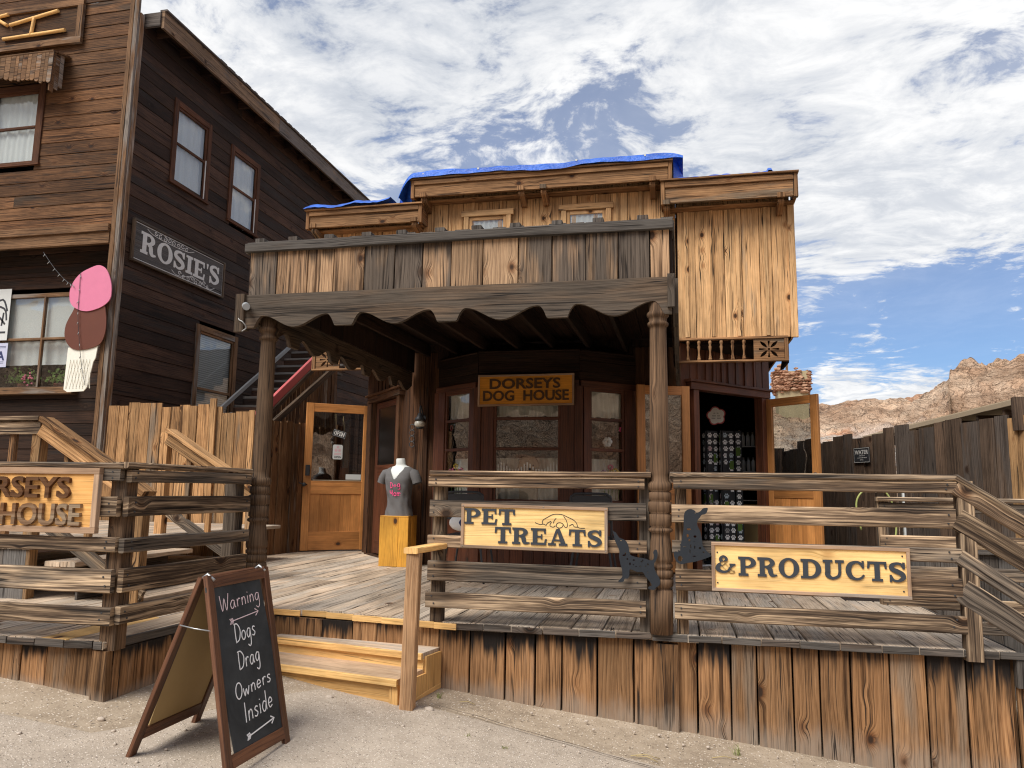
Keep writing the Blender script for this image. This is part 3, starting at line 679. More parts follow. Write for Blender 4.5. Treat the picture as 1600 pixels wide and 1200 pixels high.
HAND = {
 'Q': (0.70, [[(0, 0), (.09, .85)], [(.09, .85), (.30, .25), (.52, .88)], [(.52, .88), (.60, 0)]]),
 'W': (0.85, [[(0, 1), (.18, 0), (.38, .75), (.56, 0), (.80, 1.02)]]), 'D': (0.62, [[(.06, 1), (.05, .5), (.08, 0)], [(-.03, 1), (.3, .97), (.56, .6), (.42, .12), (.06, 0)]]),
 'O': (0.6, [arc(.28, .5, .26, .5, 80, 440, 14)]), 'I': (0.22, [[(.06, 1), (.07, 0)]]),
 'a': (0.55, [[(.38, .45), (.2, .5), (.03, .25), (.12, 0), (.3, .06), (.39, .42)], [(.39, .46), (.42, .1), (.5, .0)]]),
 'r': (0.40, [[(.06, .5), (.08, 0)], [(.07, .28), (.2, .5), (.34, .45)]]), 'n': (0.48, [[(.05, .5), (.06, 0)], [(.06, .3), (.2, .5), (.34, .4), (.37, 0)]]),
 'i': (0.20, [[(.07, .5), (.08, 0)], [(.075, .70), (.085, .75)]]), 'g': (0.52, [[(.38, .45), (.18, .5), (.03, .28), (.12, .03), (.3, .1), (.39, .45)], [(.39, .46), (.40, -.25), (.26, -.48), (.06, -.36)]]),
 'o': (0.48, [arc(.2, .25, .19, .25, 80, 440, 10)]), 's': (0.42, [[(.33, .44), (.17, .5), (.07, .38), (.2, .26), (.31, .14), (.2, 0), (.02, .06)]]),
 'w': (0.62, [[(0, .5), (.12, 0), (.26, .38), (.38, 0), (.52, .5)]]), 'e': (0.48, [[(.05, .25), (.35, .28), (.3, .46), (.15, .5), (.03, .25), (.14, .01), (.36, .08)]]),
 'd': (0.52, [[(.38, .4), (.18, .5), (.03, .25), (.12, 0), (.3, .05), (.39, .4)], [(.40, 1), (.41, 0)]]),
 'M': (0.75, [[(.0, .35), (.06, .5), (.10, .9), (.12, .0)], [(.11, .65), (.25, .95), (.30, .05)], [(.30, .6), (.45, .95), (.52, .1), (.62, 0), (.7, .12)]]),
 'm': (0.72, [[(.04, .5), (.06, 0)], [(.06, .3), (.18, .5), (.28, .38), (.30, 0)], [(.30, .3), (.42, .5), (.52, .38), (.55, .05), (.68, .06)]]),
}
def hand_text(mb, txt, fr, h, w, th, fit=None):
    o, ex, ey = V(fr[0]), V(fr[1]), V(fr[2]); tot = sum(HAND[c][0]+.06 for c in txt if c in HAND)
    k = fit/(tot*h) if fit else 1.0; x = 0
    for c in txt:
        if c not in HAND: x += .35; continue
        wd, st = HAND[c]
        for sk in st:
            q = smooth_pts(sk, 5) if len(sk) > 2 else sk
            mb.ribbon([((x+a)*k, b) for a, b in q], w, (o, ex*h, ey*h), th)
        x += wd+.06
FONT_CACHE = {}
def font_text(mb, txt, fr, h, th, bold=0.02, fit=None, center=False):
    """capitals from the built-in font, cap height h, as raised letters"""
    key = (txt, bold)
    if key not in FONT_CACHE:
        cu = bpy.data.curves.new('lettering', 'FONT'); cu.body = txt; cu.size = 1.0; cu.offset = bold; cu.extrude = 0.05; cu.resolution_u = 3
        ob = bpy.data.objects.new('lettering', cu); COL.objects.link(ob)
        dg = bpy.context.evaluated_depsgraph_get(); dg.update()
        me = bpy.data.meshes.new_from_object(ob.evaluated_get(dg))
        FONT_CACHE[key] = ([v.co.copy() for v in me.vertices], [tuple(p.vertices) for p in me.polygons])
        bpy.data.objects.remove(ob); bpy.data.curves.remove(cu); bpy.data.meshes.remove(me)
    vs, fs = FONT_CACHE[key]
    x0 = min(v.x for v in vs); x1 = max(v.x for v in vs); y0 = min(v.y for v in vs); y1 = max(v.y for v in vs)
    o, ex, ey = V(fr[0]), V(fr[1]), V(fr[2]); nz = ex.cross(ey).normalized(); kx = (fit/(x1-x0)) if fit else h/(y1-y0); ky = h/(y1-y0)
    base = len(mb.v); c = (rnd.random(), rnd.random(), rnd.random(), 0.5); ox = -(x1-x0)*kx/2 if center else 0
    for v in vs: mb.v.append(o + ex*((v.x-x0)*kx+ox) + ey*((v.y-y0)*ky) + nz*((v.z+0.05)/0.1*th))
    for f in fs: mb.face(tuple(base+i for i in f), [(vs[i].y*h, vs[i].x*h) for i in f], [c]*len(f))
def paw_polys(r=1.0):
    out = [[(x*r, y*r) for x, y in [(0, -.62), (.34, -.70), (.56, -.48), (.44, -.12), (.20, .10), (0, .16), (-.20, .10), (-.44, -.12), (-.56, -.48), (-.34, -.70)]]]
    for cx, cy, rx, ry in ((-.62, .12, .20, .27), (-.24, .52, .20, .30), (.24, .52, .20, .30), (.62, .12, .20, .27)):
        out.append([(x*r, y*r) for x, y in arc(cx, cy, rx, ry, 0, 330, 11)])
    return out
def paw_outline(r=1.0, n=40):
    pts = []
    for i in range(n):
        a = 2*math.pi*i/n; k = 0.80 + 0.20*abs(math.sin(a*2.5+0.3))
        pts.append((r*k*math.cos(a), r*k*math.sin(a)))
    return pts

# ================================================================== GROUND AND HILLS
def ring_sheet(name, mat, cx, cy, radii, angs, zf, kind='structure'):
    mb = MB(); base = len(mb.v); n = len(angs)
    for r_ in radii:
        for a in angs:
            x, y = cx+r_*math.sin(a), cy+r_*math.cos(a); mb.v.append(V((x, y, zf(x, y, r_, a))))
    for i in range(len(radii)-1):
        for k in range(n):
            k2 = (k+1) % n; mb.face((base+i*n+k, base+(i+1)*n+k, base+(i+1)*n+k2, base+i*n+k2), ((0, 0),)*4, ((.5, .5, .5, .5),)*4, True)
    return mb.build(name, mat, None, kind)
rad = [0.02] + [0.3*1.085**i for i in range(92)]
def gfun(x, y, r_, a):
    b = 0.010*noise.noise(V((x*1.1, y*1.1, 0))) + 0.004*noise.noise(V((x*4, y*4, 3)))
    return gz(x, y) + (b if r_ < 14 else 0.0)
ring_sheet('ground', 'dirt', -1.5, 4.0, rad, [2*math.pi*i/200 for i in range(200)], gfun)

CREST = [(-180, 16), (-150, 19), (-120, 15), (-100, 10), (-60, 7), (-20, 5.5), (0, 6.6), (4, 7.2), (6.2, 7.4), (8.0, 7.15), (9.5, 7.15), (11.0, 7.25), (12.5, 7.4), (14.0, 7.35), (15.2, 7.6), (16.3, 8.0), (17.0, 8.4), (17.35, 8.9), (17.6, 9.7), (18.2, 10.1), (19.6, 9.8), (21.0, 9.9), (22.5, 10.3), (26, 12), (34, 11), (60, 10), (100, 14), (140, 20), (180, 16)]
def crest(az):
    for (a, h0), (b, h1) in zip(CREST, CREST[1:]):
        if a <= az <= b:
            f = (az-a)/(b-a); return h0+(h1-h0)*f
    return 8
azs = []
a = -180.0
while a < 179.9:
    azs.append(R(a)); a += 0.09 if 4.5 <= a < 22.5 else (0.6 if -10 < a < 40 else 2.0)
hr = [24+0.55*i for i in range(68)] + [61.5, 62.4, 63.5, 66, 72, 90, 140, 240]
def hfun(x, y, r_, a):
    ad = math.degrees(a); c = crest(ad); zb = gz(x, y)-0.25
    f = max(0, min(1, (r_-24)/36)); prof = 0.55*f + 0.45*f*f*(3-2*f)
    if c > 9.2 and 16 < ad < 30:   # the steep outcrop keeps a cliff near its top
        prof = 0.62*f + 0.38*(max(0, min(1, (r_-52)/6))**1.3)
    z = zb + (c-zb)*prof
    if r_ > 60: z -= (r_-60)*0.28
    k = min(1, (r_-24)/6)
    q = V((x*0.16, y*0.16, z*0.1))
    z += k*(0.55*noise.fractal(q, 0.9, 2.1, 5) + 0.20*abs(noise.noise(V((x*0.9, y*0.9, z*0.9)))) + 0.10*noise.noise(V((x*2.6, y*2.6, 5))))
    if 3 < ad < 26:
        st = math.sin(z*5.5+1.5*noise.noise(V((x*.3, y*.3, 0))))
        z += k*(.16*st + .30*abs(noise.noise(V((x*.55, y*.55, 21)))) - .25*abs(noise.noise(V((x*1.3, y*1.3, 33)))))
    if ad > 12: z += k*min(1, (ad-12)/4)*(0.5*noise.noise(V((x*0.8, y*0.8, 11))) + 1.3*abs(noise.noise(V((x*0.45+z*.3, y*0.45, 2)))) + 0.35*abs(noise.noise(V((x*1.5, y*1.5, z)))) - 0.5)
    return z if r_ < 200 else -4
ring_sheet('hills', 'hill_rock', 0, 0, hr, azs, hfun)

# pavement: a thin sheet whose broken edge runs along in front of the boards
mb = MB(); NX, NY = 60, 34
def pfun(u, v):
    x = -13+26*u; edge = 4.86 - (0.0 if x < -1.6 else 0.17*(x+1.6)) + (0.02*noise.noise(V((x*5, 0, 0)))+0.03*noise.noise(V((x*1.7, 4, 0))))
    if x < -2.9: edge = 3.62 + 0.03*noise.noise(V((x*3, 2, 0)))
    elif x < -2.3: edge = 3.62 + (4.86-3.62)*(x+2.9)/0.6
    y = -9 + (edge+9)*(v**0.8)
    return (x, y, gz(x, y) + 0.014 + 0.010*noise.noise(V((x*1.1, y*1.1, 0))) + 0.004*noise.noise(V((x*4, y*4, 3))) - (0.022 if v > 0.999 else 0))
mb.grid(lambda u, v: pfun(u, v), 150, 70)
mb.f = [tuple(reversed(f)) for f in mb.f]
pv = mb.build('pavement', 'pavement_gravel', None, 'structure')

JA, JB = 4.80, -.24
mb = MB(); jp = []
for i in range(120):
    x = -1.52+2.4*i/119; y = JA+JB*(x+1.52)+.018*noise.noise(V((x*6, 9, 0)))+.02*noise.noise(V((x*1.7, 4, 0)))
    jp.append((x, y))
for i in range(119):
    (xa, ya), (xb, yb) = jp[i], jp[i+1]; wa = .003+.008*min(1, i/25)*abs(noise.noise(V((xa*7, 2, 0)))); wb = .003+.008*min(1, i/25)*abs(noise.noise(V((xb*7, 2, 0)))); b0 = len(mb.v)
    for (x, y, w) in ((xa, ya, -wa), (xb, yb, -wb), (xb, yb, wb), (xa, ya, wa)): mb.v.append(V((x, y+w, gz(x, y)+.021+.010*noise.noise(V((x*1.1, (y+w)*1.1, 0)))+.004*noise.noise(V((x*4, (y+w)*4, 3))))))
    mb.face((b0, b0+1, b0+2, b0+3), ((0, 0),)*4, ((.5,)*4,)*4)
mb.build('pavement_joint', 'joint_dirt', None, 'structure')
# loose stones in the dirt strip and on the pavement
mb = MB()
for i in range(420):
    if i < 300: x = rnd.uniform(-3.2, 2.2); y = (5.05 if x > -1.6 else 3.85) - abs(rnd.gauss(0, 0.28)) - 0.02
    else: x = rnd.uniform(-3.6, 1.8); y = rnd.uniform(2.4, 4.6)
    if -3.3 < x < -1.5 and y > 4.7: continue
    if -2.7 < x < -1.6 and y > 4.4 : continue
    r_ = 0.003+0.011*rnd.random()**4
    mb.blob((x, y, gz(x, y)+r_*0.5+0.012), r_, 1, 0.3, (1, rnd.uniform(.7, 1.2), .65))
mb.build('gravel', 'pebble_stone', None, 'stuff')
for (x, y, r_, lb) in ((-1.53, 4.72, 0.026, 'pinkish rock lying at the foot of the new wooden handrail post'), (-2.14, 4.62, 0.02, 'small grey stone in front of the yellow wooden steps near the chalkboard'), (-1.83, 4.50, 0.018, 'small bluish stone in front of the yellow wooden steps near the handrail post'), (-1.20, 3.95, 0.014, 'dark pebble alone on the pale pavement right of the handrail post'), (-3.02, 3.72, 0.018, 'pale rock beside the corner of the left wooden platform')):
    mb = MB(); mb.blob((x, y, gz(x, y)+r_*0.45), r_, 2, 0.35, (1.25, .9, .7)); tag(mb.build('rock', 'pebble_stone'), lb, 'rock')
def tuft(x, y, h, n, lab):
    mb = MB()
    for i in range(n):
        a = rnd.uniform(0, 6.28); l = h*rnd.uniform(.5, 1); sp = rnd.uniform(.1, .6)*h
        b0 = V((x+rnd.gauss(0, h*.12), y+rnd.gauss(0, h*.12), gz(x, y)-.005)); b1 = b0+V((math.cos(a)*sp*.4, math.sin(a)*sp*.4, l*.7)); b2 = b0+V((math.cos(a)*sp, math.sin(a)*sp, l*.95))
        mb.tube([b0, b1, b2], [0.0022, 0.0018, 0.0005], 4, caps=False)
    tag(mb.build('weed', 'grass_green'), lab, 'weed', 'weeds along the pavement edge')
tuft(0.30, 4.93, 0.085, 12, 'tall pale weed against the skirting boards under the products sign')
tuft(-1.20, 4.42, 0.04, 10, 'small weed in the dirt right of the handrail post')
tuft(-0.97, 4.36, 0.04, 10, 'low green weed at the pavement edge below the pet treats sign')
tuft(-0.20, 4.10, 0.04, 12, 'tiny weed in the pavement crack left of the tall weed')
tuft(-1.55, 4.98, 0.05, 14, 'dry little weed in the corner between steps and skirting')
mb = MB()
for (x, y, a, l) in ((-0.30, 4.60, .3, .16), (-0.27, 4.61, -.2, .12), (-1.40, 4.95, .1, .1), (0.15, 4.80, .4, .14), (0.9, 4.75, .1, .1)):
    mb.tube([(x, y, gz(x, y)+.012), (x+l*.5, y+l*a*.5, gz(x, y)+.018), (x+l, y+l*a, gz(x, y)+.010-l*.1)], .0025, 4)
mb.build('dry_straw', 'straw', None, 'stuff')

# ================================================================== DECK
YP, YF = 5.14, 8.9
DK = thing('wooden_deck', "weathered grey plank deck with brown skirting boards, running up to the shop door", 'deck', (-1.5, 7.0, -0.6))
mb = MB(); me_ = MB(); mn = MB()
x = -8.2
while x < 1.88:
    w = rnd.uniform(0.185, 0.235)
    if abs(x+3.2) < 0.09: w = max(0.12, -3.2-x) if x < -3.2 else w
    if x+w > -3.2 > x+0.02: w = -3.2-x
    if x+w > 1.80: w = 1.885-x
    front = (3.94 if x < -3.21 else (5.34 if x < -2.62 else (5.36-(x+2.62)*0.21 if x < -1.62 else YP))) + rnd.uniform(-.018, .012)
    back = 9.6 if x < -5.4 else (12.6 if x > -4.5 and x < 1.2 else 11.2)
    if x > 1.3: back = 7.2
    cuts = [front, rnd.uniform(6.9, 8.0), back] if back > 8.5 else [front, back]
    for i, (y0, y1) in enumerate(zip(cuts, cuts[1:])):
        z = rnd.uniform(-.003, .003)
        new = i == 0 and -3.85 < x < -3.62
        tgt = mn if new else mb
        tgt.board((x+w/2, y0, -0.02+z), (x+w/2, 4.75 if new else y1-.004, -0.02+rnd.uniform(-.003, .003)), w-rnd.uniform(.005, .011), 0.042, (1, 0, 0), wob=0.003, ch=0.006, seg=0.5, roll=rnd.uniform(-.01, .01))
        if new: mb.board((x+w/2, 4.758, -0.02), (x+w/2, y1-.004, -0.021), w-.008, 0.042, (1, 0, 0), wob=0.003, ch=0.006)
    x += w
mb.build('deck_boards', 'deck_wood', DK); mn.build('replaced_plank', 'new_pine', DK)
mb = MB(); x = -8.0; split_ = False
while x < 1.86:
    w = rnd.uniform(.18, .24)
    if x < -3.22: y = 3.925; w = min(w, max(.03, -3.21-x))
    elif x > -1.6: y = YP-0.017
    else: x += w; continue
    if x > -1.6 and len(mb.f) and not split_: mb.build('edge_boards', 'deck_edge_wood', DK); mb = MB(); split_ = True
    mb.board((x, y, -.0205), (x+w-.008, y, -.0205+rnd.uniform(-.004, .004)), .040+rnd.uniform(-.002, .004), 0.012, (0, 0, 1), wob=.004, ch=.004, seg=.1)
    x += w
mb.build('edge_boards', 'deck_edge_wood', DK)
part('board', 'edge_board', 'deck_edge_wood', DK, (-3.205, 3.95, -.022), (-3.165, 5.0, -.022), .05, .03, (0, 0, 1), wob=.004)
part('board', 'edge_board', 'deck_edge_wood', DK, (1.893, 5.2, -.021), (1.893, 7.1, -.021), .045, .012, (0, 0, 1), wob=.003)
mb = MB(); x = -2.95
while x < -1.6:
    w = rnd.uniform(.16, .24); ya = 5.355 if x+w/2 < -2.62 else 5.36-(x+w/2+2.62)*0.21
    mb.board((x, ya-.022, -.021), (x+w-.006, ya-.022-w*.1, -.021), .042, .010, (0, 0, 1), wob=.002); x += w
mb.build('nosing', 'new_pine', DK)
mb = MB()
planks_v(mb, (-1.62, 5.185), (1.86, 5.185), -1, -.046, w=(.15, .245), th=.03, zf0=lambda s: gz(-1.62+s, 5.18)-.06, gap=.011, jt=.007, wob=.004)
planks_v(mb, (-3.16, 5.36), (-1.62, 5.20), -1, -.05, w=(.18, .25), th=.03, zf0=lambda s: gz(-3.1+s, 5.3)-.06)
planks_v(mb, (-8.0, 3.99), (-3.225, 3.99), -1, -.046, w=(.16, .24), th=.03, zf0=lambda s: gz(-8+s, 4)-.06, jt=.005)
planks_v(mb, (-3.19, 3.98), (-3.17, 5.35), -1, -.05, w=(.18, .26), th=.03, zf0=lambda s: gz(-3.2, 4+s)-.06)
planks_v(mb, (1.87, 5.2), (1.87, 7.2), -1, -.05, w=(.18, .26), th=.03, zf0=lambda s: gz(1.9, 5.2+s)-.06)
mb.board((1.70, 5.135, gz(1.7, 5.1)-.05), (1.70, 5.135, -.045), .11, .045, (1, 0, 0))
mb.board((-.10, 5.150, gz(-.1, 5.15)-.05), (-.10, 5.150, -.062), .135, .045, (1, 0, 0))
mb.board((-3.235, 3.955, gz(-3.2, 3.9)-.05), (-3.235, 3.955, -.05), .10, .05, (1, 0, 0))
mb.build('skirting', 'skirt_wood', DK)
mb = MB(); mb.box((-8.1, 4.05, -.30), (-3.3, 9.5, -.06)); mb.box((-3.0, 5.5, -.30), (1.8, 12.4, -.06)); mb.build('underfloor', 'dark_room', DK)

# ================================================================== RAILINGS
RZ = [(.905, .978), (.70, .815), (.50, .582), (.275, .407), (.10, .20)]
def railing(name, label, runs, posts, caps):
    root = thing(name, label, 'railing', (runs[0][0][0], runs[0][0][1], 0))
    for (a, b, zs, out) in runs:
        d = (V((*b, 0))-V((*a, 0))).normalized(); nr = V((0, 0, 1)).cross(d)*-1
        for (z0, z1) in zs:
            j = rnd.uniform(-.006, .006); e0 = d*rnd.uniform(-.012, .012); e1 = d*rnd.uniform(-.012, .012); mb = MB()
            mb.board((a[0]+nr.x*out+e0.x, a[1]+nr.y*out+e0.y, (z0+z1)/2+j), (b[0]+nr.x*out+e1.x, b[1]+nr.y*out+e1.y, (z0+z1)/2+j+rnd.uniform(-.006, .006)), z1-z0, .038, (0, 0, 1), wob=.0045, ch=.006, roll=rnd.uniform(-.02, .02))
            mb.build('rail', 'rail_wood', root)
    mb = MB()
    for (a, b, zs, out) in runs:
        d = (V((*b, 0))-V((*a, 0))).normalized(); nr = V((0, 0, 1)).cross(d)*-1; L = (V((*b, 0))-V((*a, 0))).length
        for (z0, z1) in zs:
            for s_ in (.045, L-.05):
                for f in (.28, .72):
                    q = V((a[0], a[1], 0))+d*(s_+rnd.uniform(-.012, .012))+nr*(out+.019); q.z = z0+(z1-z0)*(f+rnd.uniform(-.06, .06)); mb.tube([q-nr*.004, q+nr*.0045], .0055, 7)
    mb.build('nail_heads', 'black_metal', root)
    for (x, y, z0, z1, w) in posts:
        mb = MB(); mb.board((x, y, z0), (x, y, z1), w, w, (1, 0, 0), wob=.003, ch=.007); mb.build('post', 'rail_wood' if w < .1 else 'post_wood', root)
    for (a, b, w) in caps:
        mb = MB(); mb.board(a, b, w, .036, V((0, 0, 1)).cross(V(b)-V(a)), wob=.005, ch=.008); mb.build('cap_rail', 'rail_wood', root)
    return root
railing('porch_railing', 'grey weathered railing of five boards carrying the pet treats sign, left of the turned post', [((-1.69, 5.13), (-.225, 5.13), RZ, .02)],
        [(-1.64, 5.19, 0, .98, .085), (-.235, 5.205, 0, .98, .075)], [((-1.69, 5.14, .997), (-.19, 5.14, .997), .115)])
RR = railing('porch_railing', "grey weathered railing carrying the products sign, its rails sloping down at the right end", [((-.055, 5.13), (1.605, 5.13), RZ, .02)],
        [(-.005, 5.205, 0, .98, .075), (1.655, 5.14, -.06, .98, .09)], [((-.07, 5.14, .999), (1.615, 5.14, .999), .115)])
for (z0, z1) in RZ[:4]:
    mb = MB(); zc = (z0+z1)/2
    mb.board((1.60, 5.11, zc-.0), (3.0, 5.11, zc-.94), z1-z0+.012, .038, (.55, 0, .83), wob=.004, ch=.006); mb.build('sloping_rail', 'rail_wood', RR)
mb = MB(); mb.board((1.605, 5.14, 1.003), (3.0, 5.14, .066), .115, .036, (0, 1, 0), wob=.004, ch=.008); mb.build('sloping_cap', 'rail_wood', RR)
mb = MB(); mb.board((2.98, 5.16, -.95), (2.98, 5.16, .10), .09, .09, (1, 0, 0)); mb.build('post', 'rail_wood', RR)
railing('platform_railing', 'brown weathered railing of the left platform, turning back from its corner towards the porch', [((-6.4, 3.93), (-3.165, 3.93), RZ, .02), ((-3.15, 3.915), (-3.075, 5.08), RZ, .02)],
        [(-3.215, 4.0, -.05, .98, .105), (-3.155, 5.06, 0, .98, .10), (-5.2, 4.0, 0, .98, .09)],
        [((-6.4, 3.94, .997), (-3.14, 3.94, .997), .115), ((-3.165, 3.885, .998), (-3.105, 5.12, .998), .115)])
LR = railing('landing_railing', 'low dark railing of the landing behind the right stair, seen beyond the deck corner', [((1.60, 7.0), (4.3, 7.0), [(.745, .825), (.47, .57), (.22, .32), (-.02, .07), (-.2, -.1)], 0)],
        [(1.64, 7.05, -.3, .85, .085), (2.9, 7.05, -.9, .85, .085), (4.25, 7.05, -.9, .85, .085)], [((1.59, 7.0, .858), (4.35, 7.0, .858), .10)])
mb = MB(); planks_v(mb, (1.95, 7.5), (4.4, 7.5), -1.2, .40, w=(.11, .16), th=.02, jz=.01)
mb.board((1.95, 7.47, .44), (4.4, 7.47, .44), .09, .03, (0, 0, 1)); mb.build('lower_boarding', 'grey_board_wood', LR)

# right hand stair going down along the front
ST = thing('side_stair', 'grey plank stair going down to the right from the deck corner', 'stair', (2.4, 6.0, -.9))
for i in range(5):
    x0 = 1.90+.28*i; z = -.17-.165*i
    mb = MB()
    for k in range(2): mb.board((x0+.075+.145*k, 5.13, z), (x0+.075+.145*k, 6.95, z), .138, .04, (1, 0, 0), wob=.003, ch=.006)
    mb.build('tread', 'deck_wood', ST)
    mb = MB(); mb.board((x0+.012, 5.19, z+.085), (x0+.012, 6.95, z+.085), .12, .022, (0, 0, 1)); mb.build('riser', 'deck_edge_wood', ST)
mb = MB(); planks_v(mb, (1.885, 5.185), (3.4, 5.185), -1.2, 0, w=(.16, .23), th=.03, zf0=lambda s: gz(1.9+s, 5.2)-.2, zf1=lambda s: -.195-.165*int(s/.28)); mb.build('skirting', 'skirt_wood', ST)
mb = MB(); mb.board((1.905, 5.16, -.20), (1.905, 5.16, -.045), .06, .06, (1, 0, 0)); mb.build('stair_block', 'deck_edge_wood', ST)

# ================================================================== PINE STEPS AND HANDRAIL POST
SP = thing('wooden_steps', 'new yellow pine two step box stair leading up to the porch', 'steps', (-2.3, 4.95, -.5))
sd_ = V((-1, .21, 0)).normalized(); sb = V((.21, 1, 0)).normalized(); s0 = V((-1.715, 4.70, 0)); SL = 1.25
def sp(a, b, z): q = s0 + sd_*a + sb*b; return (q.x, q.y, z)
for (b0, b1, zt) in ((-.02, .30, -.275), (.27, .66, -.172)):
    mb = MB(); mb.board(sp(0, (b0+b1)/2, zt-.02), sp(SL, (b0+b1)/2, zt-.02), b1-b0, .04, sb, wob=.001, ch=.005); mb.build('tread', 'tread_pine', SP)
    mb = MB(); mb.board(sp(-.002, b0-.012, zt-.022), sp(SL+.002, b0-.012, zt-.022), .044, .024, (0, 0, 1), wob=.001); mb.build('nosing', 'new_pine', SP)
for (b, z0, z1, a0) in ((.01, -.56, -.32, .07), (.29, -.29, -.21, .0)):
    mb = MB(); mb.board(sp(a0, b, (z0+z1)/2), sp(SL, b, (z0+z1)/2), z1-z0, .03, (0, 0, 1), wob=.001); mb.build('riser', 'new_pine', SP)
mb = MB(); mb.board(sp(.035, .0, -.62), sp(.035, .0, -.30), .065, .04, sd_, wob=.001); mb.build('corner_board', 'new_pine', SP)
mb = MB(); mb.board(sp(-.002, .15, -.45), sp(-.002, .15, -.30), .28, .03, sb, wob=.001)
mb.board(sp(-.004, .01, -.52), sp(-.004, .64, -.46), .16, .03, (0, 0, 1), wob=.001); mb.board(sp(-.002, .47, -.45), sp(-.002, .47, -.195), .36, .03, sb, wob=.001); mb.build('side_panel', 'new_pine', SP)
HP = thing('handrail_post', 'raw cedar post with a short grab rail beside the yellow steps', 'post', (-1.655, 4.66, -.5))
mb = MB(); mb.board((-1.652, 4.665, -.55), (-1.640, 4.685, .49), .085, .085, (1, .1, 0), wob=.001, ch=.006); mb.build('post', 'post_cedar', HP)
mb = MB(); mb.board((-1.648, 4.63, .505), (-1.60, 5.095, .508), .095, .036, (1, 0, 0), wob=.001, ch=.005); mb.build('grab_rail', 'new_pine', HP)

# ================================================================== SIGNS ON THE RAILINGS
def framed(name, label, o, ex, ey, w, h, bm_, fm_, fwid, th=.022, fth=.034, cat='sign'):
    """a board lying in (o, ex, ey) with four frame strips; its face points along ex x ey"""
    o, ex, ey = V(o), V(ex).normalized(), V(ey).normalized(); nz = ex.cross(ey).normalized()
    root = thing(name, label, cat, tuple(o+ex*(w/2)))
    mb = MB(); a = o+ey*(h/2)+nz*(th/2); mb.board(a+ex*(fwid*.5), a+ex*(w-fwid*.5), h-fwid, th, ey, wob=0, ch=.002); mb.build('board', bm_, root)
    mb = MB(); n2 = nz*(fth/2)
    mb.board(o+ey*(fwid/2)+n2, o+ex*w+ey*(fwid/2)+n2, fwid, fth, ey, wob=0, ch=.002)
    mb.board(o+ey*(h-fwid/2)+n2, o+ex*w+ey*(h-fwid/2)+n2, fwid, fth, ey, wob=0, ch=.002)
    for xx in (fwid/2, w-fwid/2): mb.board(o+ex*xx+ey*(fwid+.0005)+n2, o+ex*xx+ey*(h-fwid-.0005)+n2, fwid, fth, ex, wob=0, ch=.002)
    mb.build('frame', fm_, root)
    return root, (o+nz*(th+.0006), ex, ey)
Z3 = V((0, 0, 1))
r1, fr = framed('wooden_sign', 'framed yellow board sign reading PET TREATS with a sleeping dog drawing, hung on the railing', (-1.449, 5.088, .502), (1, 0, -.010), (.004, 0, 1), .981, .291, 'sign_board', 'sign_frame', .02)
def at(fr, x, y): return (fr[0]+fr[1]*x+fr[2]*y, fr[1], fr[2])
mb = MB(); slab_text(mb, 'PET', at(fr, .024, .158), .104, .007, fit=.345); slab_text(mb, 'TREATS', at(fr, .232, .038), .107, .007, fit=.715); mb.build('lettering', 'letter_slate', r1)
mb = MB()
k = .981/760*1.0
def dz(p): return [((x-275)*k, .291-(y-285)*k*.98+ (x-275)*.0000) for x, y in p]
for st in ([(665, 372), (690, 380), (710, 378), (722, 384)], [(703, 376), (706, 358), (730, 342), (760, 327), (800, 326), (836, 340), (862, 352), (878, 368), (888, 390), (920, 392)], [(722, 384), (730, 372), (748, 362)], [(760, 372), (764, 358), (774, 346)],
           [(774, 388), (790, 396), (806, 388), (808, 374), (792, 368), (778, 374), (774, 388)], [(812, 335), (826, 356), (832, 384), (820, 390), (808, 372)], [(750, 366), (742, 384), (758, 392), (770, 384)], [(840, 384), (858, 374), (866, 386), (886, 388)], [(787, 396), (786, 404), (776, 408)], [(786, 404), (796, 409)]):
    mb.ribbon(smooth_pts(dz(st), 5), .0042, fr, .0012)
mb.build('dog_drawing', 'black_metal', r1)
mb = MB()
for (x, y) in ((.012, .28), (.97, .28), (.012, .012), (.97, .012), (.56, .285)): mb.tube([at(fr, x, y)[0], at(fr, x, y)[0]+V((0, -.014, 0))], .004, 6)
mb.build('screws', 'steel', r1)
r2, fr = framed('wooden_sign', 'long framed yellow board sign reading & PRODUCTS, hung on the right railing', (.178, 5.088, .287), (1, 0, -.006), (.004, 0, 1), 1.141, .297, 'sign_board', 'sign_frame', .02)
mb = MB(); slab_text(mb, '&', at(fr, .022, .112), .106, .007, fit=.118); slab_text(mb, 'PRODUCTS', at(fr, .160, .098), .116, .007, fit=.958); mb.build('lettering', 'letter_slate', r2)
mb = MB()
for (x, y) in ((.035, .235), (.035, .05), (1.10, .045), (1.10, .25)): mb.tube([at(fr, x, y)[0], at(fr, x, y)[0]+V((0, -.003, 0))], .005, 8)
mb.build('screws', 'black_metal', r2)
r3, fr = framed('wooden_sign', "orange sign with raised wooden letters reading DORSEYS DOG HOUSE on the left platform railing", (-4.50, 3.888, .605), (1, 0, .001), (0, 0, 1), 1.225, .374, 'orange_sign_board', 'sign_frame', .036)
mb = MB(); font_text(mb, 'DORSEYS', at(fr, .20, .197), .125, .020, .022, fit=.84); font_text(mb, 'DOG  HOUSE', at(fr, .075, .040), .128, .020, .022, fit=1.05); mb.build('lettering', 'letter_wood', r3)
r4, fr = framed('wooden_sign', "shaded orange sign with dark letters reading DORSEYS DOG HOUSE above the bay window", (-2.215, 8.325, 1.815), (1, 0, .006), (0, 0, 1), 1.087, .352, 'dark_sign_board', 'sign_frame', .02)
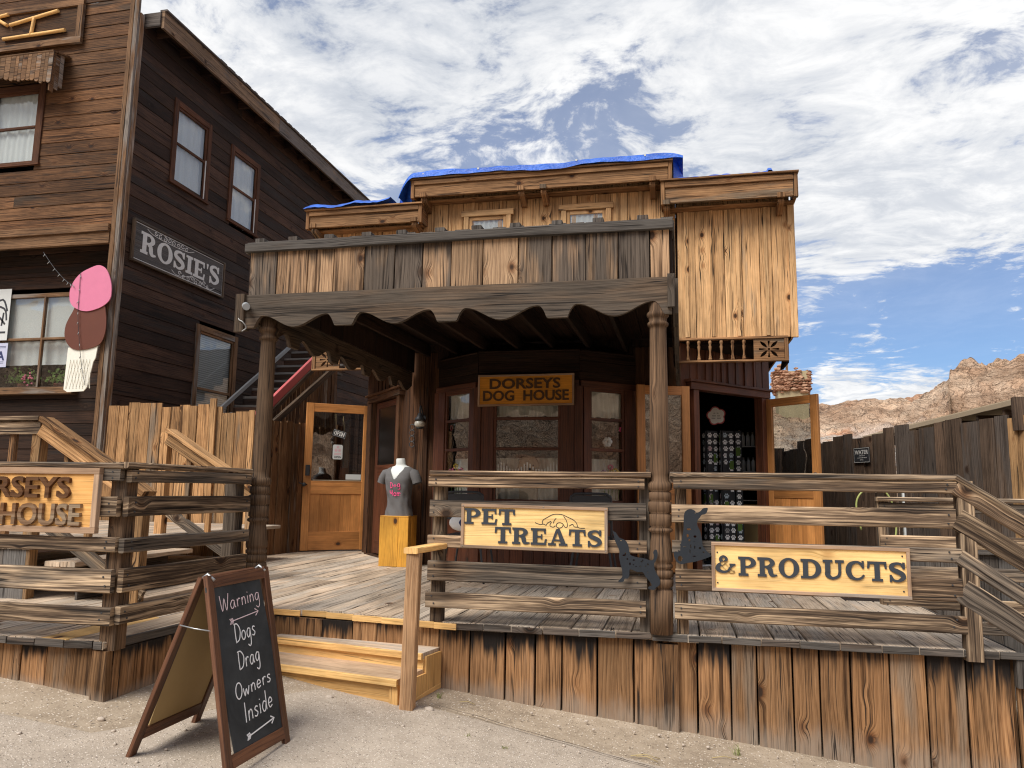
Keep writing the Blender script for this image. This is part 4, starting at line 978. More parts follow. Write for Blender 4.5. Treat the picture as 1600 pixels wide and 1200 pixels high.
mb = MB(); font_text(mb, 'DORSEYS', at(fr, .135, .190), .118, .012, .022, fit=.80); font_text(mb, 'DOG  HOUSE', at(fr, .060, .055), .118, .012, .022, fit=.97); mb.build('lettering', 'dark_letter', r4)

# metal dog cut-outs
def dogcut(name, label, pts, holes, ox, oz, px0, py0, y=5.052):
    k = .000535
    def cv(p): return [((a-px0)*k, (py0-b)*k) for a, b in p]
    lp = [cv(smooth_pts(pts+[pts[0]], 3)[:-1])] + [cv(arc(a, b, rx, ry, 0, 360, 9)[:-1]) for a, b, rx, ry in holes]
    mb = MB(); mb.prism(lp, ((ox, y, oz), (1, 0, 0), (0, 0, 1)), .006)
    o = mb.build(name, 'slate_metal'); return tag(o, label, 'dog ornament')
dogcut('dog_ornament', "dark metal cut-out of a standing dog with raised nose, left of the turned post",
       [(135, 400), (152, 418), (172, 428), (195, 460), (220, 492), (262, 505), (298, 530), (322, 580), (332, 640), (350, 690), (420, 710), (520, 725), (572, 742), (608, 735), (622, 690), (612, 650), (628, 620), (652, 618), (664, 655), (660, 700), (640, 750), (624, 775), (626, 830), (648, 890), (680, 940), (690, 1000), (668, 1036), (640, 1052), (625, 1078), (562, 1075), (552, 1050), (592, 1028), (560, 975), (520, 930), (488, 882), (420, 880), (342, 852), (332, 900), (328, 940), (305, 963), (276, 966), (260, 1000), (206, 1005), (206, 986), (236, 960), (250, 930), (245, 860), (226, 790), (210, 700), (216, 650), (200, 600), (170, 540), (156, 490), (146, 445)],
       [(270, 692, 20, 10), (285, 675, 8, 16), (310, 735, 12, 9), (385, 745, 14, 9), (480, 760, 16, 10), (490, 748, 7, 14), (340, 790, 9, 18), (380, 798, 8, 6), (412, 818, 10, 5), (460, 815, 12, 6), (520, 812, 9, 7), (550, 790, 10, 14), (235, 520, 8, 8), (548, 880, 7, 7)], -.400, .600, 200, 480)
dogcut('dog_ornament', "dark metal cut-out of a sitting dog on the railing right of the turned post",
       [(1035, 250), (1045, 205), (1065, 178), (1110, 160), (1160, 176), (1185, 202), (1228, 182), (1258, 150), (1310, 145), (1302, 190), (1280, 216), (1242, 226), (1216, 262), (1192, 292), (1190, 350), (1222, 420), (1240, 520), (1248, 582), (1290, 640), (1340, 690), (1300, 716), (1220, 746), (1140, 770), (1060, 786), (1000, 800), (950, 780), (922, 732), (912, 682), (932, 655), (980, 662), (992, 600), (1010, 500), (1030, 400), (1032, 320)],
       [(985, 738, 28, 34), (1090, 396, 26, 11), (1090, 400, 1, 1), (1075, 470, 14, 20), (1160, 478, 18, 14), (1095, 525, 12, 16), (1040, 600, 22, 7), (1110, 590, 7, 24), (1155, 600, 7, 20), (1100, 650, 6, 26), (1148, 704, 22, 6), (1215, 610, 14, 14), (1255, 655, 14, 9), (1148, 538, 6, 5), (1168, 205, 7, 7)], -.048, .443, 920, 800)

# ================================================================== CHALKBOARD A-FRAME
AF = thing('chalkboard_sign', 'brown framed folding chalkboard with white handwriting warning about dogs, standing on the pavement', 'chalkboard', (-2.3, 3.65, -.45))
def panel(o, ex, ey, w, h, tb, tt, board, back=False):
    o, ex, ey = V(o), V(ex).normalized(), V(ey).normalized(); nz = ex.cross(ey)
    lw = .050
    mb = MB()
    for xx in (lw/2, w-lw/2): mb.board(o+ex*xx, o+ex*xx+ey*h, lw, .024, ex, wob=0, ch=.003)
    for (c, ww) in ((tb-.030, .058), (tt+.028, .056)):
        a = o+ey*c; mb.board(a+ex*(lw+.0005), a+ex*(w-lw-.0005), ww, .022, ey, wob=0, ch=.003)
    mb.build('frame', 'frame_brown', AF)
    mb = MB(); a = o+ey*((tb+tt)/2)-nz*.001; mb.board(a+ex*(lw-.006), a+ex*(w-lw+.006), tt-tb+.012, .008, ey, wob=0, ch=.001)
    mb.build('chalkboard' if not back else 'back_panel', board, AF)
    return (o+ex*lw+ey*tb+nz*.0038, ex, ey, w-2*lw, tt-tb)
o0 = V((-2.020, 3.335, -.500)); top0 = V((-2.290, 3.46, .445)); hh = (top0-o0).length
cb = panel(o0, (.015, 1, -.003), top0-o0, .565, hh, .155, hh-.062, 'chalkboard')
o1 = V((-2.600, 3.385, -.427)); top1 = V((-2.318, 3.46, .435))
o1b = o1
panel(o1b, (0, 1, .004), top1-o1, .545, (top1-o1).length, .165, (top1-o1).length-.05, 'tan_panel', True)
for yy in (3.50, 3.98):
    mb = MB(); mb.tube([(-2.345, yy, .418), (-2.30, yy, .452), (-2.262, yy, .424)], .008, 6); mb.build('hinge', 'steel', AF)
mb = MB(); mb.tube([(-2.385, 3.428, .215), (-2.30, 3.424, .203), (-2.215, 3.430, .195)], .0035, 6); mb.build('stay', 'steel', AF)
ow, oh = cb[3], cb[4]
def cat_(s, t_, tilt=0.0):
    e = (cb[1]+cb[2]*tilt).normalized(); return (cb[0]+cb[1]*(s*ow)+cb[2]*((1-t_)*oh), e, cb[2])
mb = MB(); hand_text(mb, 'Warning', cat_(.09, .160, .05), .078, .0046, .0012, fit=.80*ow); mb.build('chalk_heading', 'pink_chalk', AF)
mb = MB()
for (txt, s, tt_, hgt, w_) in (('Dogs', .30, .375, .090, .42), ('Drag', .31, .545, .086, .44), ('Owners', .20, .715, .074, .72), ('Inside', .32, .865, .092, .58)):
    hand_text(mb, txt, cat_(s, tt_, .07), hgt, .0058, .0012, fit=w_*ow)
def arrow(mb, s0, t0, s1, t1, w):
    a = V((s0*ow, (1-t0)*oh)); b = V((s1*ow, (1-t1)*oh)); d = (b-a).normalized(); q = V((-d.y, d.x)); f = (cb[0], cb[1], cb[2])
    mb.ribbon([a, b], w, f, .0012)
    mb.ribbon([b-d*.030+q*.018, b, b-d*.030-q*.018], w*1.1, f, .0013)
    for j in range(3): c = a+d*(.010*j); mb.ribbon([c-d*.01+q*.014, c, c-d*.01-q*.014], w, f, .0014)
arrow(mb, .34, .950, .86, .918, .0064); mb.build('chalk_writing', 'chalk', AF)
mb = MB(); arrow(mb, .26, .235, .80, .212, .0046); mb.build('chalk_arrow', 'pink_chalk', AF)

# ================================================================== THE SHOP
SHOP = thing('wooden_shop', 'wooden old west shop with stepped false front, scalloped porch and bay window', 'shop building', (-1.65, 8.9, 0))
# upper walls -------------------------------------------------
def board_batten(p0, p1, z0, z1, name, mat, w=(.15, .21), bat=(.30, .42), jb=0.0):
    mb = MB(); planks_v(mb, p0, p1, z0, z1, w=w, th=.024, gap=.005, jt=.004, jb=jb)
    if bat:
        a, b = V((*p0, 0)), V((*p1, 0)); L = (b-a).length; d = (b-a)/L; nr = V((0, 0, 1)).cross(d)*-1; s = rnd.uniform(.08, .2)
        while s < L-.03:
            c = a+d*s+nr*.020; mb.board((c.x, c.y, z0+.01), (c.x, c.y, z1), rnd.uniform(.035, .055), .018, d, wob=.002); s += rnd.uniform(*bat)
    return mb.build(name, mat, SHOP)
board_batten((-3.20, YF), (-.02, YF), 2.72, 4.60, 'false_front', 'golden_siding', bat=(.26, .36))
board_batten((0.0, YF-.012), (1.255, YF-.012), 2.64, 4.36, 'wing_wall', 'golden_siding', w=(.13, .20), bat=(.27, .40), jb=.02)
board_batten((-4.60, YF), (-3.215, YF), 2.64, 4.32, 'wing_wall', 'golden_siding', jb=.02)
mb = MB(); planks_v(mb, (1.255, YF+.01), (1.255, 14.6), 2.64, 4.16, w=(.18, .24)); mb.build('side_wall', 'golden_siding', SHOP)
mb = MB(); mb.board((1.262, YF-.030, 2.62), (1.262, YF-.030, 4.16), .075, .05, (1, 0, 0)); mb.build('corner_trim', 'golden_siding', SHOP)
mb = MB(); planks_v(mb, (-4.60, 14.6), (-4.60, YF+.01), 2.64, 4.16, w=(.18, .24)); mb.build('side_wall', 'golden_siding', SHOP)
mb = MB(); mb.box((-4.58, YF+.03, 4.02), (1.24, 14.7, 4.10)); mb.box((-3.18, YF+.03, 4.35), (-.04, 10.6, 4.42)); mb.box((-4.58, 14.62, -.2), (1.24, 14.7, 4.0)); mb.build('roof', 'roofing', SHOP)
for sx_ in (-4.56, 1.20): part('box', 'soffit', 'dark_porch_wood', SHOP, (min(sx_, -3.2 if sx_ < 0 else 0.0), YF+.02, 2.60), (max(sx_, -3.2 if sx_ < 0 else 0.0), 10.5, 2.635), grain=1)
for lo_, hi_ in (((-3.19, YF+.03, 2.75), (-.03, YF+.05, 4.58)), ((-.01, YF+.022, 2.70), (1.23, YF+.04, 4.34)), ((-4.57, YF+.03, 2.70), (-3.22, YF+.05, 4.30))): part('box', 'wall_backing', 'dark_porch_wood', SHOP, lo_, hi_, grain=2)
# cornices ----------------------------------------------------
def cornice(x0, x1, z0, z1, yf, ends=(1, 1)):
    mb = MB(); h = z1-z0
    mb.board((x0+.05, yf+.035, z0+h*.36), (x1-.05, yf+.035, z0+h*.36), h*.70, .04, (0, 0, 1), wob=.004)
    mb.board((x0+.045, yf+.018, z0+h*.84), (x1-.045, yf+.018, z0+h*.84), h*.27, .05, (0, 0, 1), wob=.003)
    mb.board((x0-.01, yf+.12, z1+.012), (x1+.01, yf+.12, z1+.012), .30, .022, (0, 1, 0), wob=.003)
    for (e, xx) in zip(ends, (x0+.022, x1-.022)):
        if e:
            mb.board((xx, yf+.03, z0-.012), (xx, yf+.03, z1-.002), .045, .062, (1, 0, 0), wob=.001)
            mb.board((xx, yf+.063, z0+h*.5), (xx, YF+.02, z0+h*.5), h*.96, .04, (0, 0, 1), wob=.001)
    mb.board((x0+.03, YF-.06, z0-.012), (x1-.03, YF-.06, z0-.012), .20, .02, (0, 1, 0), wob=.002)
    return mb.build('cornice', 'cornice_wood', SHOP)
cornice(-3.215, -.045, 4.46, 4.675, 8.62); cornice(-.175, 1.315, 4.165, 4.425, 8.60, (1, 1)); cornice(-4.62, -3.07, 4.155, 4.372, 8.64)
def bracket(x, z1, h=.125, y1=8.865):
    mb = MB(); prof = [(0, 0), (.0, h), (-.22, h), (-.235, h*.72), (-.215, h*.55), (-.15, h*.42), (-.075, h*.12), (-.06, 0)]
    mb.prism([[(a, b) for a, b in prof]], ((x-.032, y1, z1-h), (0, 1, 0), (0, 0, 1)), .066)
    mb.box((x-.04, y1-.275, z1+.002), (x+.04, y1-.242, z1+.055), grain=2)
    mb.build('bracket', 'cornice_wood', SHOP)
for x in (-3.05, -1.82, -1.55, -.27): bracket(x, 4.445)
for x in (-.115, 1.135): bracket(x, 4.150)
for x in (-3.16, -4.50): bracket(x, 4.140)
# upper windows
for (x0, x1) in ((-2.585, -1.985), (-1.365, -.765)):
    f = MB(); zt = 4.315; y = YF-.045
    f.board((x0-.03, y-.004, zt-.035), (x1+.03, y-.004, zt-.035), .075, .05, (0, 0, 1))
    for xx in (x0+.03, x1-.03): f.board((xx, y, 3.3), (xx, y, zt-.075), .06, .045, (1, 0, 0))
    for xx in (x0+.083, x1-.083): f.board((xx, y+.012, 3.3), (xx, y+.012, zt-.077), .044, .03, (1, 0, 0))
    f.board((x0+.105, y+.012, zt-.100), (x1-.105, y+.012, zt-.100), .045, .03, (0, 0, 1))
    w = f.build('upper_window', 'golden_siding', SHOP)
    part('box', 'pane', 'window_glass', w, (x0+.10, YF-.040, 3.3), (x1-.10, YF-.036, zt-.12))
    mb = MB(); mb.grid(lambda u, v: (x0+.10+(x1-x0-.2)*u, YF-.022+.006*math.sin(u*40+v*2), 3.3+(zt-.12-3.3)*v), 40, 4); mb.build('curtain', 'curtain_white', w)
# tarp --------------------------------------------------------
mb = MB()
def tarp_fn(u, v):
    # u along the roof left to right, v front to back
    x = -3.37+3.45*u; prof = 4.70 + .012*math.sin(u*9) - .006*math.sin(u*23+1)
    if u < .06: prof -= (1-u/.06)**2*.30
    if u > .955: prof -= ((u-.955)/.045)**2*.02
    y = 8.574+(.030*(v/.1) if v < .1 else .03+1.9*(v-.1)/.9)+.008*noise.noise(V((x*6, v*9, 2)))
    sag = .10*v - .4*max(0, v-.6)**2
    z = prof + .012*noise.noise(V((x*5, y*5, 0))) + (-.008+.066*(v/.1) + .010*math.sin(x*5)*(1-v/.1) if v < .1 else .058) + sag*.9
    if u > .94: z -= ((u-.94)/.06)*.34*v
    return (x, y, z)
mb.grid(tarp_fn, 110, 40); 
mb.grid(lambda u, v: (-.03+.30*u + .03*v*u, 8.70+.12*v+.9*u, 4.76-.02*v*(1-u) - .36*u**1.3 - .34*v*(1-u)**1.5 + .015*noise.noise(V((u*9, v*9, 4)))), 24, 20)
mb.grid(lambda u, v: (-3.24-.33*u**.8+.02*v, 8.66+.5*u+.04*v, 4.73-.16*u**2-.36*v*(1-.25*u)+.02*noise.noise(V((u*8, v*8, 9)))), 20, 20)
tag(mb.build('tarp', 'blue_tarp_sheet'), 'crumpled bright blue tarp over the tall middle part of the shop roof', 'tarp')
mb = MB(); mb.grid(lambda u, v: (-4.64+1.15*u, 8.585+1.6*v, 4.412+.016*math.sin(u*13)*(1-v)+.05*u*u+.012*noise.noise(V((u*14, v*9, 2)))+(.035 if v > .03 else -.02)), 50, 24)
tag(mb.build('tarp', 'blue_tarp_sheet'), 'narrow blue tarp edge over the low left cornice of the shop', 'tarp')
mb = MB(); mb.grid(lambda u, v: (.02+1.08*u, 8.60+1.4*v, 4.452+.030*abs(noise.noise(V((u*7, v*5, 6))))+(.022 if v > .04 else -.022)+.008*math.sin(u*17)*(1-v)+(.03 if .9 < u < .96 and v < .3 else 0)), 60, 24)
tag(mb.build('tarp', 'blue_tarp_sheet'), 'wrinkled blue tarp strip lying on the right cornice of the shop', 'tarp')
mb = MB()
for (x, z) in ((-2.35, 4.755), (-1.15, 4.765), (-.35, 4.76), (-3.05, 4.735)): mb.tube([(x, 8.59, z), (x, 8.60, z+.001)], .013, 10)
mb.build("grommet", "white_vinyl", bpy.data.objects["tarp"])

# facade under the porch ---------------------------------------
def wall_v(p0, p1, z0, z1, name='lower_wall', mat='brown_porch_wood', w=(.14, .2), bat=(.2, .32)):
    return board_batten(p0, p1, z0, z1, name, mat, w, bat)
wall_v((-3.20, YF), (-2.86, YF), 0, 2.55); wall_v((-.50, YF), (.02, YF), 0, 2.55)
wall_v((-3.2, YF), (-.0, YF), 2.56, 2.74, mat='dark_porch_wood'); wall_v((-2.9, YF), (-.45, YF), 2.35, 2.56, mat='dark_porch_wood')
DR0, DR1 = V((.0, 8.92, 0)), V((1.10, 10.13, 0)); DL0, DL1 = V((-3.20, 8.92, 0)), V((-4.40, 10.35, 0))
def lerp(a, b, f): return a+(b-a)*f
for (a, b, t0, t1) in ((DR0, DR1, .10, .915), (DL0, DL1, .18, .84)):
    p, q = lerp(a, b, t0), lerp(a, b, t1)
    seq = [((a.x, a.y), (p.x, p.y), 0, 2.62), ((q.x, q.y), (b.x, b.y), 0, 2.62), ((p.x, p.y), (q.x, q.y), 2.10, 2.62)]
    for (u0, u1, z0, z1) in seq:
        if a is DL0: u0, u1 = u1, u0
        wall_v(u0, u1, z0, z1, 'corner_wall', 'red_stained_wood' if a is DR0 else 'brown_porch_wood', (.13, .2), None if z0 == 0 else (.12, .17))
    d = (b-a).normalized(); nr = V((d.y, -d.x, 0)) if a is DR0 else V((-d.y, d.x, 0)); mb = MB()
    nr = nr if nr.y < 0 else -nr
    for pp, s in ((p, 1), (q, -1)): c = pp+nr*.01+d*(s*.045); mb.board((c.x, c.y, 0), (c.x, c.y, 2.065), .09, .12, d)
    c0, c1 = p+nr*.02-d*.06, q+nr*.02+d*.06; mb.board((c0.x, c0.y, 2.11), (c1.x, c1.y, 2.11), .085, .13, (0, 0, 1))
    c0, c1 = p+nr*.05-d*.09, q+nr*.05+d*.09; mb.board((c0.x, c0.y, 2.168), (c1.x, c1.y, 2.168), .03, .12, (0, 0, 1))
    c0, c1 = p+nr*.0, q; mb.board((c0.x, c0.y, .006), (c1.x, c1.y, .006), .14, .02, nr, wob=0)
    mb.build('door_frame', 'red_stained_wood' if a is DR0 else 'brown_porch_wood', SHOP)
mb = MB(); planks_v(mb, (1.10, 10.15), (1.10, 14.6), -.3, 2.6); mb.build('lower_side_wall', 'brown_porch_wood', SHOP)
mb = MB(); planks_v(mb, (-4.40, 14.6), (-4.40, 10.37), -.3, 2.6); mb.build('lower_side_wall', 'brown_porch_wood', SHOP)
mb = MB()
for p, q in (((-3.1, YF+.06), (-3.1, 9.3)), ):
    pass
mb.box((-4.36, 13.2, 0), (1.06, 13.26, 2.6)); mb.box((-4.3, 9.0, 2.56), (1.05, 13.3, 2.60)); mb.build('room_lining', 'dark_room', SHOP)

# bay window --------------------------------------------------
BA, BB, BC, BD = V((-2.86, 8.89, 0)), V((-2.235, 8.40, 0)), V((-1.085, 8.40, 0)), V((-.50, 8.89, 0))
mb = MB(); mh = MB(); tr = MB()
for a, b in ((BA, BB), (BB, BC), (BC, BD)):
    siding_h(mh, (a.x, a.y), (b.x, b.y), 2.09, 2.45, w=.12, th=.02)
    planks_v(mb, (a.x, a.y), (b.x, b.y), 0, .70, w=(.11, .15), th=.022)
    d = (b-a).normalized(); n = V((d.y, -d.x, 0)); mid = n*.02
    tr.board(a+V((0, 0, .72))+n*.03, b+V((0, 0, .72))+n*.03, .12, .04, n, wob=0); tr.board(a+V((0, 0, 2.07))+mid, b+V((0, 0, 2.07))+mid, .07, .05, (0, 0, 1), wob=0)
mb.build('bay_apron', 'red_stained_wood', SHOP); mh.build('bay_header', 'dark_porch_wood', SHOP)
for p in (BA, BB, BC, BD): tr.board((p.x, p.y-.006, 0), (p.x, p.y-.006, 2.04), .085, .085, (1, 0, 0), wob=.001)
tr.build('bay_trim', 'red_stained_wood', SHOP)
mb = MB()
for a, b, c, d in ((BA, BB, (-2.3, 8.89, 2.62), None), (BB, BC, (-1.0, 8.89, 2.62), (-2.3, 8.89, 2.62)), (BC, BD, (-1.0, 8.89, 2.62), None)):
    for i in range(7):
        f0 = i/7; f1 = (i+1)/7; A = V((a.x, a.y, 2.45)); B = V((b.x, b.y, 2.45)); Cc = V(c); Dd = V(d) if d else V(c)
        p0, p1 = A.lerp(Dd, (f0+f1)/2), B.lerp(Cc, (f0+f1)/2)
        if (p1-p0).length > .1: mb.board(p0, p1, .09, .02, Dd-A, wob=.001)
mb.build('bay_roof', 'dark_porch_wood', SHOP)
def bay_win(a, b, s0, s1, name='bay_window'):
    d = (b-a).normalized(); n = V((d.y, -d.x, 0)); L = (b-a).length; z0, z1 = .78, 2.02
    f = MB()
    lo, hi = a+d*s0, a+d*(L-s1)
    f.board(a+d*(s0*.5+.02)+V((0, 0, .74))+n*.012, a+d*(s0*.5+.02)+V((0, 0, 2.035))+n*.012, max(.05, s0-.045), .04, d, wob=0); f.board(a+d*(L-s1*.5-.02)+V((0, 0, .74))+n*.012, a+d*(L-s1*.5-.02)+V((0, 0, 2.035))+n*.012, max(.05, s1-.045), .04, d, wob=0)
    for zz in (z0-.015, 1.347, 1.685, z1-.002): f.board(lo+V((0, 0, zz)), hi+V((0, 0, zz)), .034 if zz in (1.347, 1.685) else .05, .036, (0, 0, 1), wob=0)
    for q in (lo+d*.012, hi-d*.012): f.board(q+V((0, 0, z0)), q+V((0, 0, z1)), .030, .034, d, wob=0)
    w = f.build(name, 'red_stained_wood', SHOP)
    g = MB(); g.board(lo+V((0, 0, (z0+z1)/2)), hi+V((0, 0, (z0+z1)/2)), z1-z0, .004, (0, 0, 1), wob=0, ch=.0005); g.build('pane', 'window_glass', w)
    W_ = (hi-lo).length
    for (za, zb, nm, drop) in ((1.70, 2.02, 'valance', .02), (.79, 1.25, 'cafe_curtain', .0)):
        g = MB(); g.grid(lambda u, v: tuple(lo+d*(W_*u)-n*((.05 if nm == 'valance' else .135)+.016*math.sin(u*W_*62+v*1.5+math.sin(u*9)*1.5))+V((0, 0, za+(zb-za)*v-(drop*math.sin(u*W_*31) if v < .01 else 0)))), int(W_*110), 6); g.build(nm, 'curtain_cream', w)
    return lo, d, n
loC, dC, nC = bay_win(BB, BC, .19, .205)
loR, dR, nR = bay_win(BC, BD, .13, .17)
loL, dL, nL = bay_win(BA, BB, .17, .13)
# inner room wall behind the bay so that the windows look into a dim shop
part('box', 'inner_wall', 'dark_room', SHOP, (-2.95, 9.9, 0), (-.45, 9.94, 2.5))

# picket fence cut-out, flowers and dog in the window ------------
mb = MB(); W_ = 0.76
for i in range(23):
    u = (i+.5)/23; h = .05+.075*(.5+.5*math.cos((u-.115)*2*math.pi/.385))**2
    p = loC+dC*(W_*u)-nC*.022; mb.board((p.x, p.y, .99), (p.x, p.y, 1.075+h), .016, .005, dC, wob=0)
for zz in (1.005, 1.04): a, b = loC-nC*.026+V((0, 0, zz)), loC+dC*W_-nC*.026+V((0, 0, zz)); mb.board(a, b, .018, .004, (0, 0, 1), wob=0)
mb.box((loC.x, loC.y+.018, .79), (loC.x+.02, loC.y+.03, 1.0)); mb.box((loC.x+W_-.02, loC.y+.018, .79), (loC.x+W_, loC.y+.03, 1.0))
tag(mb.build('picket_fence', 'white_paint'), 'little white picket fence decoration along the foot of the middle bay window', 'decoration')
DG = thing('stuffed_dog', 'shaggy beige stuffed dog head looking out of the middle bay window', 'stuffed dog', (-1.66, 8.50, .95))
mb = MB(); mb.blob((-1.66, 8.480, 1.160), .115, 3, .12, (1.05, .40, 1.0), 4); mb.blob((-1.63, 8.44, 1.09), .055, 2, .1, (1.2, .6, .8), 4)
for i in range(70):
    a = rnd.uniform(.1, 3.04); r0 = rnd.uniform(.03, .10); mb.tube([(-1.66+math.cos(a)*r0*.6, 8.437+r0*.12, 1.14+math.sin(a)*r0*.6), (-1.66+math.cos(a)*(r0+.05), 8.45+r0*.2, 1.13+math.sin(a)*(r0+.03)-.02)], [.006, .002], 4, caps=False)
mb.build('head', 'dog_fur', DG)
mb = MB(); mb.blob((-1.632, 8.408, 1.125), .016, 1, 0); mb.ribbon(smooth_pts([(-.045, -.03), (-.02, .0), (0, .012), (.02, 0), (.045, -.03)], 4), .009, ((-1.632, 8.405, 1.075), (1, 0, 0), (0, 0, 1)), .004); mb.build('nose', 'black_metal', DG)
mb = MB(); mb.blob((-1.69, 8.433, 1.165), .010, 1, 0); mb.blob((-1.60, 8.433, 1.165), .010, 1, 0); mb.build('eyes', 'black_metal', DG)
mb = MB(); mb.box((-1.76, 8.46, .79), (-1.56, 8.55, 1.03)); mb.build('body', 'dog_fur', DG)
def flowers(lab, pts, cols):
    root = thing('flower_bunch', lab, 'flowers', pts[0])
    for c in sorted(set(cols)):
        mb = MB()
        for p, cc in zip(pts, cols):
            if cc != c: continue
            for j in range(9):
                a = j*.7; mb.blob((p[0]+.022*math.cos(a), p[1]-.008+.006*(j % 2), p[2]+.022*math.sin(a)), .014, 1, .2, (1, .5, 1))
        mb.build('petals', c, root)
    mb = MB()
    for p in pts: mb.tube([(p[0], p[1], p[2]), (p[0]+.01, p[1]+.02, p[2]-.14), (p[0], p[1]+.02, .80)], .004, 5)
    mb.build('stems', 'leaf_green', root)
flowers('purple and yellow artificial flowers at the foot of the right bay window', [(-.84, 8.66, 1.10), (-.80, 8.70, 1.08), (-.76, 8.72, 1.11), (-.72, 8.74, 1.12), (-.69, 8.76, 1.09), (-.77, 8.70, 1.16)], ['purple_petal', 'purple_petal', 'yellow_petal', 'yellow_petal', 'yellow_petal', 'pink_petal'])
flowers('pink and yellow artificial flowers at the foot of the left bay window', [(-2.66, 8.80, 1.10), (-2.60, 8.76, 1.12), (-2.55, 8.72, 1.09), (-2.50, 8.68, 1.11), (-2.58, 8.74, 1.16)], ['pink_petal', 'pink_petal', 'yellow_petal', 'pink_petal', 'yellow_petal'])
mb = MB()
for j in range(6): a = j*1.05; mb.blob((-.80+.030*math.cos(a), 8.655, 1.44+.034*math.sin(a)), .028, 2, .25, (1, .35, 1))
tag(mb.build('paper_flower', 'white_vinyl'), 'pale blue and white paper flower hanging in the right bay window', 'decoration')
mb = MB()
for j in range(5): a = j*1.256; mb.blob((-.655+.016*math.cos(a), 8.772, 1.59+.02*math.sin(a)), .015, 1, .2, (1, .5, 1))
tag(mb.build('paper_flower', 'hot_pink'), 'small pink flower stuck at the right edge of the right bay window', 'decoration')
mb = MB(); mb.ribbon(arc(0, 0, .02, .028, 0, 360, 14), .007, (loL+dL*.09-nL*.012+V((0, 0, 1.61)), dL, (0, 0, 1)), .003)
tag(mb.build('ring_ornament', 'red_paint'), 'small red ring hanging in the left bay window', 'decoration')

# porch -------------------------------------------------------
def turned_post(x, y):
    mb = MB()
    pr = [(0, .074), (.27, .074), (.275, .062), (.285, .060), (.295, .076), (.318, .080), (.338, .076), (.345, .060), (.352, .076), (.372, .080), (.392, .076), (.40, .062), (.408, .074), (.425, .077), (.44, .066), (.45, .075), (.47, .078), (.53, .070), (.60, .061), (.628, .059), (.640, .078), (.652, .078), (.666, .060), (.675, .071), (.745, .073), (.752, .060), (.765, .076), (.80, .077), (.822, .076), (.832, .060), (.842, .073), (.885, .072), (.893, .058), (.905, .076), (.93, .080), (.948, .074), (.96, .060), (1.0, .060), (1.03, .064), (1.5, .060), (1.96, .055), (1.985, .056), (1.99, .068), (2.01, .070), (2.02, .058), (2.045, .062), (2.055, .073), (2.075, .074), (2.09, .060), (2.18, .062)]
    mb.lathe((x, y, 0), pr, 20); return mb.build('porch_post', 'post_wood', SHOP)
turned_post(-.135, 5.145)
pl = turned_post(-3.045, 5.215)
ZT, ZH, ZL = 2.312, 2.150, 2.060
def scallop(L, start=0.0):
    """bottom outline: wide round lobes between small square tabs"""
    pts = []; s = 0.0; P_ = .785
    n = int(L/.012)
    for i in range(n+1):
        s = L*i/n; q = ((s+start) % P_)
        if q < .072 or q > P_-.072: z = ZL
        elif q < .135: f = (q-.072)/.063; z = ZL+(ZH-ZL)*math.sin(f*math.pi/2)**.8
        elif q > P_-.135: f = (P_-.072-q)/.063; z = ZL+(ZH-ZL)*math.sin(f*math.pi/2)**.8
        else: f = (q-.135)/(P_-.27); z = ZL+(ZH-ZL)*(.5+.5*math.cos(f*2*math.pi))
        pts.append((s, z))
    return pts
def fascia(o, ex, L, start, mat='grey_beam'):
    mb = MB(); pr = scallop(L, start); out = [(0, ZT)] + pr + [(L, ZT)]
    # several strips so that the grain runs along the board
    mb.prism([out], (V(o), V(ex), (0, 0, 1)), .036); return mb.build('porch_fascia', mat, SHOP)
fascia((-3.195, 5.118, 0), (1, 0, 0), 3.155, .785-.815+.0+.785)
fascia((-3.20, 8.85, 0), (0, -1, 0), 3.73, .2)
fascia((-.035, 5.13, 0), (0, 1, 0), 3.72, .45)
mb = MB(); mb.board((-3.21, 5.072, 2.03), (-3.21, 5.072, 2.318), .075, .03, (1, 0, 0)); mb.board((-.042, 5.068, 2.10), (-.042, 5.068, 2.325), .05, .036, (1, 0, 0)); mb.build('fascia_end', 'grey_beam', SHOP)
mb = MB(); planks_v(mb, (-3.175, 5.112), (-.05, 5.112), 2.30, 2.65, w=(.20, .265), th=.022, gap=.007, jt=.005)
mb.build('porch_parapet', 'parapet_wood', SHOP)
for p0_, p1_ in (((-.048, 5.13), (-.048, 8.85)), ((-3.185, 8.85), (-3.185, 5.13))):
    mb = MB(); planks_v(mb, p0_, p1_, 2.30, 2.65, w=(.22, .3)); mb.build('porch_side_parapet', 'dark_porch_wood', SHOP)
mb = MB(); mb.board((-3.20, 5.085, 2.677), (-.028, 5.085, 2.677), .066, .038, (0, 0, 1), wob=.003); mb.board((-3.2, 5.15, 2.715), (-.03, 5.15, 2.715), .11, .02, (0, 1, 0)); mb.board((-.035, 5.11, 2.677), (-.035, 8.85, 2.677), .066, .035, (0, 0, 1)); mb.board((-3.2, 8.85, 2.677), (-3.2, 5.11, 2.677), .066, .035, (0, 0, 1))
x = -3.1
while x < -.1:
    mb.board((x, 5.10, 2.742), (x, 8.8, 2.80), .075, .030, (1, 0, 0), wob=.002); x += rnd.uniform(.27, .31)
x = -3.15
while x < -.05:
    w = rnd.uniform(.06, .14)
    if rnd.random() < .8: mb.board((x, 5.115+rnd.uniform(-.012, .02), 2.731), (x, 5.5, 2.74), w, .010, (1, 0, 0), wob=0)
    x += w+rnd.uniform(.005, .05)
mb.build('porch_cap', 'deck_edge_wood', SHOP)
mb = MB(); mb.box((-3.17, 5.2, 2.665), (-.06, YF-.03, 2.70)); mb.build('porch_roof', 'roofing', SHOP)
mb = MB(); x = -3.0
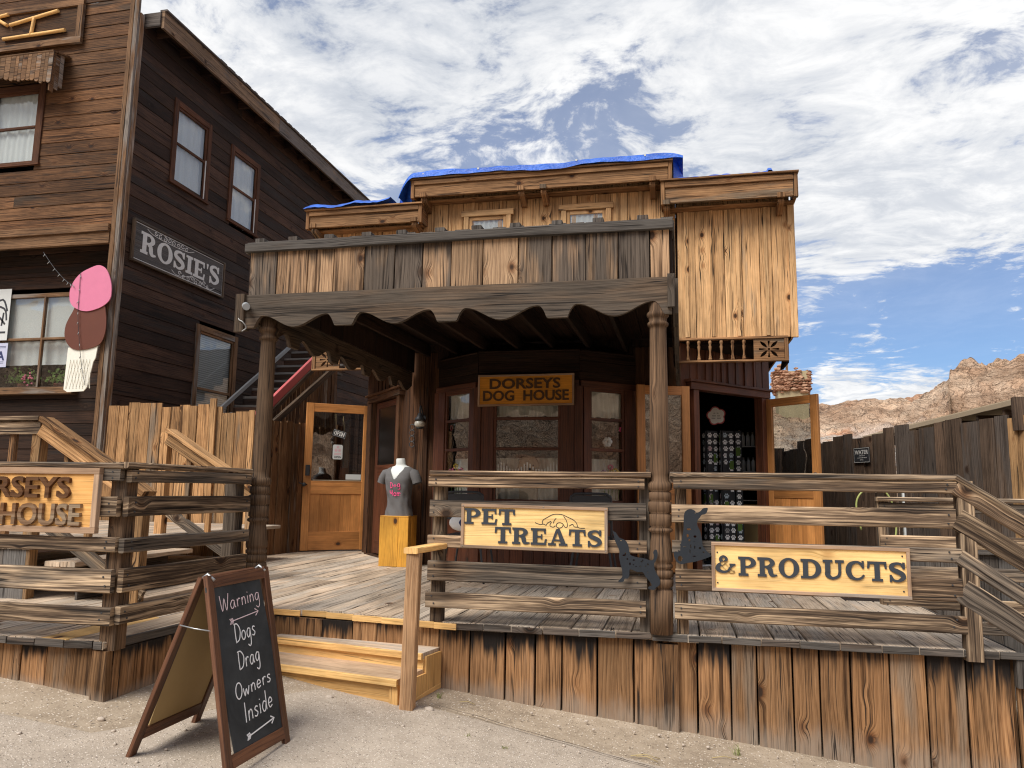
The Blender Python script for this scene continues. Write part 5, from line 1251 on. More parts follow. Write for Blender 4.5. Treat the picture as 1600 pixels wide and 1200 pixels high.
while x < -.1:
    mb.board((x, 5.16, 2.50), (x, YF-.03, 2.56), .13, .042, (0, 0, 1)); x += .40
mb.board((-3.17, 5.19, 2.38), (-.07, 5.19, 2.38), .15, .09, (0, 0, 1)); mb.build('rafters', 'dark_porch_wood', SHOP)
mb = MB()
for k in range(17): mb.board((-3.16+.19*k, 5.21, 2.605), (-3.16+.19*k, YF-.04, 2.655), .186, .02, (1, 0, 0), wob=0)
mb.build('porch_ceiling', 'dark_porch_wood', SHOP)

# spindle friezes under the wings ------------------------------
def frieze(x0, x1, xp0, xp1):
    z0, z1 = 2.365, 2.625; y = 8.88
    root = MB(); root.board((x0, y, z0), (x1, y, z0), .022, .06, (0, 0, 1), wob=0); root.board((x0, y, z1), (x1, y, z1), .03, .05, (0, 0, 1), wob=0)
    e = x1-.02 if xp1 > (x0+x1)/2 else x0+.02; root.board((e, y, z0+.012), (e, y, z1-.016), .045, .05, (1, 0, 0), wob=0)
    fz = root.build('frieze', 'cornice_wood', SHOP)
    xs = x0+.10
    while xs < x1-.05:
        if not (xp0-.05 < xs < xp1+.05):
            m = MB(); m.lathe((xs, y, z0+.011), [(0, .020), (.028, .020), (.03, .012), (.045, .018), (.06, .012), (.10, .010), (.16, .018), (.18, .012), (.20, .019), (.205, .020), (.2335, .020)], 10); m.build('spindle', 'cornice_wood', fz)
        xs += .123
    w, h = xp1-xp0, z1-z0-.028; cx, cy = w/2, h/2
    loops = [[(0, 0), (w, 0), (w, h), (0, h)]]
    for k in range(8):
        a = R(45*k+ (0)); big_ = k % 2
        L0, L1 = (.030, .118 if not big_ else .145)
        wd = .020 if big_ else .014
        p = []
        for j in range(7):
            f = j/6; r_ = L0+(L1-L0)*f*(1.0 if not big_ else 1.0); ww = wd*math.sin(math.pi*min(.999, f*.9+.05)) if big_ else wd*(.2+.8*f)
            p.append((r_, ww))
        lp = [(q, s_) for q, s_ in p] + [(q, -s_) for q, s_ in p[::-1]]
        sc = .80 if k in (2, 6) else 1.0
        pts = [(cx+(q*math.cos(a)-s_*math.sin(a))*(w/.33)*.92, cy+(q*math.sin(a)+s_*math.cos(a))*(.86 if k not in (2, 6) else .80)*(h/.232)) for q, s_ in lp]
        loops.append([(max(.006, min(w-.006, X_)), max(.006, min(h-.006, Y_))) for X_, Y_ in pts])
    loops.append([(cx+.014*math.cos(q), cy+.012*math.sin(q)) for q in (0, 1.05, 2.1, 3.14, 4.19, 5.24)])
    m = MB(); m.prism(loops, ((xp0, y+.012, z0+.012), (1, 0, 0), (0, 0, 1)), .024); m.build('fret_panel', 'cornice_wood', fz)
frieze(.0, 1.19, .82, 1.145); frieze(-4.55, -3.25, -4.50, -4.18)
mb = MB(); mb.prism([[(0, 0), (.0, .28), (.06, .28), (.52, .02), (.52, -.0)]], ((1.17, 8.93, 2.345), (0, 1, 0), (0, 0, 1)), .03); mb.build('bracket', 'dark_porch_wood', SHOP)

# doors ---------------------------------------------------------
def door(name, hinge, free, z0, z1, rails, glass=(1.0, 1.93), stile=.105, mat='door_wood', thick=.042, panel_boards=True, label=None):
    """panelled half-glass door leaf from hinge to free edge (xy)"""
    a, b = V((*hinge, 0)), V((*free, 0)); L = (b-a).length; d = (b-a)/L; n = V((d.y, -d.x, 0))
    if n.y > 0: n = -n
    def pt(s, z, off=0): q = a+d*s+n*off; return (q.x, q.y, z)
    f = MB()
    for s in (stile/2, L-stile/2): f.board(pt(s, z0), pt(s, z1), stile, thick, d, wob=0)
    for (ra, rb) in rails: f.board(pt(stile+.0005, (ra+rb)/2), pt(L-stile-.0005, (ra+rb)/2), rb-ra, thick-.003, (0, 0, 1), wob=0)
    pz0, pz1 = rails[0][1], rails[1][0]; s = stile-.004; nb = 5
    for k in range(nb): w = (L-2*stile+.008)/nb; f.board(pt(s+w*(k+.5), pz0-.004), pt(s+w*(k+.5), pz1+.004), w-.0015, .020, d, wob=0, ch=.003)
    dr = f.build(name, mat, SHOP)
    if label: dr['label'] = label
    g = MB(); g.board(pt(stile-.004, (glass[0]+glass[1])/2), pt(L-stile+.004, (glass[0]+glass[1])/2), glass[1]-glass[0]+.008, .006, (0, 0, 1), wob=0, ch=.001); g.build('pane', 'door_glass', dr)
    return dr, pt, L
dl, ptl, Ll = door('open_door', (-4.455, 10.60), (-5.195, 10.03), .018, 2.09, [(.02, .275), (.80, .985), (1.965, 2.088)], (.985, 1.965), label='half glazed door standing open at the left corner')
mb = MB(); q = V(ptl(Ll-.05, .93, .03)); mb.tube([q, q+V((-.01, -.05, 0))], .010, 8); mb.blob(q+V((-.012, -.06, 0)), .030, 2, 0); mb.tube([q+V((-.01, -.05, .0)), q+V((-.11, -.06, .03))], .008, 6); mb.build('handle', 'black_metal', dl)
mb = MB(); c = V(ptl(Ll-.05, 1.13, .035)); mb.board(c-V((0, 0, .075)), c+V((0, 0, .075)), .062, .028, (.8, .6, 0), wob=0, ch=.008); mb.build('lock_keypad', 'black_metal', dl)
mb = MB(); mb.board(ptl(Ll-.13, .993, .024), ptl(.12, .993, .024), .012, .006, (0, 0, 1), wob=0); mb.build('glass_bead', 'beige_trim', dl)
dr_, ptr, Lr = door('double_door', (.105, 8.930), (-.475, 8.700), .018, 2.09, [(.02, .25), (.86, 1.0), (1.985, 2.088)], (1.0, 1.985), .095, label='left leaf of the double door folded back beside the turned post')
d2, pt2, L2 = door('double_door', (1.045, 10.00), (1.575, 9.47), .018, 2.055, [(.02, .25), (.84, .99), (1.955, 2.053)], (.99, 1.955), .100, label='right leaf of the double door opened towards the fence')
mb = MB(); q = V(pt2(L2-.05, 1.12, .03)); mb.blob(q, .026, 2, 0); mb.build('handle', 'black_metal', d2)
# screen door in the left corner opening
pa, pb = lerp(DL0, DL1, .27), lerp(DL0, DL1, .75)
sdr, pts_, Ls = door('screen_door', (pa.x, pa.y), (pb.x, pb.y), .03, 2.05, [(.03, .2), (.98, 1.10), (1.97, 2.05)], (1.20, 1.97), .10, 'red_stained_wood', .03, label='closed screen door with scroll cut corners behind the mannequin')
for c in sdr.children: c.name = 'mesh_screen'; c.data.materials[0] = MATS['dark_screen']
mb = MB()
for (s, sg) in ((.10, 1), (Ls-.10, -1)):
    mb.prism([[(0, 0), (.13*sg, 0), (.10*sg, -.03), (.06*sg, -.035), (.045*sg, -.06), (.03*sg, -.12), (0, -.14)]], (V(pts_(s, 1.97, .0)), (V(pts_(1, 0))-V(pts_(0, 0))), (0, 0, 1)), .018)
mb.build('scroll_corner', 'red_stained_wood', sdr)
mb = MB(); mb.board(pts_(.1, 1.15), pts_(Ls-.1, 1.15), .10, .028, (0, 0, 1), wob=0); mb.build('push_rail', 'red_stained_wood', sdr)

# wall lamp and scroll ornament
WL = thing('wall_lamp', 'black iron wall lantern with a round glass on the brown porch wall', 'lamp', (-3.06, 8.8, 1.60))
mb = MB(); mb.tube(smooth_pts([(-3.05, 8.88, 1.74), (-3.05, 8.82, 1.84), (-3.05, 8.775, 1.88), (-3.05, 8.755, 1.84), (-3.05, 8.755, 1.78)], 5), .010, 8); mb.lathe((-3.05, 8.755, 1.70), [(0, .06), (.02, .065), (.05, .04), (.09, .02), (.10, .008)], 16); mb.lathe((-3.05, 8.755, 1.60), [(0, .03), (.012, .045), (.02, .05), (.022, .02)], 16); mb.tube([(-3.05, 8.885, 1.74), (-3.05, 8.86, 1.74)], .04, 12); mb.build('bracket', 'black_metal', WL)
mb = MB(); mb.lathe((-3.05, 8.755, 1.622), [(0, .04), (.015, .058), (.035, .066), (.06, .060), (.078, .045)], 18); mb.build('globe', 'lamp_glass', WL)
mb = MB()
for zz in (1.63, 1.56, 1.49, 1.42): mb.tube([(-3.17+.030*math.cos(a*.5), 8.83, zz+.034*math.sin(a*.5)) for a in range(13)], .006, 6)
tag(mb.build('iron_scroll', 'black_metal'), 'curly dark iron ornament hanging on the wall below the lantern', 'ornament')
SC = thing('security_camera', 'grey security camera on the left end of the scalloped porch board', 'camera', (-3.18, 5.06, 2.2))
mb = MB(); mb.tube([(-3.18, 5.09, 2.235), (-3.10, 4.975, 2.195)], .027, 14); mb.tube([(-3.10, 4.976, 2.195), (-3.095, 4.968, 2.192)], .023, 14); mb.build('body', 'camera_grey', SC)
mb = MB(); mb.tube(smooth_pts([(-3.19, 5.10, 2.22), (-3.21, 5.06, 2.13), (-3.17, 5.05, 2.10), (-3.15, 5.07, 2.06), (-3.18, 5.06, 2.03)], 5), .005, 6); mb.build('cable', 'dull_steel', SC)

# little signs on the open door
q = V(ptl(Ll*.52, 0, .06)); dd = (V(ptl(0, 0))-V(ptl(1, 0))).normalized()
OS = thing('open_sign', 'small black tag reading OPEN hanging on two strings in the left door glass', 'sign', (q.x, q.y, 1.6))
o = V(ptl(Ll*.60, 1.645, .034)); ex = (dd+V((0, 0, -.26))).normalized(); ey = (V((0, 0, 1))+dd*.26).normalized()
mb = MB(); mb.board(o+ey*.04, o+ex*.19+ey*.04, .095, .006, ey, wob=0, ch=.001); mb.build('plate', 'black_metal', OS)
nn = ex.cross(ey); mb = MB(); slab_text(mb, 'OPE', (o+nn*.004+ex*.018+ey*.012, ex, ey), .058, .002, fit=.105)
for st in ([(0, 0), (0, 1)], [(0, 1), (.7, 0)], [(.7, 0), (.7, 1)]): mb.ribbon([(a*.045+.130, b*.058+.012) for a, b in st], .012, (o+nn*.004, ex, ey), .002)
mb.ribbon([(.006, -.002), (.184, -.002), (.184, .083), (.006, .083), (.006, -.002)], .0025, (o+nn*.003, ex, ey), .0015); mb.build('lettering', 'white_paint', OS)
mb = MB(); mb.tube([o+ey*.087+ex*.03, o+V((0, 0, .31))+ex*.04], .0012, 4); mb.tube([o+ey*.087+ex*.16, o+V((0, 0, .31))+ex*.15], .0012, 4); mb.build('strings', 'straw', OS)
PS = thing('hours_sign', "small pink and white card with paw prints reading OPEN, below the black tag", 'sign', ptl(Ll*.5, 1.30, .03))
o = V(ptl(Ll*.575, 1.295, .006)); ex, ey = dd, V((0, 0, 1)); mb = MB()
mb.prism([[(.015, 0), (.125, 0), (.14, .015), (.14, .195), (.125, .21), (.015, .21), (0, .195), (0, .015)]], (o, ex, ey), .003); mb.build('card', 'white_vinyl', PS)
nn = ex.cross(ey); mb = MB(); font_text(mb, 'OPEN', (o+nn*.0032+ex*.02+ey*.02, ex, ey), .026, .001, .02, fit=.10); mb.build('lettering', 'black_metal', PS)
mb = MB()
for (cx_, cy_, r_) in ((.045, .13, .028), (.095, .13, .028), (.07, .175, .024)):
    for p in paw_polys(r_): mb.prism([p], (o+nn*.0032+ex*cx_+ey*cy_, ex, ey), .001)
for k in range(2): mb.ribbon([(.02, .085-.018*k), (.12, .085-.018*k)], .007, (o+nn*.0032, ex, ey), .001)
mb.build('paw_prints', 'card_pink', PS)
o = V(ptl(Ll*.36, 1.01, .006)); mb = MB(); mb.prism([[(0, 0), (.22, 0), (.22, .075), (0, .075)]], (o, ex, ey), .003); nt = mb.build('door_note', 'white_vinyl'); tag(nt, 'white notice card low in the corner of the left door glass', 'notice')

# ================================================================== INSIDE THE DOUBLE DOOR
RK = thing('display_rack', 'tall black wire spinning rack full of paw print magnets inside the double door', 'display rack', (.53, 10.35, 0))
mb = MB(); mb.tube([(.53, 10.38, .02), (.53, 10.38, 1.66)], .018, 10); mb.lathe((.53, 10.38, 0), [(0, .26), (.02, .26), (.035, .04), (.05, .03)], 20); mb.build('pole', 'black_metal', RK)
panels = [((.285, 10.42), (.325, 10.32), 1), ((.335, 10.31), (.475, 10.40), 2), ((.500, 10.41), (.512, 10.30), 1), ((.525, 10.30), (.675, 10.38), 2), ((.69, 10.37), (.772, 10.33), 1)]
slots = []
for (a, b, nc) in panels:
    A, B = V((*a, 0)), V((*b, 0)); d = (B-A).normalized(); n = V((d.y, -d.x, 0)); L = (B-A).length
    mb = MB(); mb.board(A+V((0, 0, .985)), B+V((0, 0, .985)), 1.42, .010, (0, 0, 1), wob=0, ch=.001); mb.build('panel', 'black_metal', RK)
    for r_ in range(16):
        for c in range(nc):
            if (r_, c, nc) in ((6, 1, 2), (10, 0, 2)): continue
            q = A+d*(L*(c+.5)/nc)+n*.007; slots.append((q.x, q.y, .335+.0865*r_, d, n))
protos = {}
for i, (x, y, z, d, n) in enumerate(slots):
    if rnd.random() < .05: continue
    kind_ = rnd.choices(['magnet_face', 'pink_magnet', 'blue_magnet', 'dim_magnet'], [9, 1.5, 1.5, 1.5])[0]
    if kind_ not in protos:
        mb = MB()
        for pp in paw_polys(.042): mb.prism([pp], ((0, 0, 0), (1, 0, 0), (0, 0, 1)), .004)
        o = mb.build('paw_magnet', kind_); off0 = V(o['_org_v'])
        for v_ in o.data.vertices: v_.co += off0
        w_ = {'magnet_face': 'white', 'pink_magnet': 'pinkish', 'blue_magnet': 'pale blue', 'dim_magnet': 'dull grey'}[kind_]
        tag(o, 'small %s paw print magnet hanging on the black display rack inside the double door' % w_, 'magnet', '%s paw print magnets on the rack' % w_)
        protos[kind_] = o
    else:
        o = protos[kind_].copy(); COL.objects.link(o)
    o.location = (x+rnd.uniform(-.004, .004), y, z+rnd.uniform(-.005, .005)); o.rotation_euler = (0, rnd.uniform(-.09, .09), math.atan2(d.y, d.x)+rnd.uniform(-.2, .2))
for (x, y, z, d, n) in slots[6::11]: part('board', 'price_card', 'leaf_green', RK, V((x, y, z+.02))+n*.004, V((x, y, z-.09))+n*.004, .06, .003, d, wob=0)
PWS = thing('paw_sign', 'white paw shaped sign with red edge hanging above the display rack', 'sign', (.46, 10.30, 1.88))
mb = MB(); mb.prism([[(a*.125, b*.125) for a, b in paw_outline(1.0, 60)]], ((.46, 10.30, 1.885), (1, .12, 0), (0, 0, 1)), .006); mb.build('edge', 'red_paint', PWS)
mb = MB(); mb.prism([[(a*.108, b*.108) for a, b in paw_outline(1.0, 60)]], ((.46, 10.2935, 1.885), (1, .12, 0), (0, 0, 1)), .004); mb.build('face', 'white_paint', PWS)
mb = MB()
for (zz, ws) in ((.035, (.028, .028)), (.002, (.05, .04)), (-.03, (.055, .05))):
    x = -sum(ws)/2-.006
    for w in ws:
        nst = int(w/.012)
        for j in range(nst): mb.ribbon([(x+j*.012+.002, zz-.010), (x+j*.012+.006, zz+.010), (x+j*.012+.009, zz-.008)], .0035, ((.46, 10.2895, 1.885), (1, .12, 0), (0, 0, 1)), .0012)
        x += w+.012
mb.build('lettering', 'black_metal', PWS)
SH = thing('shelf_unit', 'dim shelf with white bottles behind the right door jamb', 'shelf', (.98, 10.9, 0))
for zz in (1.18, 1.52, .80): part('board', 'shelf_board', 'steel', SH, (.80, 10.9, zz), (1.06, 10.9, zz), .2, .014, (0, 1, 0), wob=0)
mb = MB(); mb.board((1.07, 10.85, 0), (1.07, 10.85, 2.1), .02, .22, (1, 0, 0), wob=0); mb.board((.79, 10.98, .1), (.79, 10.98, 1.75), .02, .03, (1, 0, 0), wob=0); mb.board((.93, 10.98, .1), (.93, 10.98, .75), .26, .02, (1, 0, 0), wob=0); mb.build('shelf_back', 'tan_panel', SH)
bp = None
for zz in (1.19, 1.53):
    for k in range(4):
        p = (.83+.062*k, 10.86, zz)
        if bp is None:
            bp = thing('bottle', 'white bottle standing in a row on the dim shelf behind the right door jamb', 'bottle', p, 'white bottles on the shelf')
            mb = MB(); mb.lathe(p, [(0, .025), (.13, .025), (.15, .014), (.155, .012)], 12); mb.build('body', 'white_vinyl', bp)
            mb = MB(); mb.lathe((p[0], p[1], p[2]+.155), [(0, .014), (.03, .014)], 10); mb.build('cap', 'grey_paint', bp); b0 = V(p)
        else: dup(bp, V(p)-b0)
mb = MB(); mb.box((.56, 11.2, 0), (1.0, 11.6, .72)); tag(mb.build('counter', 'tan_panel'), 'tan wooden counter at the foot of the dim shelf in the doorway', 'counter')

# ================================================================== MANNEQUIN ON PEDESTAL
mb = MB()
for k in range(2): mb.board((-3.345+.235*k-.05*k, 8.54, .006), (-3.345+.235*k-.05*k, 8.54, .565), .234 if k == 0 else .105, .02, (1, 0, 0), wob=0, ch=.003)
PD = thing('pedestal_box', 'shiny orange pine box used as a pedestal for the mannequin', 'pedestal', (-3.24, 8.68, 0))
mb.v = []; mb.f = []; mb.uv = []; mb.c = []; mb.smooth = []
mb.board((-3.305, 8.53, .004), (-3.305, 8.53, .562), .225, .022, (1, 0, 0), wob=0, ch=.002); mb.board((-3.130, 8.53, .004), (-3.130, 8.53, .562), .120, .022, (1, 0, 0), wob=0, ch=.002); mb.build('front_boards', 'pedestal_wood', PD)
mb = MB()
for k in range(3): mb.board((-3.082, 8.59+.092*k, .004), (-3.082, 8.59+.092*k, .562), .089, .02, (0, 1, 0), wob=0, ch=.003); mb.board((-3.405, 8.59+.092*k, .004), (-3.405, 8.59+.092*k, .562), .089, .02, (0, 1, 0), wob=0, ch=.003)
mb.build('side_boards', 'pedestal_wood', PD)
mb = MB(); mb.box((-3.415, 8.52, .563), (-3.072, 8.83, .577)); mb.build('top', 'pedestal_wood', PD)
MN = thing('mannequin', "white headless mannequin torso in a grey t-shirt reading Dog Mom on the orange box", 'mannequin', (-3.25, 8.67, .577))
CX, CY, Z0 = -3.245, 8.67, .578
Rm = Matrix.Rotation(R(-10), 3, 'Z')
def tors(rows, nm, mat, parent, n=40, close=True, cut=None):
    """rows of (z, rx, ry, yoff, squareness)"""
    mb = MB(); base = 0
    for (z, rx, ry, yo, sq) in rows:
        for k in range(n):
            a = 2*math.pi*k/n; c, s_ = math.cos(a), math.sin(a)
            e = 2/sq; x = rx*math.copysign(abs(c)**e, c); y = ry*math.copysign(abs(s_)**e, s_)+yo
            w = (.004*math.sin(a*7+z*40)+.012*noise.noise(V((math.cos(a)*2.2+z*5, math.sin(a)*2.2, z*9)))*(nm == 'shirt'))*(1 if z < .35 else .4)
            p = Rm @ V((x+w*c, y+w*s_, z)); mb.v.append(p+V((CX, CY, Z0)))
    for i in range(len(rows)-1):
        for k in range(n):
            if cut and cut(i, k, n): continue
            mb.face((i*n+k, i*n+(k+1) % n, (i+1)*n+(k+1) % n, (i+1)*n+k), ((0, 0),)*4, ((.5, .5, .5, .5),)*4, True)
    if close: mb.face(tuple((len(rows)-1)*n+k for k in range(n)), ((0, 0),)*n, ((.5, .5, .5, .5),)*n)
    return mb
rows = [(.0, .150, .105, 0, 2.3), (.10, .142, .100, 0, 2.3), (.22, .136, .100, -.004, 2.3), (.33, .152, .112, -.010, 2.3), (.42, .168, .116, -.010, 2.4), (.49, .178, .102, 0, 2.4), (.535, .172, .084, .008, 2.3), (.565, .120, .068, .014, 2.1), (.580, .075, .058, .016, 2.0), (.60, .056, .054, .012, 2), (.655, .053, .055, .004, 2), (.665, .045, .047, .004, 2)]
b_ = tors(rows, 'torso', 'white_vinyl', MN); b_.build('torso', 'white_vinyl', MN)
sh = [(z, rx+.008, ry+.009, yo, sq) for (z, rx, ry, yo, sq) in rows[:8]]
sh[0] = (-.004, .170, .124, 0, 2.3)
fine_rows = []
for i in range(len(sh)-1):
    for j in range(4):
        f = j/4; fine_rows.append(tuple(sh[i][q]+(sh[i+1][q]-sh[i][q])*f for q in range(5)))
fine_rows.append(sh[-1])
def vcut(i, k, n):
    z = fine_rows[i][0]; a = 2*math.pi*(k+.5)/n; x = fine_rows[i][1]*math.cos(a); front = math.sin(a) < 0
    return front and abs(x) < (z-.405)*.60
m_ = tors(fine_rows, 'shirt', 'tee_grey', MN, 120, False, vcut)
def sleeve(sg):
    pts = [V((sg*.145, .005, .50)), V((sg*.185, 0, .485)), V((sg*.222, -.004, .43)), V((sg*.240, -.006, .375))]
    rr = [.050, .062, .058, .056]; n = 18; base = len(m_.v); prev = None
    for i, p in enumerate(pts):
        d = (pts[min(i+1, 3)]-pts[max(i-1, 0)]).normalized(); x = V((0, 1, 0)); y = d.cross(x)
        for k in range(n): a = 2*math.pi*k/n; q = p+x*(rr[i]*1.1*math.cos(a))+y*(rr[i]*math.sin(a)); m_.v.append(Rm @ q + V((CX, CY, Z0)))
    for i in range(3):
        for k in range(n): m_.face((base+i*n+k, base+i*n+(k+1) % n, base+(i+1)*n+(k+1) % n, base+(i+1)*n+k), ((0, 0),)*4, ((.5, .5, .5, .5),)*4, True)
sleeve(1); sleeve(-1)
shirt = m_.build('t_shirt', 'tee_grey', MN)
mb = MB(); fr = ((0, 0, 0), (1, 0, 0), (0, 0, 1))
hand_text(mb, 'D', ((-.050, 0, .318), (1, 0, 0), (0, 0, 1)), .062, .008, .001); hand_text(mb, 'g', ((.046, 0, .332), (1, 0, 0), (0, 0, 1)), .072, .008, .001)
for p in paw_polys(.024): mb.prism([p], ((.015, 0, .340), (1, 0, 0), (0, 0, 1)), .001)
hand_text(mb, 'Qom', ((-.062, 0, .228), (1, 0, 0), (0, 0, 1)), .074, .0085, .001)
def shirt_y(x, z):
    for i in range(len(fine_rows)-1):
        if fine_rows[i][0] <= z <= fine_rows[i+1][0]: break
    _, rx, ry, yo, sq = fine_rows[i]
    return yo-ry*max(0, 1-abs(x/rx)**sq)**(1/sq)-.0055
mb.v = [Rm @ V((p.x, shirt_y(p.x, p.z)+p.y, p.z))+V((CX, CY, Z0)) for p in mb.v]
mb.build('lettering', 'hot_pink', shirt)

# ================================================================== CHAIRS AND THINGS ON THE PORCH
CH = thing('metal_chair', "black metal chair with a white pillow on its seat, behind the pet treats railing", 'chair', (-2.05, 7.35, 0), 'black porch chairs')
cx, cy = -2.06, 7.30
mb = MB(); mb.tube(smooth_pts([(cx-.19, cy, .45), (cx-.19, cy-.03, .80), (cx-.17, cy-.035, .845), (cx-.12, cy-.04, .865), (cx+.12, cy-.04, .865), (cx+.17, cy-.035, .845), (cx+.19, cy-.03, .80), (cx+.19, cy, .45)], 5), .012, 8); mb.build('back_frame', 'black_metal', CH)
mb = MB(); mb.board((cx, cy-.03, .60), (cx, cy-.035, .85), .36, .006, (1, 0, 0), wob=0); mb.build('backrest', 'black_metal', CH)
mb = MB(); mb.box((cx-.2, cy, .435), (cx+.2, cy+.42, .455)); mb.build('seat', 'black_metal', CH)
for (dx, dy) in ((-.19, 0), (.19, 0), (-.19, .4), (.19, .4)):
    mb = MB(); mb.tube(smooth_pts([(cx+dx*.8, cy+dy, .44), (cx+dx*.95, cy+dy-.01, .25), (cx+dx*1.15, cy+dy+(.03 if dy else -.05), .005)], 4), .011, 8); mb.build('leg', 'black_metal', CH)
dup(CH, (1.23, .02, 0), "empty black metal chair behind the right end of the pet treats railing")
PL = thing('pillow', 'white pillow with a dark printed square on the left black chair', 'pillow', (-1.98, 7.24, .45))
mb = MB(); mb.blob((-1.99, 7.20, .575), .17, 3, .06, (1.15, .34, .52), 2); mb.build('cover', 'white_paint', PL)
mb = MB(); mb.blob((-1.975, 7.165, .575), .10, 2, .05, (1.05, .42, .62), 2); mb.build('print', 'navy_ink', PL)
mb = MB(); mb.board((-.02, 9.62, .012), (.33, 9.95, .012), .05, .02, (1, -1, 0), wob=0); tag(mb.build('door_strip', 'white_vinyl'), 'white strip lying on the deck in front of the double door', 'strip')

# ================================================================== THE LEFT BUILDING
LB = thing('wooden_saloon', "tall dark two storey wooden building with a ROSIE'S sign on its side wall", 'building', (-10, 12, -.2))
XL = -7.65
mb = MB(); siding_h(mb, (-14.0, 9.02), (-7.70, 9.02), 4.5, 9.6, w=.195, th=.024, holes=[(3.98, 4.78, 5.62, 6.75)]); mb.build('front_wall', 'front_siding', LB)
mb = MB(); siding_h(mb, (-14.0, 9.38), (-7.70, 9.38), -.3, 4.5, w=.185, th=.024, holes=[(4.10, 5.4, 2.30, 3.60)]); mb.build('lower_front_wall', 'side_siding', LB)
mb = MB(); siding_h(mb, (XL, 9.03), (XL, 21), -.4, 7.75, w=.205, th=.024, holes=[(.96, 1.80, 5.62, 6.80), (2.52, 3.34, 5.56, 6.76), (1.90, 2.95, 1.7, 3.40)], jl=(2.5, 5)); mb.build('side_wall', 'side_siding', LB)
mb = MB()
mb.board((-7.745, 8.985, -.3), (-7.745, 8.985, 9.6), .070, .05, (1, 0, 0)); mb.board((-7.672, 8.988, -.3), (-7.672, 8.988, 9.6), .068, .05, (1, 0, 0)); mb.board((-7.632, 9.045, -.3), (-7.632, 9.045, 7.75), .085, .022, (0, 1, 0)); mb.build('corner_trim', 'trim_wood', LB)
mb = MB(); mb.board((-14, 8.97, 4.47), (-7.79, 8.97, 4.47), .11, .09, (0, 0, 1)); mb.board((-14, 8.985, 4.33), (-7.79, 8.985, 4.33), .17, .06, (0, 0, 1)); mb.board((-14, 9.17, 4.40), (-7.79, 9.17, 4.40), .40, .03, (0, 1, 0)); mb.build('ledge', 'trim_wood', LB)
mb = MB(); mb.box((-13.9, 9.05, 9.3), (-7.8, 9.12, 9.5)); mb.box((-13.95, 9.35, 4.0), (-7.70, 20.9, 4.06), grain=1); mb.box((-13.95, 20.9, -.3), (-7.7, 20.95, 7.6)); mb.box((-13.98, 9.2, -.3), (-13.93, 20.9, 9.0)); mb.build('inner_walls', 'dark_room', LB)
mb = MB(); mb.box((-13.9, 9.3, 7.78), (-7.36, 20.9, 7.84), grain=1); mb.build('roof', 'roofing', LB)
mb = MB(); x = 9.14
while x < 20.7:
    e = min(20.8, x+rnd.uniform(3.2, 4.6)); mb.board((-7.355, x, 7.69), (-7.355, e-.01, 7.69), .27, .045, (0, 0, 1), wob=.006); x = e
mb.board((-7.66, 9.13, 7.69), (-7.38, 9.13, 7.69), .22, .04, (0, 0, 1))
mb.board((-7.36, 9.15, 7.845), (-7.36, 20.8, 7.845), .12, .03, (1, 0, 0)); mb.build('eave', 'eave_wood', LB)
mb = MB(); y = 9.4
while y < 20.6: mb.board((-7.63, y, 7.66), (-7.38, y, 7.66), .16, .05, (0, 0, 1)); y += .55
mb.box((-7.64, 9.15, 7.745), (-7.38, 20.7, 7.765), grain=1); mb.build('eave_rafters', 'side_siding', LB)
mb = MB()
for i in range(14): mb.board((-7.42-.03*rnd.random(), 10.6+.25*i, 7.862+.01*rnd.random()), (-7.3, 10.6+.25*i, 7.862), rnd.uniform(.1, .24), .015, (0, 1, 0), wob=0)
mb.build('shingles', 'roofing', LB)

def sash_window(o, ex, w, z0, z1, name, trimw=.09, mid=.5, curtain=True, mat='window_trim_wood', reveal=None):
    """double hung window in a wall plane: o lower-left xy, ex along the wall, outward = ex x up"""
    o, ex = V((*o, 0)), V((*ex, 0)).normalized(); n = ex.cross(Z3)
    def p(s, z, q=0): c = o+ex*s+n*q; return (c.x, c.y, z)
    f = MB()
    for s in (trimw/2, w-trimw/2): f.board(p(s, z0, .022), p(s, z1, .022), trimw, .03, ex, wob=.001)
    f.board(p(0.001+trimw, z1-trimw/2, .021), p(w-trimw-.001, z1-trimw/2, .021), trimw, .03, Z3, wob=.001); f.board(p(-.02, z0-.012, .03), p(w+.02, z0-.012, .03), .04, .05, Z3, wob=.001)
    a, b = trimw, w-trimw; zb, zt = z0+.01, z1-trimw; zm = zb+(zt-zb)*mid
    for (s, q) in ((a+.018, .002), (b-.018, .002)): f.board(p(s, zb, q), p(s, zt, q), .036, .03, ex, wob=0)
    for zz, q in ((zb+.025, -.004), (zt-.02, .004), (zm, .006)): f.board(p(a+.037, zz, q), p(b-.037, zz, q), .042, .03, Z3, wob=0)
    wd = f.build(name, mat, LB)
    g = MB(); g.board(p(a+.03, (zb+zt)/2, -.006), p(b-.03, (zb+zt)/2, -.006), zt-zb-.03, .004, Z3, wob=0, ch=.0005); g.build('pane', 'window_glass', wd)
    if reveal: g = MB(); g.board(p(b-.012, zb+.02, .022), p(b-.012, zm+.03, .022), .022, .012, ex, wob=0); g.build('sash_edge', 'off_white', wd)
    if curtain == 'blind':
        g = MB(); g.board(p(a, zb+(zt-zb)*.60, -.045), p(b, zb+(zt-zb)*.60, -.045), (zt-zb)*.82, .006, Z3, wob=0); g.build('blind', 'slat_blind', wd)
    elif curtain:
        g = MB(); W2 = b-a
        g.grid(lambda u, v: p(a+W2*u, zb+(zt-zb)*v, -.05+.010*math.sin(u*24+math.sin(v*3))+.006*math.sin(u*51)), 60, 4); g.build('curtain', 'curtain_white', wd)
    return wd, p
sash_window((XL, 9.90), (0, 1), .98, 5.55, 6.90, 'upper_window', .095, .52, True, reveal=True)
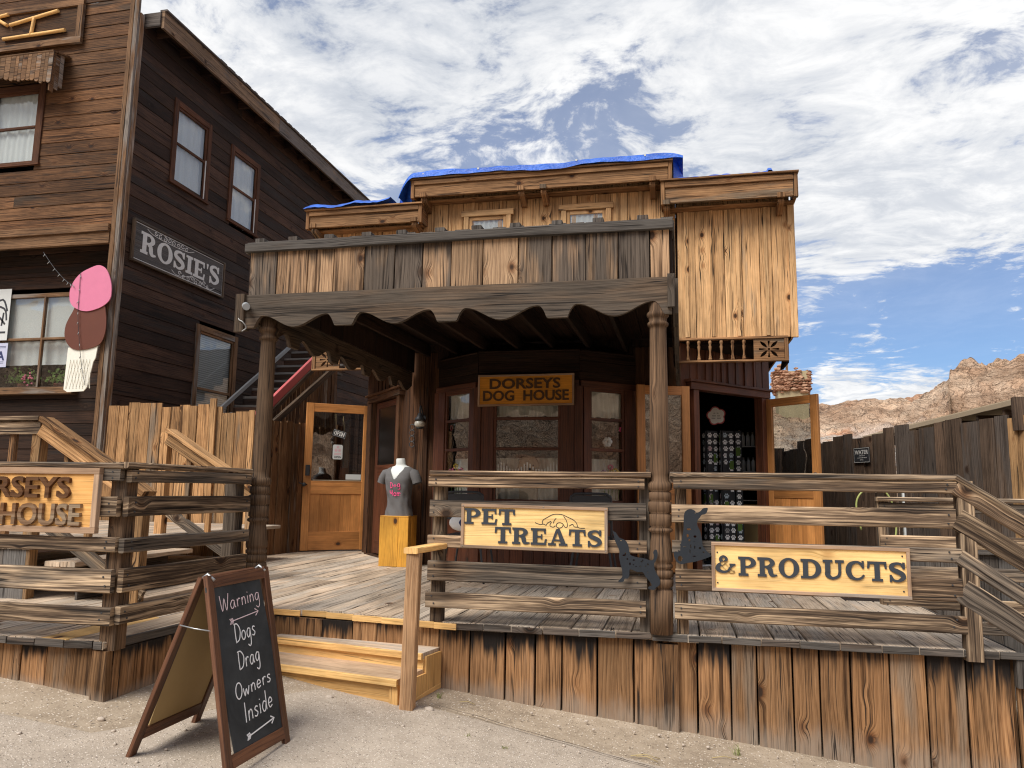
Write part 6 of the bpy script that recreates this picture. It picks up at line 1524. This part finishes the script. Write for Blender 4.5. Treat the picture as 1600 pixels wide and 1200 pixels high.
sash_window((XL, 11.46), (0, 1), .96, 5.49, 6.86, 'upper_window', .095, .50, True, reveal=True)
sash_window((XL, 10.84), (0, 1), 1.19, 1.62, 3.50, 'side_window', .10, .47, 'blind', 'trim_wood')
sash_window((-10.12, 9.02), (1, 0), .98, 5.55, 6.80, 'front_window', .10, .50, True)
# shop window with four panes
f = MB(); y = 9.355; x0, x1 = -9.98, -8.52
for xx, w in ((x0-.03, .07), (x1+.03, .07), (-9.115, .035)): f.board((xx, y, 2.26), (xx, y, 3.64), w, .045, (1, 0, 0), wob=0)
for zz, w in ((3.645, .06), (2.99, .035)): f.board((x0, y-.002, zz), (x1, y-.002, zz), w, .04, Z3, wob=0)
f.board((x0-.2, y-.04, 2.215), (x1+.08, y-.04, 2.215), .10, .13, Z3); wd = f.build('shop_window', 'trim_wood', LB)
part('box', 'pane', 'window_glass', wd, (x0, y+.004, 2.26), (x1, y+.008, 3.62))
mb = MB(); mb.board((x0, y+.06, 3.31), (x1, y+.06, 3.31), .62, .006, Z3, wob=0); mb.grid(lambda u, v: (x0+(x1-x0)*u, y+.10+.008*math.sin(u*50), 2.62+.36*v), 60, 3); mb.build('blind', 'curtain_white', wd)
for (x, lb) in ((-9.55, "leafy plant with pink flowers on the sill behind the left pane of the shop window"), (-8.92, "flowerless leafy green plant on the sill behind the right pane of the shop window")):
    PT = thing('potted_plant', lb, 'plant', (x, 9.56, 2.2))
    mb = MB()
    for i in range(150):
        c = V((x+rnd.gauss(0, .15), 9.53+rnd.gauss(0, .035), 2.36+abs(rnd.gauss(0, .11)))); a = rnd.uniform(0, 6.28); l = rnd.uniform(.03, .06)
        e = V((math.cos(a)*l, rnd.uniform(-.02, .01), math.sin(a)*l*.6+.02)); s_ = V((-e.z, 0, e.x))*.35; b0 = len(mb.v)
        mb.v += [c, c+e*.5+s_, c+e, c+e*.5-s_]; mb.face((b0, b0+1, b0+2, b0+3), ((0, 0),)*4, ((.5,)*4,)*4)
    mb.build('leaves', 'leaf_green', PT)
    mb = MB(); mb.lathe((x, 9.56, 2.2), [(0, .07), (.14, .09), (.15, .095)], 14); mb.build('pot', 'brown_paint', PT)
    if x < -9.2:
        mb = MB()
        for i in range(14): mb.blob((x+.12+rnd.gauss(0, .05), 9.47, 2.42+rnd.gauss(0, .05)), .018, 1, .3)
        mb.build('blooms', 'pink_petal', PT)
# hood over the upper front window
HD = MB(); x = -10.5
while x < -8.82:
    w = rnd.uniform(.055, .10); f_ = (x+10.5)/1.7; l = .34+.26*max(0, f_-.35)+rnd.uniform(-.02, .02)
    zt = 7.10+.0*f_; hw = (w-.006)/2
    pl_ = [(-hw, 0), (-hw, -l+hw)] + [(hw*math.cos(a), -l+hw+hw*math.sin(a)) for a in [math.pi+math.pi*i/8 for i in range(1, 8)]] + [(hw, -l+hw), (hw, 0)]
    HD.prism([pl_], ((x+w/2, 8.70, zt), (1, 0, 0), (0, .03, 1)), .018); x += w
for i in range(3): HD.prism([[(0, 0), (0, -.62+.05*i), (.07, -.62+.05*i), (.07, 0)]], ((-8.80, 8.69+.075*i, 7.11+.02*i), (0, 1, 0), (0, 0, 1)), .018)
HD.board((-10.6, 8.84, 7.13), (-8.76, 8.84, 7.13), .34, .025, (0, 1, .25)); HD.build('window_hood', 'trim_wood', LB)
# framed log-letter board near the top
BD_, fr = framed('log_letter_sign', 'framed brown board with crude letters of pale split logs, high on the left building front', (-11.2, 8.985, 7.36), (1, 0, 0), (0, 0, 1), 2.63, .70, 'front_siding', 'trim_wood', .10, .02, .05)
mb = MB()
for st in ([(1.35, .42), (2.2, .55)], [(1.25, .20), (2.35, .22)], [(1.75, .20), (1.78, .50)], [(1.30, .42), (1.1, .56), (1.3, .60)], [(1.0, .22), (1.02, .5)], [(.6, .2), (.75, .55), (.95, .22)]): mb.tube([V(fr[0])+V((a, -.03, b)) for a, b in smooth_pts(st, 4)], .026, 8)
mb.build('log_letters', 'new_pine', BD_)

# ROSIE'S board on the side wall
RS, fr = framed('wooden_sign', "old grey board sign with white letters reading ROSIE'S and scrollwork, on the dark side wall", (XL+.022, 9.19, 4.065), (0, 1, 0), (0, 0, 1), 2.26, .625, 'old_sign_wood', 'grey_beam', .03, .03, .05)
mb = MB(); h = .285; x = .17
word = "ROSIE'S"; tot = sum(sl_glyph(c)[0]+.06 for c in word); ws = 1.98/(tot*h)
for i, c in enumerate(word):
    w, polys = sl_glyph(c); s_ = 1.0+.12*abs(i-3)/3*(1 if i not in (3,) else 1); dz_ = .165 + (.02 if i in (0, 6) else .0)
    for k, p in enumerate(polys): mb.prism([p], (V(fr[0])+fr[1]*x+fr[2]*(dz_-(s_-1)*.14)-V((1, 0, 0))*.0003*k, V(fr[1])*(h*ws), V(fr[2])*h*s_), .003, back=False)
    x += (w+.06)*h*ws
mb.build('lettering', 'faded_white', RS)
mb = MB()
def scroll(cx, cy, n, sg):
    for k in range(n):
        f = k-(n-1)/2; x = cx+f*.105; y = cy+.018*math.cos(k*2.1)*1; rr = .055-.004*abs(f)
        mb.ribbon([(x+(rr*(1-j/16))*math.cos(j*.55*(1 if k % 2 else -1)+k), y+sg*(rr*(1-j/16))*math.sin(j*.55*(1 if k % 2 else -1)+k)*.9) for j in range(15)], [.014-.0006*j for j in range(15)], fr, .002)
    mb.ribbon(smooth_pts([(cx-n*.06-.08, cy+.02), (cx-n*.05, cy-.03), (cx, cy-.045*sg), (cx+n*.05, cy-.03), (cx+n*.06+.08, cy+.02)], 8), .008, fr, .0015)
scroll(.85, .53, 8, 1); scroll(1.45, .09, 8, -1)
mb.ribbon([(.045, .045), (2.215, .045), (2.215, .58), (.045, .58), (.045, .045)], .010, fr, .0012)
mb.build('scrollwork', 'faded_white', RS)

# ice cream cut-out
IC = thing('ice_cream_sign', 'big painted wooden ice cream cone with pink and brown scoops on the building corner', 'sign', (-7.93, 8.9, 2.19))
def ip(pts): return [(-8.26+(a-113)*.0103, 3.60+(450-b)*.0091) for a, b in pts]
for (nm, pts, mat, y, k) in (('cone', [(115, 543), (161, 541), (159, 560), (156, 566), (150, 604), (145, 610), (120, 611), (114, 607)], 'cream_paint', 8.915, 1),
                          ('brown_scoop', [(122, 478), (145, 474), (165, 478), (170, 492), (172, 510), (171, 525), (166, 538), (155, 544), (140, 547), (125, 546), (115, 538), (109, 525), (109, 510), (113, 498), (118, 488)], 'brown_paint', 8.90, 4),
                          ('pink_scoop', [(113, 470), (112, 455), (117, 440), (127, 428), (140, 421), (153, 417), (163, 421), (170, 431), (175, 445), (177, 458), (176, 470), (170, 478), (160, 484), (145, 488), (133, 487), (122, 482), (116, 476)], 'pink_paint', 8.885, 4)):
    q = ip(pts); q = smooth_pts(q+[q[0]], k)[:-1] if k > 1 else q
    part('prism', nm, mat, IC, [q], ((0, y, 0), (1, 0, 0), (0, 0, 1)), .014)
mb = MB()
for k in range(7):
    for sg in (1, -1): a = ip([(121+5*k, 562), (121+5*k+sg*8, 606)]); a = [(max(-8.22, min(-7.83, p[0])), p[1]) for p in a]; mb.ribbon(a, .006, ((0, 8.9005, 0), (1, 0, 0), (0, 0, 1)), .003)
mb.build('waffle_lines', 'waffle_paint', IC)
LS = thing('string_lights', 'dark string of little bulbs strung from the ledge and down over the ice cream sign', 'string lights', (-8.2, 8.86, 2.3))
p1 = [(-8.86, 8.96, 4.17), (-8.60, 8.92, 3.90), (-8.36, 8.89, 3.70), (-8.22, 8.86, 3.63)]
p2 = [(a, 8.862, b) for a, b in ip([(127, 428), (128, 460), (129, 490), (132, 515), (137, 545), (143, 575), (150, 602)])]
mb = MB(); q1, q2 = smooth_pts(p1, 5), smooth_pts(p2, 5); mb.tube(q1, .0035, 5); mb.tube(q2, .0035, 5); mb.build('wire', 'black_metal', LS)
mb = MB()
for q in q1[1::2]+q2[1::3]: mb.tube([q, (q[0]+rnd.uniform(-.03, .03), q[1]-.01, q[2]-.035)], .005, 5)
mb.build('bulbs', 'dull_steel', LS)
AC = thing('grade_card', 'lilac card with a large letter A in the lower left pane of the shop window', 'notice', (-9.83, 9.34, 2.65))
part('prism', 'card', 'paper_lilac', AC, [[(0, 0), (.25, 0), (.25, .36), (0, .36)]], ((-9.93, 9.330, 2.58), (1, 0, 0), (0, 0, 1)), .003)
mb = MB(); font_text(mb, 'A', ((-9.86, 9.3265, 2.68), (1, 0, 0), (0, 0, 1)), .14, .001, .03)
for k in range(4): mb.ribbon([(.03, .31-.02*k) if k < 2 else (.05, .08-.02*k+.04), (.22, .31-.02*k) if k < 2 else (.2, .08-.02*k+.04)], .007, ((-9.93, 9.3268, 2.58), (1, 0, 0), (0, 0, 1)), .001)
mb.build('lettering', 'navy_ink', AC)
mb = MB(); mb.prism([[(0, 0), (.5, 0), (.5, .78), (0, .78)]], ((-10.20, 9.318, 2.98), (1, 0, 0), (0, 0, 1)), .004)
PO = thing('poster', 'white poster with black drawing at the left edge of the shop window', 'poster', (-9.95, 9.32, 2.98)); mb.build('sheet', 'white_vinyl', PO)
mb = MB()
for st in ([(.12, .55), (.40, .48), (.46, .30)], [(.16, .50), (.36, .62), (.46, .44)], [(.10, .3), (.3, .36), (.44, .24)], [(.2, .2), (.32, .42)], [(.38, .22), (.40, .42)]): mb.ribbon(smooth_pts(st, 4), .03, ((-10.20, 9.3135, 2.98), (1, 0, 0), (0, 0, 1)), .001)
mb.ribbon([(.05, .12), (.46, .12)], .03, ((-10.20, 9.3135, 2.98), (1, 0, 0), (0, 0, 1)), .001); mb.build('drawing', 'black_metal', PO)
mb = MB(); mb.board((-7.612, 11.95, 2.00), (-7.612, 11.95, 2.16), .06, .03, (0, 1, 0), wob=0); tag(mb.build('switch_box', 'white_vinyl'), 'small white box on the dark side wall above the left fence', 'box')

# stair rails of the neighbour's porch
NP = thing('neighbour_stair', 'wooden porch stair with pale sloping handrails in front of the left building', 'stair', (-5.5, 6.0, 0))
mb = MB(); xx = -9.5
while xx < -5.0: mb.board((xx+.07, 5.15, .40), (xx+.07, 8.9, .40), .135, .04, (1, 0, 0)); xx += .14
mb.build('platform', 'deck_wood', NP)
mb = MB(); planks_v(mb, (-9.5, 5.18), (-4.98, 5.18), -.02, .375, w=(.12, .2)); mb.build('skirting', 'grey_board_wood', NP)
for i in range(3):
    mb = MB(); z = .27-.13*i; x = -4.86+.28*i
    for k in range(2): mb.board((x+.07+.14*k, 5.22, z), (x+.07+.14*k, 6.7, z), .135, .04, (1, 0, 0), wob=.002)
    mb.build('tread', 'deck_wood', NP)
    mb = MB(); mb.board((x+.005, 5.25, z-.08), (x+.005, 6.7, z-.08), .12, .02, Z3); mb.build('riser', 'deck_edge_wood', NP)
for (y, z, xe) in ((5.2, 1.40, -9.4), (6.75, 1.43, -4.96)):
    xt = -4.96
    if xe < xt-.1:
        mb = MB(); mb.board((xe, y, z+.0), (xt, y, z), .15, .035, (0, 1, 0)); mb.board((xe, y-.03, z-.075), (xt, y-.03, z-.075), .10, .035, Z3); mb.build('handrail', 'rail_wood', NP)
        x = xt-.28
        for k in range(14):
            mb = MB(); mb.board((x, y, .42), (x, y, z-.02), .05, .045, (1, 0, 0), wob=.001); mb.build('baluster', 'cornice_wood', NP); x -= .265
    mb = MB(); sl = -.576; e = xt+1.0
    mb.board((xt, y, z-.0), (e, y, z+sl*1.0), .15, .04, (0, 1, 0), wob=.005); mb.board((xt+.0, y-.03, z-.085), (e, y-.03, z-.085+sl*1.0), .105, .035, Z3, wob=.004); mb.build('sloping_handrail', 'tan_fence_wood', NP)
    mb = MB(); mb.board((xt+.05, y, z-.80), (e, y, z-.80+sl*.95), .10, .035, Z3, wob=.004); mb.build('lower_rail', 'rail_wood', NP)
    for px_, zz in ((xt-.04, z-.02), (e-.06, z+sl*1.0)):
        mb = MB(); mb.board((px_, y+.01, -.02), (px_, y+.01, zz), .085, .085, (1, 0, 0), wob=.001); mb.build('post', 'tan_fence_wood', NP)
    for k in range(1, 4):
        mb = MB(); px_ = xt+.24*k; mb.board((px_, y+.01, z+sl*.24*k-.82), (px_, y+.01, z+sl*.24*k-.04), .05, .045, (1, 0, 0), wob=.001); mb.build('baluster', 'tan_fence_wood', NP)

# board fence between the buildings
FN = thing('board_fence', 'rough tan board fence with uneven tops between the left building and the shop', 'fence', (-6.5, 9.0, 0))
mb = MB(); tops = {}
planks_v(mb, (-7.58, 9.0), (-5.40, 9.03), -.2, 1.9, w=(.11, .20), th=.025, gap=.005, jt=.008, zf1=lambda s: 1.93+.05*noise.noise(V((s*3.1, 3, 0)))+(.05 if .25 < s < .75 else 0)+rnd.uniform(-.022, .022)-(.07 if s > 1.75 else 0))
mb.board((-5.98, 8.975, -.1), (-5.98, 8.975, 2.03), .09, .03, (1, 0, 0)); mb.build('boards', 'tan_fence_wood', FN)
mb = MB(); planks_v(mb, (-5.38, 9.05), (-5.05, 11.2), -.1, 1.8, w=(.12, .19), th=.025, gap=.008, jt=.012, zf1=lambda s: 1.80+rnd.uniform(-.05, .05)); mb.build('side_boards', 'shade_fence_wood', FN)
mb = MB(); mb.board((-7.5, 9.04, 1.5), (-5.45, 9.06, 1.5), .09, .04, Z3); mb.build('rail', 'tan_fence_wood', FN)
# outside stair with the red handrail
RSX = thing('outside_stair', 'steep outside stair with a red handrail board going up behind the fence', 'stair', (-6.4, 11, 0))
xr = -5.85; ya, za, yb, zb_ = 9.6, 1.72, 12.4, 3.58
mb = MB(); mb.board((xr, ya, za), (xr, yb, zb_), .13, .05, (0, -.55, .83)); mb.build('handrail', 'red_paint', RSX)
mb = MB(); mb.board((xr+.03, ya, za-.12), (xr+.03, yb, zb_-.12), .07, .04, (0, -.55, .83)); mb.build('rail_board', 'grey_beam', RSX)
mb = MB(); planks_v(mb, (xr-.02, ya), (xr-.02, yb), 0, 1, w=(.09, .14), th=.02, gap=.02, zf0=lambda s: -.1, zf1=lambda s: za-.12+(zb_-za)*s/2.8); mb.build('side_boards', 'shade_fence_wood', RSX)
mb = MB(); mb.board((xr+.13, 9.75, 1.62), (xr+.13, 12.0, 2.92), .10, .05, (0, -.5, .86)); mb.build('stringer', 'grey_beam', RSX)
mb = MB(); mb.board((-7.2, 10.6, 1.85), (-7.2, 14.5, 4.45), .07, .04, (0, -.55, .83)); mb.build('far_stringer', 'grey_paint', RSX)
for i in range(14):
    mb = MB(); y = 9.8+.26*i; z = 1.15+.175*i; mb.box((-7.2, y, z-.02), (xr-.05, y+.27, z+.02), grain=0); mb.build('tread', 'grey_board_wood', RSX)
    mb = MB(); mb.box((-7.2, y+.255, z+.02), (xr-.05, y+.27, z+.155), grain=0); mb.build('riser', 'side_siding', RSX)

# ================================================================== RIGHT SIDE
RF = thing('board_fence', 'tall dark weathered board fence with stepped tops behind the right railing', 'fence', (2.6, 12, -.6))
fa, fb = V((1.75, 14.35, 0)), V((3.62, 9.66, 0)); L = (fb-fa).length
cnt = [0]
def ftop(s):
    d_ = s/L; base = 1.72+.09*d_
    k = int(s/.55); return base + (.03 if k % 2 else -.03) + .04*noise.noise(V((k*3.3, 0, 0))) - (.06 if d_ < .12 else 0)+ (.03*((s/.55) % 1))
mb = MB(); planks_v(mb, (fa.x, fa.y), (fb.x, fb.y), -.9, 1.7, w=(.20, .30), th=.024, gap=.008, jt=.012, zf1=ftop); mb.build('boards', 'dark_fence_wood', RF)
mb = MB(); planks_v(mb, (1.15, 14.5), (1.8, 14.4), -.9, 1.7, w=(.2, .3)); mb.build('back_boards', 'dark_fence_wood', RF)
SD = thing('shed', 'low shed with a beige roof edge behind the dark fence on the right', 'shed', (4.6, 12, -.6))
mb = MB(); planks_v(mb, (3.60, 9.62), (4.05, 8.6), -1, 1.9, w=(.14, .22), th=.025, zf1=lambda s: 1.76+.10*s); mb.build('front_wall', 'tan_fence_wood', SD)
mb = MB(); mb.board((3.545, 16.4, 2.005), (3.985, 8.4, 2.015), .07, .035, Z3); mb.build('roof_edge', 'beige_trim', SD)
mb = MB(); mb.prism([[(3.55, 16.4), (3.99, 8.4), (7.5, 8.4), (7.5, 16.4)]], ((0, 0, 2.03), (1, 0, 0), (0, 1, 0)), .03); mb.build('roof', 'beige_trim', SD)
mb = MB(); y = 9.0
while y < 16.3: xx = 3.985-(y-8.4)*.055; mb.board((xx+.02, y, 1.90), (7.4, y, 1.90), .12, .05, Z3); y += .75
mb.build('rafters', 'dark_fence_wood', SD)
mb = MB(); planks_v(mb, (4.5, 8.5), (4.3, 16.3), -1, 1.86, w=(.2, .3)); mb.build('side_wall', 'side_siding', SD)
mb = MB(); mb.board((3.66, 9.46, 1.62), (3.66, 9.46, 1.99), .11, .10, (1, 0, 0)); mb.build('hanging_post', 'dark_fence_wood', SD)
mb = MB(); mb.prism([[(-.1, .0), (2.4, 0), (2.4, .22), (-.1, .22)]], ((5.72, 12.0, 2.48), (1, 0, 0), (0, 0, 1)), 2.0); bx = mb.build('roof_box', 'beige_trim', SD)
d = (fb-fa).normalized(); n = V((d.y, -d.x, 0)); n = n if n.y < 0 else -n
q = V(lerp(fa, fb, .43))+n*.03
WT = thing('water_sign', 'small black sign with white letters reading WATER on the dark fence', 'sign', (q.x, q.y, 1.385))
part('prism', 'plate', 'black_metal', WT, [[(0, 0), (.38, 0), (.38, .225), (0, .225)]], ((q.x, q.y, 1.36), tuple(d), (0, 0, 1)), .006)
o = V((q.x, q.y, 1.36))+n*.007; mb = MB(); font_text(mb, 'WATER', (o+d*.03+V((0, 0, .125)), d, Z3), .062, .001, .018, fit=.32)
mb.ribbon([(.01, .01), (.37, .01), (.37, .215), (.01, .215), (.01, .01)], .006, (o, d, Z3), .001)
for k, (a, b) in enumerate(((.13, .25), (.09, .29), (.15, .23))):
    x = a
    while x < b: mb.ribbon([(x, .10-.030*k), (x+.012, .108-.030*k), (x+.02, .098-.030*k)], .005, (o, d, Z3), .001); x += .028
mb.build('lettering', 'faded_white', WT)
mb = MB(); mb.tube(smooth_pts([(1.98, 8.3, .92), (1.90, 8.25, .96), (1.75, 8.2, .93), (1.68, 8.2, .80), (1.72, 8.22, .55)], 6), .009, 8); mb.tube(smooth_pts([(1.98, 8.3, .92), (2.03, 8.3, .82), (2.06, 8.3, .62), (2.02, 8.28, .36), (1.96, 8.25, .10)], 6), .009, 8); tag(mb.build('garden_hose', 'hose_green'), 'yellow green garden hose looped over a white pipe behind the right railing', 'hose')
mb = MB(); mb.tube([(1.88, 8.3, .93), (2.10, 8.3, .99)], .017, 8); mb.tube([(2.10, 8.3, .99), (2.13, 8.3, .98), (2.13, 8.3, -.7)], .017, 8); tag(mb.build('water_pipe', 'white_vinyl'), 'white water pipe carrying the looped green hose behind the right railing', 'pipe')

# stone ruin on the hill
RU = thing('stone_ruin', 'ruined tower of reddish stones on the hill behind the shop corner', 'ruin', (7.6, 52, 5.5))
mb = MB()
cxr, cyr = 7.05, 52.0
for zz in [6.2+.19*i for i in range(18)]:
    wv = 1.0 if zz < 9.2 else .92
    for side in range(4):
        for k in range(9):
            f = (k+rnd.uniform(.1, .9))/9*2-1
            if zz > 8.75+.55*noise.noise(V((f*2, side, 0)))-.25*f*(side < 2) or zz < 7.45+.7*noise.noise(V((f*2.2, side, 8))): continue
            p = [(f, -1), (f, 1), (-1, f), (1, f)][side]
            mb.blob((cxr+p[0]*.95*wv, cyr+p[1]*.95*wv, zz+rnd.uniform(-.03, .03)), rnd.uniform(.10, .22), 2, .5, (1.15, 1.0, .62), 1.8, False)
mb.build('stones', 'ruin_stone', RU)
mb = MB(); mb.box((cxr-.9, cyr-.9, 5.4), (cxr+.9, cyr+.9, 8.7)); mb.build('core', 'ruin_mortar', RU)
mb = MB(); mb.board((cxr-.35, cyr-.9, 8.6), (cxr-.32, cyr-.9, 9.5), .14, .14, (1, 0, 0)); mb.build('timber', 'shade_fence_wood', RU)

# ------------------------------------------------------------------ tidy up helper marks
for o in bpy.data.objects:
    if '_org_v' in o: del o['_org_v']
